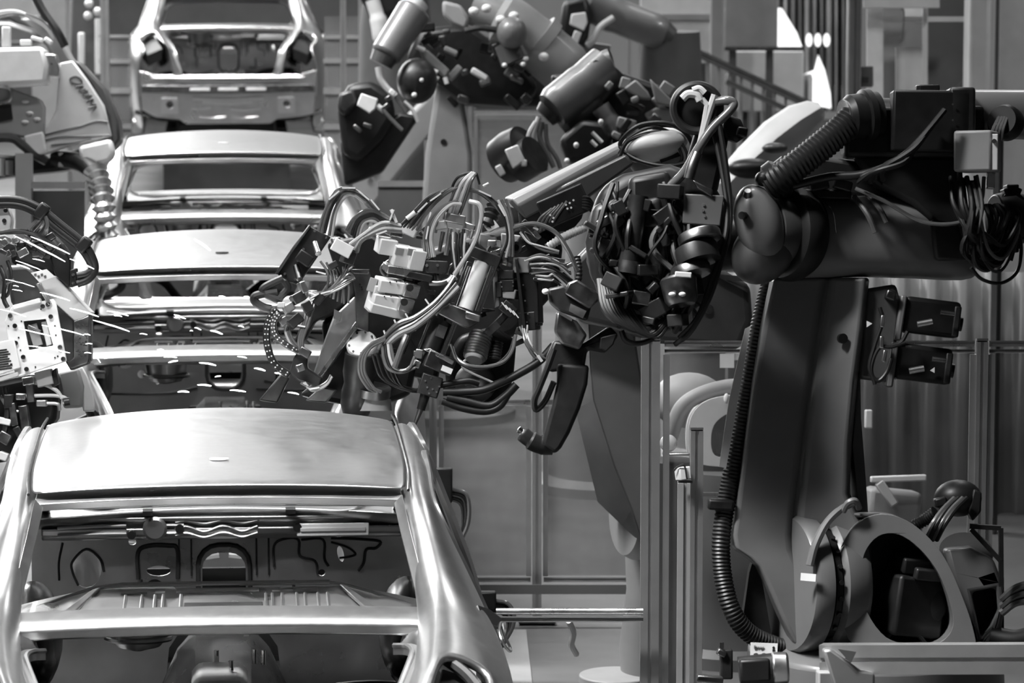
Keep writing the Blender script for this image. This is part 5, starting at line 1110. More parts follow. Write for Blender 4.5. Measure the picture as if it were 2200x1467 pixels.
# rubber bellows and right hand side
GB('rubber_bellows', 'rubber', lambda m: m.prib([(1062, 446, DG - .18), (1052, 470, DG - .2), (1046, 486, DG - .2)], 19, 12, .25, 18))
GB('bellows_flange', 'white', lambda m: m.pprism([(1036, 480), (1060, 470), (1074, 488), (1050, 500)], DG - .22, .03), bevel=.004)
GB('gearbox_plate', 'midgrey', lambda m: m.pprism([(1030, 500), (1066, 506), (1070, 530), (1044, 540), (1028, 526)], DG - .20, .06), bevel=.006)
GB('gearbox_plate', 'lightgrey', lambda m: m.pprism([(1076, 500), (1120, 506), (1100, 540), (1078, 540)], DG - .16, .06), bevel=.006)
GB('round_connector', 'iron', lambda m: m.lathe([(0, 0), (.012, 0), (.012, .012), (.022, .012), (.022, -.02), (0, -.02)], P(1108, 532, DG - .24), -FW, 20))
for x, y, w_, h_, a, mt in ((1092, 590, 34, 20, 0, 'iron'), (1092, 614, 36, 26, 0, 'black'), (1098, 632, 30, 22, -8, 'midgrey'), (1124, 570, 36, 34, 0, 'midgrey'), (1140, 640, 44, 110, 2, 'black'), (1152, 640, 16, 120, 2, 'iron'), (1076, 622, 14, 34, 4, 'iron'), (1136, 690, 40, 40, 5, 'iron'), (1086, 552, 18, 24, 10, 'steel'), (1062, 524, 20, 16, 0, 'alu'), (1070, 542, 24, 14, 20, 'alu'), (1086, 566, 20, 10, -20, 'alu')):
    GB('valve_body', mt, lambda m: m.pbox(x, y, DG - .22, w_, h_, .07, ang=a, yawd=-14), bevel=.004)
GB('body_screws', 'alu', lambda m: [m.pcyl((x, y, DG - .27), (x, y, DG - .265), 2, seg=8) for x, y in ((1076, 606), (1102, 606), (1078, 616), (1102, 614), (1124, 612), (1128, 646), (1134, 674), (1132, 692))])
GB('black_rail', 'black', lambda m: m.pprism([(1106, 556), (1112, 556), (1132, 716), (1124, 716)], DG - .29, .04), bevel=.002)
for i in range(16):
    x = 1138 + rnd.random() * 80; y = 552 + rnd.random() * 50
    GB('connector', rnd.choice(('alu', 'iron', 'black', 'steel', 'iron')), lambda m: m.pbox(x, y, DG - .24 + rnd.uniform(-.04, .04), 18 + rnd.random() * 14, 9, .02, ang=rnd.uniform(-30, 30)), bevel=.002)
for i in range(12): hose([(1130 + i * 2, 556 + i * 4, -.02), (1160 + i * 2, 548 + i * 5, -.04), (1196, 560 + i * 4, -.04), (1226, 576 + i * 6, -.02)], 2.6, None, 5)
for x, y, a in ((1136, 486, 45), (1148, 500, 50), (1140, 510, 30)): GB('connector', 'alu' if a == 50 else 'iron', lambda m: m.pbox(x, y, DG - .26, 34, 12, .025, ang=-a), bevel=.003)
hose([(1104, 490, -.03), (1130, 482, -.04), (1158, 482, -.05), (1194, 500, -.05), (1222, 540, -.04), (1240, 582, -.02)], 5, 'hose', 0)
for i in range(3): hose([(1118 + i * 4, 500, -.03), (1134 + i * 5, 522, -.04), (1160 + i * 5, 530 + i * 4, -.04), (1200, 540 + i * 3, -.03)], 2.8, None, 2)
GB('ribbed_hose', 'hose_light', lambda m: m.prib([(1176, 532, DG - .1), (1210, 510, DG - .08), (1268, 484, DG - .04)], 10, 7, .2, 14))
GB('ribbed_hose', 'rubber', lambda m: m.prib([(1240, 552, DG - .14), (1244, 590, DG - .16), (1236, 640, DG - .16)], 8, 8, .2, 12))
GB('tie_tail', 'white', lambda m: m.pcyl((1146, 488, DG - .3), (1156, 494, DG - .3), 2.5))
# motor and dark housing below
GB('dark_housing', 'black', lambda m: m.pprism([(986, 720), (1060, 700), (1110, 730), (1104, 800), (1094, 850), (1066, 880), (1040, 886), (990, 872), (960, 850), (956, 800), (970, 750)], DG - .16, .2), bevel=.03, seg=3)
GB('housing_ring', 'rubber', lambda m: m.lathe([(.05, 0), (.07, .0), (.075, .02), (.06, .03), (.02, .03), (0, .02)], P(1022, 826, DG - .17), -FW + UP * .4, 32))
mot = GB('ribbed_motor', 'steel', lambda m: m.prib([(1034, 720, DG - .24), (1026, 745, DG - .26), (1020, 768, DG - .28)], 27, 7, .12, 24))
B(lambda m: m.lathe([(0, .01), (.030, .008), (.036, 0), (.036, -.01), (0, -.01)], P(1020, 770, DG - .285), -UP * .85 - FW * .5 - RT * .2, 28), 'motor_face', 'midgrey', mot)
GB('ribbed_motor', 'iron', lambda m: m.prib([(1068, 736, DG - .22), (1062, 774, DG - .24)], 14, 6, .14, 18))
GB('clamp_arm', 'iron', lambda m: m.pprism([(1034, 716), (1100, 650), (1108, 664), (1050, 728)], DG - .26, .05), bevel=.005)
GB('label_plate', 'steel', lambda m: m.pbox(1058, 706, DG - .29, 34, 16, .004, ang=42))
GB('striped_block', 'iron', lambda m: m.pbox(1092, 664, DG - .28, 34, 26, .04, ang=-40), bevel=.003)
GB('block_stripes', 'white', lambda m: [m.pbox(1084 + 8 * i, 657 + 6 * i, DG - .305, 2.4, 20, .004, ang=38) for i in range(4)])
hose([(972, 746, -.06), (980, 768, -.08), (1004, 784, -.10), (1040, 788, -.10), (1080, 778, -.09), (1100, 754, -.07), (1108, 720, -.04)], 4, 'hose', 0)
hose([(968, 740, -.06), (984, 776, -.09), (1020, 794, -.1), (1060, 786, -.09), (1092, 760, -.06), (1106, 722, -.04)], 3.4, 'rubber', 0)
for pts, r_ in ((((952, 842), (990, 842), (1036, 838), (1076, 822), (1116, 802), (1158, 776), (1190, 742)), 9), (((960, 854), (1000, 862), (1050, 872), (1084, 852), (1110, 826)), 9), (((930, 830), (966, 824), (1004, 818), (1030, 824)), 7), (((950, 862), (990, 876), (1040, 884), (1072, 874), (1092, 846)), 8)):
    GB('power_cable', 'rubber', lambda m: m.ptube([(x, y, DG - .30) for x, y in pts], r_, 10))
GB('cable_marker', 'lightgrey', lambda m: m.pbox(1160, 770, DG - .33, 6, 16, .035, ang=35))
for i in range(10): hose([(1118 + rnd.random() * 20, 700, -.02), (1126 + rnd.random() * 20, 740, -.05), (1150 + rnd.random() * 20, 756 + rnd.random() * 20, -.05), (1190, 742 + rnd.random() * 20, -.02)], 2.8, None, 4)
for i in range(26):
    x = 770 + rnd.random() * 380; y = 470 + rnd.random() * 330
    GB('small_fitting', rnd.choice(('alu', 'steel', 'iron', 'iron', 'black')), lambda m: m.pbox(x, y, DG - .20 + rnd.uniform(-.03, .02), 10 + rnd.random() * 16, 6 + rnd.random() * 10, .03, ang=rnd.uniform(-60, 60)), bevel=.002)
for i in range(14):
    x = 790 + rnd.random() * 300; y = 500 + rnd.random() * 260
    hose([(x, y, .02), (x + rnd.uniform(-40, 40), y + 30, .0), (x + rnd.uniform(-50, 50), y + 70, .02)], 2.8, None, 6)
# ---------------------------------------------------------------- the black gun carried by the dark robot
DK = 12.15
K = root('welding_gun', P(1180, 975, DK), 'black welding gun with a hooked electrode hanging from the dark robot wrist', 'welding gun')
def KB(name, mt, fn, **kw): return B(fn, name, mt, K, **kw)
rk = random.Random(21)
KB('gun_body', 'black', lambda m: m.pprism([(1290, 400), (1340, 372), (1440, 352), (1520, 380), (1560, 430), (1556, 560), (1520, 640), (1440, 720), (1350, 690), (1290, 640), (1262, 560), (1266, 470)], DK + .02, .22), bevel=.04, seg=3)
KB('side_block', 'iron', lambda m: m.pprism([(1275, 440), (1345, 420), (1355, 560), (1330, 660), (1270, 600), (1258, 520)], DK - .05, .12), bevel=.02)
KB('side_block', 'black', lambda m: m.pprism([(1350, 380), (1440, 365), (1455, 500), (1420, 600), (1355, 590)], DK - .07, .12), bevel=.02)
KB('mount_plate', 'darkgrey', lambda m: m.pprism([(1470, 416), (1556, 420), (1548, 486), (1466, 480)], DK - .15, .02), bevel=.004)
KB('plate_screws', 'alu', lambda m: [m.pcyl((x, y, DK - .154), (x, y, DK - .15), 3, seg=8) for x, y in ((1512, 440), (1510, 452), (1514, 464))])
KB('plate_bracket', 'steel', lambda m: m.pprism([(1488, 386), (1532, 408), (1530, 424), (1498, 404)], DK - .16, .03), bevel=.004)
KB('transformer_disc', 'steel', lambda m: m.lathe([(0, 0), (.062, 0), (.066, .006), (.066, .028), (.060, .032), (0, .032)], P(1500, 500, DK - .17), -UP + RT * .25 - FW * .3, 32))
KB('transformer_disc', 'iron', lambda m: m.lathe([(0, 0), (.064, 0), (.066, .006), (.066, .05), (0, .05)], P(1494, 530, DK - .17), -UP + RT * .25 - FW * .3, 32))
KB('transformer_disc', 'steel', lambda m: m.lathe([(0, 0), (.056, 0), (.060, .006), (.060, .03), (0, .03)], P(1482, 572, DK - .17), -UP + RT * .25 - FW * .3, 32))
KB('lower_drum', 'steel', lambda m: m.lathe([(0, 0), (.05, 0), (.056, .008), (.05, .07), (.04, .085), (0, .085)], P(1456, 596, DK - .17), -UP + RT * .15 - FW * .2, 28))
for x in (1444, 1466): KB('round_lamp', 'lightgrey', lambda m: m.ell(P(x, 632, DK - .235), RT * .011, UP * .007, FW * .006, 14, 8))
KB('bright_plate', 'lightgrey', lambda m: m.pbox(1468, 590, DK - .25, 36, 12, .01, ang=-4), bevel=.003)
KB('bright_plate', 'steel', lambda m: m.pprism([(1336, 560), (1362, 540), (1350, 580), (1330, 590)], DK - .13, .02), bevel=.003)
# reel on top with pale cable loops
KB('cable_reel', 'black', lambda m: m.lathe([(0, -.03), (.055, -.03), (.068, -.02), (.068, .03), (.04, .04), (0, .04)], P(1497, 232, DK), -FW + RT * .2, 36))
KB('reel_rim', 'rubber', lambda m: m.tube([P(1497, 232, DK - .05) + (RT * math.cos(a * PI / 12) + UP * math.sin(a * PI / 12)) * .070 for a in range(24)], .013, 8, closed=True))
for pts, r_, mt in ((((1466, 212), (1478, 202), (1496, 204), (1504, 216)), 9, 'lightgrey'), (((1488, 194), (1502, 190), (1514, 200)), 7, 'lightgrey'), (((1508, 212), (1522, 232), (1520, 254)), 6, 'lightgrey'), (((1536, 204), (1524, 240), (1512, 280), (1500, 330), (1490, 360)), 8, 'hose_light'), (((1520, 226), (1514, 262), (1506, 300), (1494, 350)), 7, 'hose_light')):
    KB('pale_cable', mt, lambda m: m.ptube([(x, y, DK - .08) for x, y in pts], r_, 8))
KB('cable_arch', 'hose', lambda m: m.ptube([(1530, 220, DK - .07), (1560, 216, DK - .09), (1576, 222, DK - .09), (1566, 240, DK - .1), (1530, 276, DK - .1), (1500, 320, DK - .1), (1470, 370, DK - .08), (1440, 400, DK - .06)], 10, 10))
KB('reel_neck', 'black', lambda m: m.pprism([(1500, 260), (1570, 270), (1560, 330), (1540, 420), (1470, 420), (1480, 330)], DK + .0, .10), bevel=.02)
KB('plug_block', 'black', lambda m: m.pprism([(1560, 244), (1592, 256), (1600, 276), (1604, 292), (1584, 306), (1560, 298), (1554, 270)], DK - .03, .07), bevel=.006)
KB('plug_block', 'iron', lambda m: m.pbox(1594, 284, DK - .04, 22, 20, .05, ang=-12), bevel=.005)
KB('neck_hose', 'steel', lambda m: m.ptube([(1498, 330, DK - .1), (1488, 356, DK - .11), (1480, 384, DK - .11)], 12, 12))
# cables hugging the body
KB('long_cable', 'rubber', lambda m: m.ptube([(1542, 250, DK - .1), (1556, 330, DK - .11), (1568, 430, DK - .12), (1566, 500, DK - .14), (1550, 560, DK - .15), (1524, 640, DK - .15), (1484, 712, DK - .13), (1450, 740, DK - .1)], 6, 8))
KB('long_cable', 'rubber', lambda m: m.ptube([(1530, 270, DK - .08), (1548, 350, DK - .1), (1562, 450, DK - .13), (1556, 520, DK - .15), (1530, 600, DK - .15), (1500, 680, DK - .14), (1460, 726, DK - .1)], 6, 8))
for i in range(15):
    x = 1280 + rk.random() * 200; y = 390 + rk.random() * 120
    KB('hose', 'hose' if i % 13 == 5 else 'rubber', lambda m: m.ptube([(x, y, DK - .08 - rk.random() * .06), (x + rk.uniform(-40, 30), y + 70, DK - .12 - rk.random() * .06), (x + rk.uniform(-60, 60), y + 150, DK - .11 - rk.random() * .06), (x + rk.uniform(-30, 60), y + 230, DK - .07)], 3.5 + rk.random() * 3.5, 7))
for i in range(10):
    KB('lower_hose', 'rubber', lambda m: m.ptube([(1285 + i * 4, 600, DK - .08), (1300 + i * 8, 670 + i * 2, DK - .13), (1360 + i * 6, 706 + i * 2, DK - .13), (1430 + i * 3, 690 - i * 4, DK - .12), (1490, 640 - i * 4, DK - .1)], 4 + rk.random() * 3, 7))
KB('hanging_loop', 'rubber', lambda m: m.ptube([(1335, 710, DK - .05), (1345, 732, DK - .05), (1370, 738, DK - .05), (1400, 728, DK - .05), (1425, 700, DK - .05)], 6, 8))
for i in range(34):
    x = 1275 + rk.random() * 250; y = 400 + rk.random() * 290
    if (x - 1400) ** 2 / 145 ** 2 + (y - 540) ** 2 / 170 ** 2 > 1: continue
    KB('small_fitting', rk.choice(('iron', 'black', 'black', 'black', 'iron', 'black')), lambda m: m.pbox(x, y, DK - .10 - rk.random() * .06, 16 + rk.random() * 44, 10 + rk.random() * 30, .05, ang=rk.uniform(-50, 50), yawd=rk.uniform(-30, 30)), bevel=.004)
for x, y, w_, h_, a in ((1300, 532, 30, 40, -20), (1280, 500, 24, 30, -15), (1330, 478, 30, 20, 35), (1378, 640, 40, 30, -10), (1310, 470, 20, 60, -60)):
    KB('gun_bracket', 'steel', lambda m: m.pbox(x, y, DK - .13, w_, h_, .03, ang=a), bevel=.004)
for pts in (((1300, 440), (1330, 420), (1352, 540), (1330, 640), (1296, 600)), ((1380, 430), (1420, 420), (1436, 560), (1404, 660), (1376, 600))):
    KB('gun_cover', 'iron', lambda m: m.pprism(pts, DK - .13, .06), bevel=.02, seg=3)
KB('gun_cylinder', 'iron', lambda m: m.pcyl((1372, 420, DK - .14), (1352, 560, DK - .14), 22, 22, 24))
KB('cylinder_end', 'steel', lambda m: m.pcyl((1352, 560, DK - .14), (1348, 586, DK - .14), 25, 25, 24))
# lower clamp plates and the electrode arm
KB('clamp_plate', 'steel', lambda m: m.pprism([(1222, 606), (1240, 600), (1290, 632), (1286, 646), (1266, 664), (1212, 630)], DK - .11, .10), bevel=.006)
KB('clamp_plate', 'iron', lambda m: m.pprism([(1176, 620), (1212, 612), (1272, 652), (1262, 690), (1200, 668), (1180, 650)], DK - .09, .14), bevel=.008)
KB('clamp_face', 'alu', lambda m: m.pprism([(1226, 652), (1260, 668), (1252, 684), (1222, 668)], DK - .10, .008))
KB('clamp_plate', 'steel', lambda m: m.pprism([(1196, 668), (1240, 690), (1262, 720), (1244, 752), (1206, 740), (1190, 712)], DK - .09, .12), bevel=.008)
KB('clamp_edge', 'alu', lambda m: m.pprism([(1202, 668), (1230, 684), (1228, 690), (1200, 674)], DK - .11, .03))
KB('clamp_pin', 'white', lambda m: m.ell(P(1172, 626, DK - .1), RT * .011, UP * .009, FW * .01, 14, 8))
KB('arm_holder', 'black', lambda m: m.pprism([(1190, 730), (1250, 740), (1310, 700), (1330, 720), (1300, 760), (1262, 752), (1256, 790), (1180, 800), (1172, 770)], DK - .05, .11), bevel=.01)
KB('loose_bracket', 'black', lambda m: m.pprism([(1290, 724), (1326, 716), (1318, 740), (1302, 756), (1288, 748)], DK - .06, .04), bevel=.004)
KB('electrode_arm', 'black', lambda m: m.loft([[P(x0, y, DK - .06 + .0), P(x1, y + dy, DK - .06), P(x1, y + dy, DK + .02), P(x0, y, DK + .02)] for x0, x1, y, dy in ((1196, 1266, 780, 4), (1196, 1262, 820, 6), (1186, 1246, 870, 8), (1172, 1224, 920, 10), (1166, 1206, 944, 18), (1164, 1192, 956, 20))]), bevel=.012, seg=3)
KB('electrode_hook', 'black', lambda m: m.tube([P(1186, 955, DK - .02), P(1160, 954, DK - .025), P(1138, 944, DK - .03), P(1120, 930, DK - .03)], [.032, .030, .024, .020], 14))
KB('electrode_tip', 'chrome', lambda m: m.tube([P(1128, 932, DK - .035), P(1120, 926, DK - .038), P(1113, 921, DK - .04)], [.012, .010, .006], 12))
KB('arm_cable', 'rubber', lambda m: m.ptube([(1190, 750, DK - .08), (1176, 790, DK - .08), (1160, 830, DK - .07), (1148, 860, DK - .06), (1152, 880, DK - .05), (1172, 860, DK - .05), (1190, 820, DK - .06)], 7, 8))
KB('wrist_link', 'black', lambda m: m.pcyl((1500, 530, DK + .16), (1650, 510, DK + .18), 56, 60, 28))
# ---------------------------------------------------------------- sharp gun at the left edge
DL = 14.2
L = root('welding_gun', P(60, 880, DL), 'pale plated welding gun at the left edge, showered by sparks', 'welding gun')
def LB(name, mt, fn, **kw): return B(fn, name, mt, L, **kw)
rl = random.Random(3)
win = [(50, 690), (98, 685), (114, 742), (62, 752)]
fp_ = LB('face_plate', 'white', lambda m: pplate(m, [(24, 660), (114, 642), (120, 650), (143, 776), (34, 812), (10, 690)], [win], DL - .10, .02), bevel=.003)
def fasteners(m):
    for x, y in ((103, 654), (109, 680), (129, 746), (136, 771), (32, 700), (34, 737), (50, 767), (57, 793), (22, 678), (92, 658)):
        m.lathe([(0, 0), (.006, 0), (.006, .004), (.0085, .004), (.0085, .0), (.0, .0)], P(x, y, DL - .106), -FW, 14)
B(fasteners, 'plate_bolts', 'steel', fp_)
B(lambda m: [m.pcyl((x, y, DL - .103), (x, y, DL - .10), 1.8, seg=8) for x, y in ((40, 725), (44, 752), (120, 720), (118, 700), (46, 690), (76, 788), (28, 752), (124, 765), (118, 768), (18, 700), (88, 664))], 'plate_holes', 'iron', fp_)
LB('window_frame', 'iron', lambda m: m.pbox(80, 715, DL - .04, 66, 74, .02, ang=12))
LB('window_part', 'midgrey', lambda m: m.pprism([(58, 700), (78, 694), (92, 740), (72, 746)], DL - .08, .02), bevel=.003)
LB('window_part', 'steel', lambda m: m.pbox(74, 706, DL - .09, 30, 6, .02, ang=-25), bevel=.002)
LB('window_part', 'lightgrey', lambda m: m.pprism([(88, 692), (100, 690), (112, 740), (100, 744)], DL - .08, .02), bevel=.003)
LB('top_rail', 'white', lambda m: m.pprism([(26, 656), (84, 640), (88, 650), (28, 666)], DL - .12, .06), bevel=.003)
lbp = LB('label_plate', 'white', lambda m: m.pprism([(-40, 742), (30, 728), (44, 790), (-40, 818)], DL - .12, .03), bevel=.003)
def lines(m):
    for i in range(9): m.pbox(-4 + i * .6 + 8, 752 + i * 5, DL - .122, 22 + (i % 3) * 6, 2.6, .002, ang=8)
    m.pbox(24, 783, DL - .122, 5, 5, .002, ang=8)
B(lines, 'printed_lines', 'black', lbp)
LB('bottom_rail', 'lightgrey', lambda m: m.pprism([(-40, 818), (38, 798), (40, 808), (-40, 832)], DL - .11, .05), bevel=.003)
LB('cover_top', 'lightgrey', lambda m: m.pprism([(84, 606), (92, 592), (118, 592), (196, 672), (182, 684), (160, 690), (100, 636)], DL - .06, .14), bevel=.004)
LB('cover_edge', 'alu', lambda m: m.pprism([(76, 610), (86, 606), (104, 640), (112, 654), (104, 656)], DL - .11, .04), bevel=.003)
LB('cover_side', 'iron', lambda m: m.pprism([(116, 652), (122, 658), (158, 688), (160, 778), (150, 792), (142, 776)], DL - .08, .10), bevel=.004)
LB('cover_end', 'steel', lambda m: m.pprism([(158, 690), (194, 676), (194, 770), (186, 782), (152, 792), (144, 780), (158, 768)], DL - .10, .08), bevel=.004)
def pits(m):
    for i in range(34):
        m.lathe([(0, 0), (.002 + rl.random() * .0025, 0), (0, .001)], P(163 + rl.random() * 24, 694 + rl.random() * 70, DL - .1005), -FW, 8)
LB('spatter_marks', 'iron', pits)
LB('cover_flange', 'iron', lambda m: m.pprism([(190, 676), (196, 674), (196, 774), (190, 778)], DL - .11, .06), bevel=.002)
LB('lower_corner', 'black', lambda m: m.pprism([(140, 776), (192, 772), (188, 782), (152, 796)], DL - .09, .08), bevel=.004)
LB('paper_label', 'white', lambda m: m.pprism([(66, 586), (100, 578), (118, 594), (84, 606)], DL - .13, .003))
LB('label_pattern', 'darkgrey', lambda m: [m.pbox(76 + i * 7, 590 + (i % 2) * 4, DL - .132, 5, 5, .002, ang=14) for i in range(4)])
LB('cover_back', 'paint_dark', lambda m: m.pprism([(10, 570), (60, 566), (100, 600), (100, 650), (24, 660)], DL + .0, .14), bevel=.02)
LB('gun_block', 'iron', lambda m: m.pprism([(30, 520), (110, 500), (146, 540), (150, 620), (110, 590), (60, 576), (20, 566)], DL + .02, .14), bevel=.02)
LB('gun_block', 'black', lambda m: m.pprism([(106, 548), (130, 520), (152, 560), (152, 610), (146, 618), (118, 590)], DL - .08, .10), bevel=.006)
LB('hose_terminal', 'black', lambda m: m.pprism([(150, 580), (164, 575), (166, 612), (150, 618)], DL - .12, .06), bevel=.004)
LB('terminal_bolts', 'alu', lambda m: [m.pcyl((157, y, DL - .126), (157, y, DL - .12), 3.4, seg=10) for y in (590, 608)])
for pts, r_ in ((((-40, 430), (30, 428), (80, 444), (130, 482), (180, 524), (200, 556), (204, 580), (190, 600), (166, 610)), 8.5), (((-40, 442), (30, 440), (76, 456), (124, 494), (172, 532), (192, 560), (198, 578), (186, 588), (166, 592)), 8.5)):
    LB('power_cable', 'rubber', lambda m: m.ptube([(x, y, DL - .12) for x, y in pts], r_, 12))
for x, y, a in ((90, 454, -38), (180, 526, -40)): LB('cable_clamp', 'rubber', lambda m: m.pbox(x, y, DL - .12, 24, 36, .05, ang=a), bevel=.008)
LB('white_block', 'white', lambda m: m.pprism([(-30, 446), (16, 444), (25, 470), (22, 498), (-30, 500)], DL - .10, .08), bevel=.006)
LB('block_bolts', 'iron', lambda m: [m.lathe([(0, 0), (.008, 0), (.006, .004), (0, .004)], P(x, y, DL - .106), -FW, 12) for x, y in ((12, 452), (9, 474))])
LB('round_valve', 'steel', lambda m: m.lathe([(0, 0), (.020, 0), (.024, .004), (.024, .03), (0, .03)], P(21, 536, DL - .13), FW, 24))
for pts, r_, mt in ((((0, 500), (40, 496), (80, 506), (112, 530)), 5, 'rubber'), (((10, 500), (60, 500), (100, 516), (140, 548)), 4, 'rubber'), (((60, 494), (80, 474), (96, 462)), 5, 'hose'), (((76, 500), (92, 480), (96, 462)), 5, 'hose'), (((94, 508), (102, 484), (98, 464)), 5, 'hose'), (((0, 572), (10, 600), (8, 640), (16, 660)), 5, 'rubber'), (((16, 560), (24, 590), (18, 630), (4, 640)), 4, 'rubber'), (((0, 590), (14, 610), (30, 600)), 3, 'hose')):
    LB('hose', mt, lambda m: m.ptube([(x, y, DL - .11 - rl.random() * .03) for x, y in pts], r_, 8))
for i in range(22):
    x = rl.random() * 110; y = 505 + rl.random() * 50
    LB('small_fitting', rl.choice(('iron', 'steel', 'alu', 'black')), lambda m: m.pbox(x, y, DL - .09 - rl.random() * .03, 12 + rl.random() * 14, 8 + rl.random() * 10, .04, ang=rl.uniform(-40, 40)), bevel=.003)
# lower half of the gun down to the roof
LB('lower_body', 'black', lambda m: m.pprism([(-40, 826), (60, 806), (120, 800), (126, 836), (120, 900), (60, 985), (-40, 1000)], DL + .05, .14), bevel=.02)
LB('servo_box', 'midgrey', lambda m: m.pbox(97, 812, DL - .03, 36, 34, .08, ang=14), bevel=.004)
LB('servo_frame', 'black', lambda m: m.pprism([(112, 796), (120, 790), (126, 824), (112, 832)], DL - .06, .06), bevel=.003)
for pts, r_, mt in ((((60, 822), (90, 824), (120, 838), (134, 856)), 4.5, 'hose_light'), (((40, 852), (80, 850), (120, 850), (142, 856), (138, 868)), 4, 'hose_light'), (((80, 868), (104, 866), (124, 868), (128, 882)), 4, 'alu'), (((0, 850), (20, 880), (40, 884)), 4, 'hose'), (((10, 830), (16, 880), (8, 940)), 6, 'rubber')):
    LB('hose', mt, lambda m: m.ptube([(x, y, DL - .05) for x, y in pts], r_, 8))
for x, y, w_, h_, a, mt in ((62, 818, 26, 18, 10, 'alu'), (46, 852, 22, 14, 0, 'alu'), (90, 866, 22, 14, 0, 'alu'), (66, 844, 16, 40, 5, 'steel'), (20, 862, 20, 30, 0, 'iron'), (30, 890, 16, 50, 10, 'steel'), (54, 900, 20, 60, 8, 'steel'), (10, 905, 30, 14, -12, 'white'), (10, 940, 26, 24, -30, 'steel'), (8, 980, 20, 18, -20, 'lightgrey'), (42, 930, 30, 16, -60, 'iron')):
    LB('connector', mt, lambda m: m.pbox(x, y, DL - .04, w_, h_, .05, ang=a), bevel=.004)
LB('plug_cap', 'black', lambda m: m.pcyl((138, 864, DL - .06), (150, 862, DL - .06), 9))
LB('pale_arm', 'white', lambda m: m.loft([[P(x0, y, DL + .22), P(x1, y, DL + .22), P(x1, y, DL + .27), P(x0, y, DL + .27)] for x0, x1, y in ((168, 178, 788), (172, 190, 812), (176, 199, 840), (178, 204, 868), (178, 204, 884))]), bevel=.006)
LB('pale_bracket', 'midgrey', lambda m: m.pprism([(124, 800), (168, 790), (180, 830), (176, 876), (136, 878)], DL + .20, .05), bevel=.01)
# robot that holds it, out of the picture to the left
RL = root('industrial_robot', floor_under(P(-260, 900, DL + .3)), 'robot arm behind the pale plated gun, mostly outside the left edge', 'robot')
p_ = P(-260, 700, DL + .3)
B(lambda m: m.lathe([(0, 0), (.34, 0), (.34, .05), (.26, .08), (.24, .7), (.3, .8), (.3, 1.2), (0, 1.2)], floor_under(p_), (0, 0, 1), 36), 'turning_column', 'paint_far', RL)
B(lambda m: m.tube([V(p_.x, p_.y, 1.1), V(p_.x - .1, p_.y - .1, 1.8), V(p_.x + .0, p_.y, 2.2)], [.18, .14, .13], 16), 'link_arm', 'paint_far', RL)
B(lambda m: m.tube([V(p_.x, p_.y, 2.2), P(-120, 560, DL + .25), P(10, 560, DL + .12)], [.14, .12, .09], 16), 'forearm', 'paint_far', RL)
# ---------------------------------------------------------------- blurred robot tool at the upper left with pale plates
DU = 21.5
U = root('robot_gripper', P(150, 365, DU), 'big pale grease-marked plate tool with a bright box, upper left', 'gripper')
def UB(name, mt, fn, **kw): return B(fn, name, mt, U, **kw)
UB('bright_box', 'white', lambda m: m.pprism([(-60, 104), (92, 100), (102, 140), (98, 178), (-60, 186)], DU - .35, .25), bevel=.02)
UB('box_ears', 'alu', lambda m: m.pprism([(96, 115), (120, 116), (128, 150), (126, 166), (100, 164)], DU - .30, .1), bevel=.008)
UB('box_fitting', 'white', lambda m: (m.pbox(14, 80, DU - .28, 18, 44, .06), m.pbox(56, 92, DU - .26, 24, 12, .06), m.pbox(80, 84, DU - .25, 26, 8, .05, ang=-15), m.pbox(104, 88, DU - .25, 18, 10, .04, ang=-35)), bevel=.006)
UB('tool_arm', 'paint_far', lambda m: m.pprism([(40, 40), (90, 30), (120, 60), (150, 118), (206, 190), (232, 240), (250, 290), (236, 300), (170, 300), (126, 160), (100, 100)], DU - .02, .22), bevel=.05, seg=3)
UB('arm_rubber', 'paint_dark', lambda m: m.pprism([(156, 128), (176, 136), (226, 190), (254, 258), (258, 300), (240, 322), (232, 250), (196, 186)], DU - .05, .22), bevel=.03)
sp_ = UB('side_plate', 'lightgrey', lambda m: m.pprism([(128, 135), (156, 130), (186, 170), (222, 225), (238, 292), (200, 302), (150, 312), (96, 332), (60, 332), (96, 280), (120, 236)], DU - .22, .08), bevel=.008)
def scribble(m):
    q = [(150, 170), (160, 164), (172, 168), (176, 178), (166, 180), (154, 176)]
    m.ptube([(x, y, DU - .222) for x, y in q], 1.6, 6, closed=True)
    for a in (((164, 186), (178, 184), (170, 194), (184, 190)), ((174, 196), (188, 194), (178, 204), (192, 202)), ((182, 208), (196, 204), (188, 214)), ((186, 218), (200, 212), (196, 222), (206, 224)), ((190, 232), (206, 228), (200, 236)), ((96, 290), (150, 276), (176, 270), (206, 260), (232, 262)), ((92, 302), (130, 294), (186, 292), (236, 290)), ((110, 312), (160, 306), (196, 298))):
        m.ptube([(x, y, DU - .222) for x, y in a], 1.8, 6)
B(scribble, 'marker_scrawl', 'darkgrey', sp_)
UB('end_pad', 'white', lambda m: m.pprism([(168, 314), (238, 298), (246, 330), (236, 346), (180, 362), (172, 340)], DU - .26, .12), bevel=.02)
bp_ = UB('base_plate', 'midgrey', lambda m: m.pprism([(-60, 176), (10, 184), (86, 212), (96, 230), (94, 290), (56, 296), (30, 292), (-60, 296)], DU - .30, .08), bevel=.01)
B(lambda m: [m.ell(P(x, y, DU - .30), RT * .02, UP * .01, FW * .008, 12, 6) for x, y in ((55, 218), (64, 243), (54, 262), (80, 256))], 'plate_lugs', 'lightgrey', bp_)
UB('plate_slot', 'black', lambda m: m.pprism([(-40, 226), (24, 224), (28, 256), (-40, 272)], DU - .305, .02))
UB('slot_frame', 'alu', lambda m: m.ptube([(-30, 186, DU - .3), (14, 188, DU - .31), (19, 216, DU - .31), (-30, 226, DU - .3)], 4, 6))
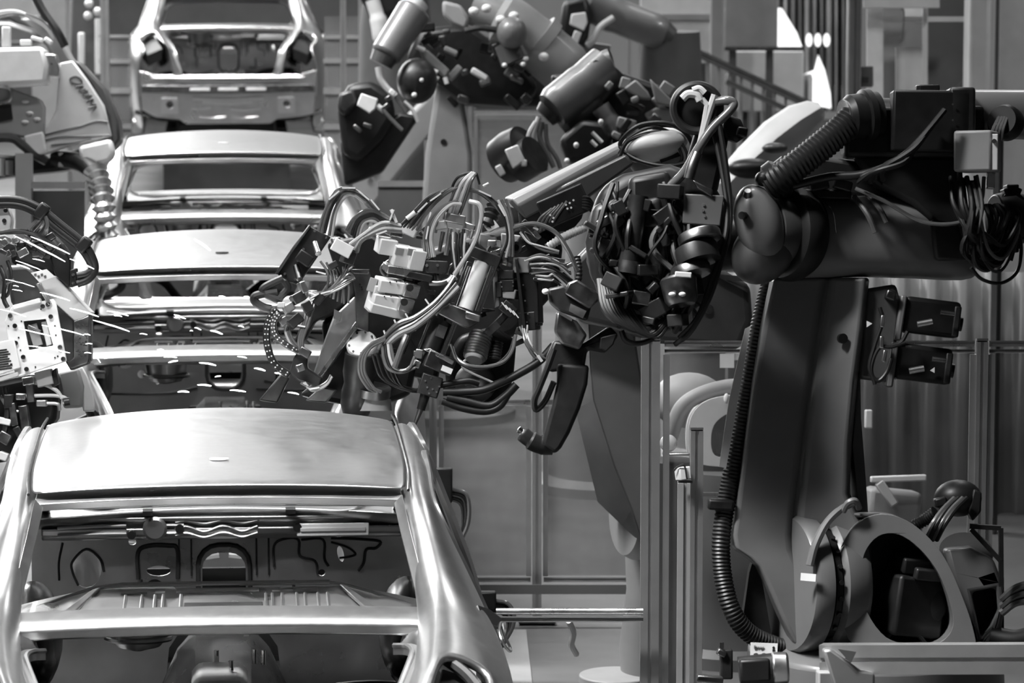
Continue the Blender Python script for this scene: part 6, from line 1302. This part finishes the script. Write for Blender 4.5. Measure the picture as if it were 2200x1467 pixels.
UB('dark_curve', 'iron', lambda m: m.ptube([(-50, 300, DU - .3), (20, 296, DU - .31), (46, 310, DU - .31), (70, 330, DU - .3), (100, 346, DU - .28)], 10, 8))
UB('tool_foot', 'lightgrey', lambda m: m.pprism([(50, 292), (92, 282), (100, 330), (60, 340)], DU - .31, .06), bevel=.01)
UB('underside', 'black', lambda m: m.pprism([(-60, 330), (60, 334), (100, 340), (170, 318), (180, 360), (120, 368), (40, 376), (-60, 390)], DU - .12, .2), bevel=.02)
UB('pale_pin', 'white', lambda m: m.pcyl((133, 328, DU - .16), (133, 358, DU - .16), 8))
UB('pale_pin', 'lightgrey', lambda m: m.pcyl((3, 340, DU - .14), (3, 378, DU - .14), 8))
UB('pale_pin', 'midgrey', lambda m: m.pcyl((20, 345, DU - .14), (20, 376, DU - .14), 9))
for i in range(3): UB('hose_arc', 'hose_light' if i else 'hose', lambda m: m.ptube([(-30, 44 - i * 6, DU - .2), (30, 30 - i * 3, DU - .22), (70, 36 + i * 2, DU - .22), (100, 54 + i * 3, DU - .2), (116, 84, DU - .18)], 4, 8))
UB('dark_cover', 'paint_dark', lambda m: m.pprism([(-60, 44), (20, 44), (70, 60), (90, 84), (60, 96), (-60, 100)], DU - .1, .2), bevel=.03)
UB('tool_link', 'midgrey', lambda m: m.pprism([(-60, -80), (60, -80), (84, 0), (112, 56), (80, 80), (20, 40), (-60, 40)], DU + .05, .25), bevel=.04)
UB('tool_strap', 'black', lambda m: m.ptube([(60, -40, DU - .02), (90, 20, DU - .04), (122, 66, DU - .06), (140, 100, DU - .05)], 9, 8))
RU = root('industrial_robot', floor_under(P(-140, 300, DU + .5)), 'robot column carrying the grease-marked plate tool, beyond the left edge', 'robot')
p_ = P(-140, 300, DU + .5)
B(lambda m: m.lathe([(0, 0), (.36, 0), (.36, .05), (.28, .08), (.26, .6), (.32, .75), (.3, 1.6), (0, 1.7)], floor_under(p_), (0, 0, 1), 36), 'turning_column', 'paint_far', RU)
B(lambda m: m.tube([V(p_.x, p_.y, 1.5), P(-120, -60, DU + .4), P(20, -20, DU + .2)], [.24, .2, .16], 16), 'link_arm', 'paint_far', RU)
# ribbed bright hose beside the third body
R = root('dress_pack_hose', P(232, 590, 21.2), 'bright ribbed hose hanging beside the second and third car bodies', 'hose')
DH = 21.2
B(lambda m: m.prib([(205, 366, DH), (216, 400, DH - .05), (222, 440, DH - .1), (228, 490, DH - .1), (240, 545, DH - .05), (252, 590, DH)], 27, 19, .30, 18), 'ribbed_hose', 'sheet', R)
B(lambda m: m.ptube([(120, 340, DH + .2), (170, 348, DH + .1), (205, 370, DH)], 20, 12), 'hose_inlet', 'black', R)
B(lambda m: m.ptube([(250, 585, DH), (262, 612, DH), (240, 630, DH), (200, 640, DH), (150, 650, DH + .1)], 9, 8), 'hose_tail', 'iron', R)
# ---------------------------------------------------------------- sparks: short glowing slivers thrown off by the weld at the left
rs = random.Random(9)
SP = [(30, 506, 140, 562, 3.4), (66, 508, 150, 546, 3.2), (150, 556, 202, 578, 3), (96, 562, 70, 556, 2), (36, 568, 64, 578, 2.6), (34, 560, 92, 582, 2), (86, 628, 150, 646, 3), (150, 662, 212, 680, 3.2), (200, 688, 278, 712, 3.2), (90, 698, 180, 720, 2.6), (180, 718, 194, 720, 2), (40, 706, 116, 724, 2.6), (56, 742, 150, 758, 2.8), (0, 664, 56, 680, 2.6), (26, 622, 48, 626, 1.6), (28, 614, 40, 616, 1.6), (12, 600, 74, 616, 1.6), (230, 668, 276, 678, 3), (245, 678, 262, 680, 2.2), (374, 676, 396, 684, 3), (388, 682, 399, 685, 2), (418, 704, 432, 709, 2.6), (408, 711, 414, 711, 1.6), (452, 710, 478, 718, 3.4), (418, 514, 452, 538, 5), (345, 526, 366, 540, 4), (512, 700, 524, 703, 2.6), (224, 770, 244, 768, 3), (352, 767, 380, 768, 2.4), (362, 779, 382, 775, 3), (428, 779, 464, 785, 3.4), (510, 766, 530, 769, 3), (546, 791, 570, 796, 4), (462, 810, 474, 808, 2), (590, 801, 606, 804, 4), (424, 827, 454, 829, 3.6), (494, 838, 528, 842, 3.2), (382, 842, 406, 842, 3.4), (580, 837, 598, 838, 2.6), (618, 843, 642, 847, 3.4), (430, 756, 466, 758, 2.6), (184, 739, 198, 739, 2), (181, 758, 196, 759, 2), (338, 751, 352, 752, 2), (470, 636, 484, 638, 2), (524, 637, 536, 639, 2.2), (208, 770, 216, 779, 2), (300, 717, 316, 719, 2)]
for i, (a, b, c, d, r_) in enumerate(SP):
    Ds = DL - .16 + (0 if a < 200 else rs.uniform(.3, 2.6))
    o = MB(); n_ = 5; pts = []
    for k in range(n_ + 1):
        t = k / n_; pts.append(P(a + (c - a) * t, b + (d - b) * t + math.sin(t * PI) * -1.2 + rs.uniform(-.4, .4), Ds))
    k_ = ppm(Ds); o.tube(pts, [r_ * k_ * .5 * q for q in (.35, .8, .95, 1, .9, .5)], 6, smooth=False)
    ob = o.build('spark', M['spark']); tag(ob, 'short white-hot weld spark flying past the second car body' if a >= 200 else 'white-hot weld spark in front of the pale plated gun', 'spark', 'weld sparks')
# ---------------------------------------------------------------- blurred robots at the top centre
def rob(px, py, D, label):
    R = root('industrial_robot', floor_under(P(px, py, D)), label, 'robot'); return R
DT = 23.0
T = rob(960, 480, DT + .3, 'pale blurred robot with one upright and one slanting link, top centre')
def TB(name, mt, fn, par=None, **kw): return B(fn, name, mt, par or T, **kw)
def link_between(m, a, b, wa, wb, D, th):
    v = Vector((b[0] - a[0], b[1] - a[1])).normalized(); n_ = Vector((-v.y, v.x)); rings = []
    for (p, w_) in ((a, wa), ((a[0] * .5 + b[0] * .5, a[1] * .5 + b[1] * .5), (wa + wb) / 2), (b, wb)):
        l_ = (p[0] + n_.x * w_ / 2, p[1] + n_.y * w_ / 2); r_ = (p[0] - n_.x * w_ / 2, p[1] - n_.y * w_ / 2)
        rings.append([P(*l_, D), P(*r_, D), P(*r_, D + th), P(*l_, D + th)])
    m.loft(rings)
TB('link_arm', 'paint_far', lambda m: m.loft([[P(l, y, DT), P(r_, y, DT), P(r_, y, DT + .25), P(l, y, DT + .25)] for l, r_, y in ((940, 992, 170), (928, 1000, 240), (914, 1014, 330), (908, 1016, 420), (906, 1012, 640))]), bevel=.03, seg=3)
TB('arm_hole', 'black', lambda m: m.lathe([(0, 0), (.018, 0), (.018, .02), (0, .02)], P(953, 305, DT - .005), FW, 20))
p_ = P(960, 620, DT + .2)
TB('pedestal', 'paint_far', lambda m: m.lathe([(0, 0), (.4, 0), (.4, .05), (.3, .08), (.28, .5), (.36, .6), (.34, max(.7, p_.z)), (0, max(.7, p_.z))], floor_under(p_), (0, 0, 1), 36))
DQ = 27.6
T2 = rob(740, 500, DQ + .3, 'pale slanting blurred robot link with handwriting, beside the third car body')
sl = B(lambda m: link_between(m, (974, 190), (720, 470), 62, 104, DQ, .3), 'link_arm', 'paint_far', T2, bevel=.04, seg=3)
B(lambda m: [m.ptube([(x + dx, y + dy, DQ - .005) for dx, dy in s_], 1.3, 5) for x, y, s_ in ((790, 385, ((0, 6), (6, -4), (10, 4))), (800, 366, ((0, 6), (4, -6), (12, 0), (6, 6))), (812, 350, ((0, 0), (6, -6), (6, 6))), (800, 378, ((0, 0), (8, -6))))], 'handwriting', 'darkgrey', sl)
p_ = P(706, 520, DQ + .3)
B(lambda m: m.lathe([(0, 0), (.32, 0), (.32, .05), (.25, .08), (.24, .4), (.28, .5), (.26, max(.8, p_.z)), (0, max(.8, p_.z))], floor_under(p_), (0, 0, 1), 36), 'turning_column', 'paint_far', T2)
TB('elbow_motor', 'iron', lambda m: m.ell(P(896, 174, DT - .55), RT * .115, UP * .13, FW * .12))
TB('motor_bolts', 'white', lambda m: [m.ell(P(x, y, DT - .66), RT * .015, UP * .015, FW * .01, 10, 6) for x, y in ((905, 172), (890, 204))])
TB('elbow_plate', 'midgrey', lambda m: m.pprism([(898, 98), (920, 108), (966, 150), (956, 166), (906, 124)], DT - .5, .08), bevel=.01)
TB('plate_edge', 'white', lambda m: [m.pcyl((a, b, DT - .52), (c, d, DT - .52), 5) for a, b, c, d in ((916, 144, 940, 156), (922, 160, 942, 170), (895, 100, 912, 108), (956, 166, 960, 180))])
TB('elbow_body', 'black', lambda m: m.pprism([(900, 60), (1010, 50), (1120, 130), (1160, 190), (1120, 230), (1000, 220), (930, 170), (870, 130)], DT - .1, .3), bevel=.04)
TB('elbow_body', 'black', lambda m: m.pprism([(1000, 130), (1150, 120), (1220, 180), (1200, 228), (1010, 228)], DT + .2, .3), bevel=.04)
TB('upper_cylinder', 'paint', lambda m: m.pcyl((892, 20, DT - .5), (826, 122, DT - .6), 38, 34, 28), bevel=.02)
TB('cylinder_cap', 'lightgrey', lambda m: m.pcyl((898, 2, DT - .5), (880, 26, DT - .52), 26, 30, 24))
TB('cylinder_foot', 'paint_dark', lambda m: m.pcyl((828, 118, DT - .6), (818, 138, DT - .6), 30, 26, 24))
TB('forearm', 'paint_far', lambda m: m.tube([P(1020, 14, DT - .3), P(1080, 40, DT - .32), P(1150, 92, DT - .3), P(1228, 158, DT - .25)], [.11, .15, .155, .14], 26))
TB('forearm_ring', 'midgrey', lambda m: m.pcyl((1150, 84, DT - .3), (1168, 100, DT - .29), 62, 60, 28))
TB('forearm_lights', 'white', lambda m: [m.ell(P(x, y, DT - .5), RT * .03, UP * .025, FW * .02, 12, 8) for x, y in ((1018, 24), (1046, 18), (1076, 42), (1104, 34), (1168, 122))])
TB('ball_joint', 'paint', lambda m: m.ell(P(1100, 70, DT - .6), RT * .085, UP * .09, FW * .085))
TB('joint_base', 'paint_dark', lambda m: m.pcyl((1092, 90, DT - .5), (1110, 130, DT - .5), 32, 36, 24))
TB('joint_lights', 'white', lambda m: [m.ell(P(x, y, DT - .62), RT * .015, UP * .014, FW * .01, 10, 6) for x, y in ((1084, 140), (1124, 138), (1130, 126))])
TB('dark_hose', 'iron', lambda m: m.ptube([(1000, 66, DT - .5), (1030, 60, DT - .52), (1066, 64, DT - .5)], 7, 8))
TB('elbow_cover', 'midgrey', lambda m: m.pprism([(950, 0), (990, 10), (1010, 40), (1000, 66), (970, 52), (950, 30)], DT - .4, .12), bevel=.02)
rt = random.Random(4)
for i in range(30):
    x = 900 + rt.random() * 250; y = 50 + rt.random() * 170
    TB('elbow_fitting', rt.choice(('iron', 'black', 'steel', 'darkgrey', 'black', 'midgrey')), lambda m: m.pbox(x, y, DT - .2 - rt.random() * .2, 14 + rt.random() * 26, 8 + rt.random() * 18, .08, ang=rt.uniform(-70, 70)), bevel=.008)
TB('clutter_plate', 'lightgrey', lambda m: m.pbox(1030, 160, DT - .42, 40, 14, .06, ang=-30), bevel=.01)
# gun of the left upper robot
GT = root('welding_gun', P(770, 330, DT - .9), 'blurred dark gun with a bright square label, left of the slanting link', 'welding gun')
def TG(name, mt, fn, **kw): return B(fn, name, mt, GT, **kw)
DG2 = DT - .9
TG('gun_body', 'black', lambda m: m.pprism([(745, 180), (800, 172), (840, 200), (850, 250), (820, 300), (770, 350), (735, 330), (725, 240)], DG2, .25), bevel=.04)
TG('gun_head', 'iron', lambda m: m.pprism([(728, 200), (760, 190), (770, 220), (740, 250), (724, 236)], DG2 - .08, .12), bevel=.02)
TG('bright_label', 'white', lambda m: m.pprism([(776, 200), (812, 212), (806, 234), (794, 244), (766, 226)], DG2 - .12, .04), bevel=.006)
TG('label_tail', 'white', lambda m: m.pcyl((810, 226, DG2 - .1), (826, 240, DG2 - .1), 6))
for a, mt, r_ in ((((812, 144), (818, 170), (834, 192), (850, 206)), 'hose_light', 7), (((868, 218), (886, 236), (898, 262)), 'hose_light', 4), (((822, 236), (844, 260), (864, 280)), 'hose', 4.5), (((846, 206), (860, 222), (872, 240)), 'hose', 4)):
    TG('hose', mt, lambda m: m.ptube([(x, y, DG2 - .15) for x, y in a], r_, 8))
TG('hose_clip', 'white', lambda m: m.pbox(843, 199, DG2 - .2, 14, 12, .04, ang=-40), bevel=.004)
for x, y in ((768, 276), (836, 210), (828, 230), (790, 270)): TG('small_fitting', 'steel', lambda m: m.pbox(x, y, DG2 - .1, 20, 9, .05, ang=rt.uniform(-50, 50)), bevel=.006)
TG('gun_strut', 'black', lambda m: m.pprism([(730, 300), (790, 290), (860, 240), (900, 250), (820, 370), (740, 400)], DG2 + .1, .15), bevel=.02)
# pale upper links right of the line
T3 = rob(1300, 520, DT - 1.2, 'grey blurred robot arm with a thick rounded cylinder, above the long beam')
DV = 20.5
def T3B(name, mt, fn, **kw): return B(fn, name, mt, T3, **kw)
T3B('upper_cylinder', 'paint', lambda m: m.tube([P(1316, 132, DV), P(1300, 140, DV), P(1250, 184, DV - .05), P(1186, 236, DV - .1)], [.07, .105, .11, .095], 28))
T3B('cylinder_cap', 'iron', lambda m: m.tube([P(1182, 240, DV - .1), P(1170, 252, DV - .1)], [.075, .06], 20))
T3B('cylinder_edge', 'paint_dark', lambda m: m.tube([P(1322, 150, DV + .02), P(1268, 214, DV), P(1200, 268, DV)], [.06, .1, .07], 20))
T3B('arm_screw', 'black', lambda m: m.lathe([(0, 0), (.02, 0), (.02, .02), (0, .02)], P(1280, 138, DV - .09), -FW, 14))
T3B('wrist_ring', 'black', lambda m: m.lathe([(.05, -.08), (.12, -.08), (.13, .0), (.12, .08), (0, .08)], P(1104, 332, DV - .3), RT * .7 - FW * .5 + UP * .4, 32))
T3B('wrist_ring', 'iron', lambda m: m.lathe([(.05, -.02), (.10, -.02), (.10, .1), (0, .1)], P(1118, 350, DV - .34), RT * .7 - FW * .5 + UP * .4, 32))
T3B('bright_label', 'white', lambda m: m.pprism([(1084, 322), (1112, 310), (1128, 344), (1102, 362)], DV - .5, .03), bevel=.006)
T3B('label_tail', 'lightgrey', lambda m: (m.pbox(1075, 366, DV - .45, 14, 24, .04, ang=30), m.pbox(1126, 350, DV - .48, 12, 14, .04)), bevel=.006)
for a, mt, r_ in ((((1158, 252), (1146, 290), (1148, 320), (1166, 352), (1176, 366)), 'hose_light', 6), (((1164, 262), (1160, 296), (1176, 330), (1190, 360)), 'hose', 6), (((1172, 266), (1176, 306), (1196, 340), (1204, 362)), 'hose', 5), (((1134, 300), (1140, 282), (1152, 262)), 'hose_light', 6)):
    T3B('hose', mt, lambda m: m.ptube([(x, y, DV - .3) for x, y in a], r_, 8))
T3B('gear_box', 'black', lambda m: m.pprism([(1200, 300), (1250, 256), (1300, 262), (1320, 300), (1290, 350), (1220, 350)], DV - .2, .25), bevel=.03)
T3B('gear_bolts', 'white', lambda m: [m.ell(P(x, y, DV - .22), RT * .014, UP * .016, FW * .01, 10, 6) for x, y in ((1238, 312), (1218, 346), (1291, 262))])
T3B('bright_slots', 'white', lambda m: [m.pcyl((a, b, DV - .22), (c, d, DV - .22), 4) for a, b, c, d in ((1272, 284, 1294, 306), (1270, 302, 1282, 314))])
T3B('side_arm', 'paint', lambda m: m.tube([P(1290, 230, DV - .1), P(1310, 260, DV - .1), P(1326, 292, DV - .1)], [.05, .055, .03], 18))
T3B('dark_body', 'black', lambda m: m.pprism([(1180, 160), (1320, 150), (1440, 190), (1450, 260), (1360, 330), (1300, 300), (1240, 250)], DV + .1, .3), bevel=.03)
for i in range(22):
    x = 1290 + rt.random() * 150; y = 170 + rt.random() * 130
    T3B('small_fitting', rt.choice(('iron', 'black', 'darkgrey', 'steel', 'midgrey')), lambda m: m.pbox(x, y, DV - .05 - rt.random() * .15, 16 + rt.random() * 26, 10 + rt.random() * 16, .08, ang=rt.uniform(-70, 70)), bevel=.008)
T3B('pale_bracket', 'paint_far', lambda m: m.pprism([(1340, 190), (1366, 170), (1392, 196), (1400, 214), (1376, 212)], DV - .2, .08), bevel=.01)
T3B('pale_bracket', 'paint_far', lambda m: m.pprism([(1396, 168), (1446, 216), (1446, 230), (1410, 222)], DV - .2, .06), bevel=.01)
T3B('pale_bracket', 'midgrey', lambda m: m.pprism([(1384, 244), (1410, 230), (1446, 234), (1444, 262), (1400, 268)], DV - .18, .08), bevel=.01)
p_ = P(1300, 600, DV + .3)
T3B('pedestal', 'paint_far', lambda m: m.lathe([(0, 0), (.38, 0), (.38, .05), (.3, .08), (.28, p_.z * .6), (.22, p_.z), (.16, P(1300, 300, DV + .3).z), (0, P(1300, 300, DV + .3).z)], floor_under(p_), (0, 0, 1), 32))
T4 = rob(1260, 300, 27, 'far grey robot arm with a bright square label at the top edge')
D5 = 27.0
def T4B(name, mt, fn, **kw): return B(fn, name, mt, T4, **kw)
T4B('forearm', 'paint', lambda m: m.tube([P(1270, 6, D5), P(1330, 36, D5), P(1430, 74, D5)], [.13, .12, .09], 24))
T4B('forearm_end', 'paint_dark', lambda m: m.tube([P(1426, 70, D5), P(1446, 82, D5)], [.085, .06], 20))
T4B('gun_body', 'black', lambda m: m.pprism([(1210, 0), (1262, -10), (1272, 30), (1264, 80), (1236, 112), (1200, 80)], D5 - .2, .25), bevel=.04)
T4B('bright_label', 'white', lambda m: m.pprism([(1228, 30), (1258, 26), (1262, 48), (1254, 66), (1224, 52)], D5 - .26, .04), bevel=.006)
T4B('label_tail', 'lightgrey', lambda m: m.pbox(1238, 80, D5 - .24, 16, 26, .04, ang=-20), bevel=.006)
T4B('hose', 'hose_light', lambda m: m.ptube([(1262, 98, D5 - .2), (1276, 84, D5 - .22), (1290, 58, D5 - .22), (1318, 38, D5 - .2)], 7, 8))
T4B('lower_arm', 'paint', lambda m: m.tube([P(1204, 96, D5), P(1250, 104, D5), P(1310, 112, D5)], [.04, .05, .05], 16))
p_ = P(1440, 200, D5 + .2)
T4B('pedestal', 'darkgrey', lambda m: m.lathe([(0, 0), (.4, 0), (.4, .05), (.3, .1), (.26, 1.0), (.2, P(1440, 70, D5).z), (0, P(1440, 70, D5).z)], floor_under(p_), (0, 0, 1), 32))
T5 = rob(780, 100, 29, 'dark far robot tool at the top edge, right of the distant car')
D6 = 28.0
B(lambda m: m.pprism([(770, -40), (850, -40), (870, 20), (830, 40), (790, 20), (775, 0)], D6, .3), 'tool_body', 'black', T5, bevel=.04)
B(lambda m: m.tube([P(800, 0, D6), P(812, 40, D6), P(820, 90, D6)], [.05, .06, .05], 14), 'pale_tube', 'lightgrey', T5)
p_ = P(850, 60, D6 + .4)
B(lambda m: m.lathe([(0, 0), (.36, 0), (.36, .05), (.3, .1), (.26, p_.z), (.2, p_.z + .5), (0, p_.z + .5)], floor_under(p_), (0, 0, 1), 28), 'pedestal', 'darkgrey', T5)
# pale arm behind the cable reel
T6 = rob(1620, 420, 21.5, 'smooth pale robot arm slanting up behind the ribbed black hose')
D7 = 21.3
B(lambda m: m.loft([[P(x + a * nx, y + a * ny, D7 + d) for a, d in ((-w_, .05), (-w_ * .8, -.04), (0, -.09), (w_ * .8, -.04), (w_, .05), (w_ * .8, .16), (0, .2), (-w_ * .8, .16))] for x, y, w_, nx, ny in ((1560, 400, 34, .6, .8), (1610, 350, 40, .62, .78), (1670, 296, 44, .64, .77), (1720, 258, 40, .64, .77), (1752, 238, 28, .64, .77), (1766, 230, 12, .64, .77))]), 'upper_arm', 'lightgrey', T6, sharp=60)
B(lambda m: m.ell(P(1665, 318, D7 - .14), RT * .07, UP * .03, FW * .05), 'dark_boss', 'paint_dark', T6)
B(lambda m: m.ell(P(1615, 362, D7 - .22), RT * .13, UP * .055, FW * .1), 'dark_boss', 'black', T6)
p_ = P(1540, 460, D7 + .3)
B(lambda m: m.lathe([(0, 0), (.36, 0), (.36, .05), (.28, .1), (.26, .7), (.3, .8), (.24, p_.z), (.14, P(1560, 400, D7).z), (0, P(1560, 400, D7).z)], floor_under(p_), (0, 0, 1), 32), 'pedestal', 'paint_far', T6)
# robot base seen through the near fence panel
T7 = rob(1545, 1010, 16.6, 'pale robot base with a round dark opening behind the near fence panel')
D8 = 16.6
oo = catmull([V(x, y, 0) for x, y in ((1478, 930), (1492, 882), (1530, 856), (1590, 850), (1650, 862), (1690, 910), (1690, 980), (1640, 1010), (1560, 1004), (1490, 990))], 4, True)
oh = catmull([V(x, y, 0) for x, y in ((1528, 940), (1540, 905), (1580, 884), (1630, 896), (1656, 940), (1630, 975), (1580, 982), (1536, 978))], 4, True)
h_ = B(lambda m: pplate(m, [(p.x, p.y) for p in oo], [[(p.x, p.y) for p in oh]], D8, .25), 'motor_hood', 'lightgrey', T7, bevel=.03, seg=3, sharp=60)
B(lambda m: m.pprism([(p.x, p.y) for p in oh], D8 + .2, .03), 'hood_void', 'black', h_)
B(lambda m: m.pbox(1560, 950, D8 + .1, 40, 50, .08), 'motor_body', 'iron', h_, bevel=.01)
B(lambda m: m.ptube([(1440, 940, D8 + .1), (1462, 880, D8 + .08), (1500, 850, D8 + .08), (1560, 832, D8 + .1), (1620, 830, D8 + .1)], 17, 12), 'drum_rim', 'midgrey', T7)
B(lambda m: m.ell(P(1561, 856, D8 - .02), RT * .012, UP * .022, FW * .01, 12, 8), 'lifting_lug', 'white', T7)
B(lambda m: m.ell(P(1480, 860, D8 + .4), RT * .16, UP * .12, FW * .1), 'drum_shell', 'midgrey', T7)
p_ = P(1580, 1000, D8 + .15)
B(lambda m: m.lathe([(0, 0), (.29, 0), (.29, .05), (.25, .08), (.24, .3), (.27, .4), (.27, p_.z), (0, p_.z)], floor_under(p_), (0, 0, 1), 36), 'pedestal', 'darkgrey', T7)
B(lambda m: m.pbox(1530, 1062, D8 - .3, 90, 8, .05), 'bright_strip', 'alu', T7)
R = root('notice_plate', P(1563, 786, 17.3), 'small bright notice plate seen at the top of the near fence panel', 'plate')
B(lambda m: m.pbox(1562, 775, 17.3, 30, 30, .02), 'plate_sheet', 'white', R)
q_ = P(1570, 790, 17.32); MB().boxb(V(q_.x + .05, q_.y + .02, q_.z / 2), RT * .06, FW * .01, V(0, 0, q_.z / 2 + .03)).build('plate_stand', M['darkgrey'], R)
# black terminal boxes with cable tails beside the closest body
for (x, y, D, lab, pts) in ((950, 1042, 16.2, 'black terminal box with drooping cables, beyond the rear pillar of the closest car', ((968, 1050), (1000, 1060), (1008, 1090), (1004, 1130), (985, 1170))), (1044, 1290, 14.3, 'black terminal box with a cable bunch, above the bright guard rail', ((1060, 1290), (1090, 1296), (1104, 1320), (1100, 1350), (1080, 1384)))):
    R = root('terminal_box', floor_under(P(x, y, D)), lab, 'terminal box')
    B(lambda m: m.pbox(x, y, D, 44, 74 if y < 1200 else 40, .12), 'housing', 'black', R, bevel=.006)
    for i in range(5): B(lambda m: m.ptube([(a - i * 3, b + i * 5, D - .04 + i * .015) for a, b in pts], 4.5, 8), 'cable_tail', 'rubber' if i % 2 else 'hose', R)
    q_ = P(x, y, D + .02); MB().boxb(V(q_.x, q_.y, q_.z / 2 - .02), RT * .035, FW * .03, V(0, 0, q_.z / 2 - .03)).build('box_stand', M['darkgrey'], R)
R = root('hose_drop', P(1230, 1400, 15.4), 'light crumpled hose end lying on the floor right of the guard rail', 'hose')
B(lambda m: m.tube([P(1222, 1334, 15.2), P(1232, 1360, 15.25), P(1228, 1385, 15.3), P(1238, 1405, 15.4)], .012, 8), 'hose_run', 'lightgrey', R)
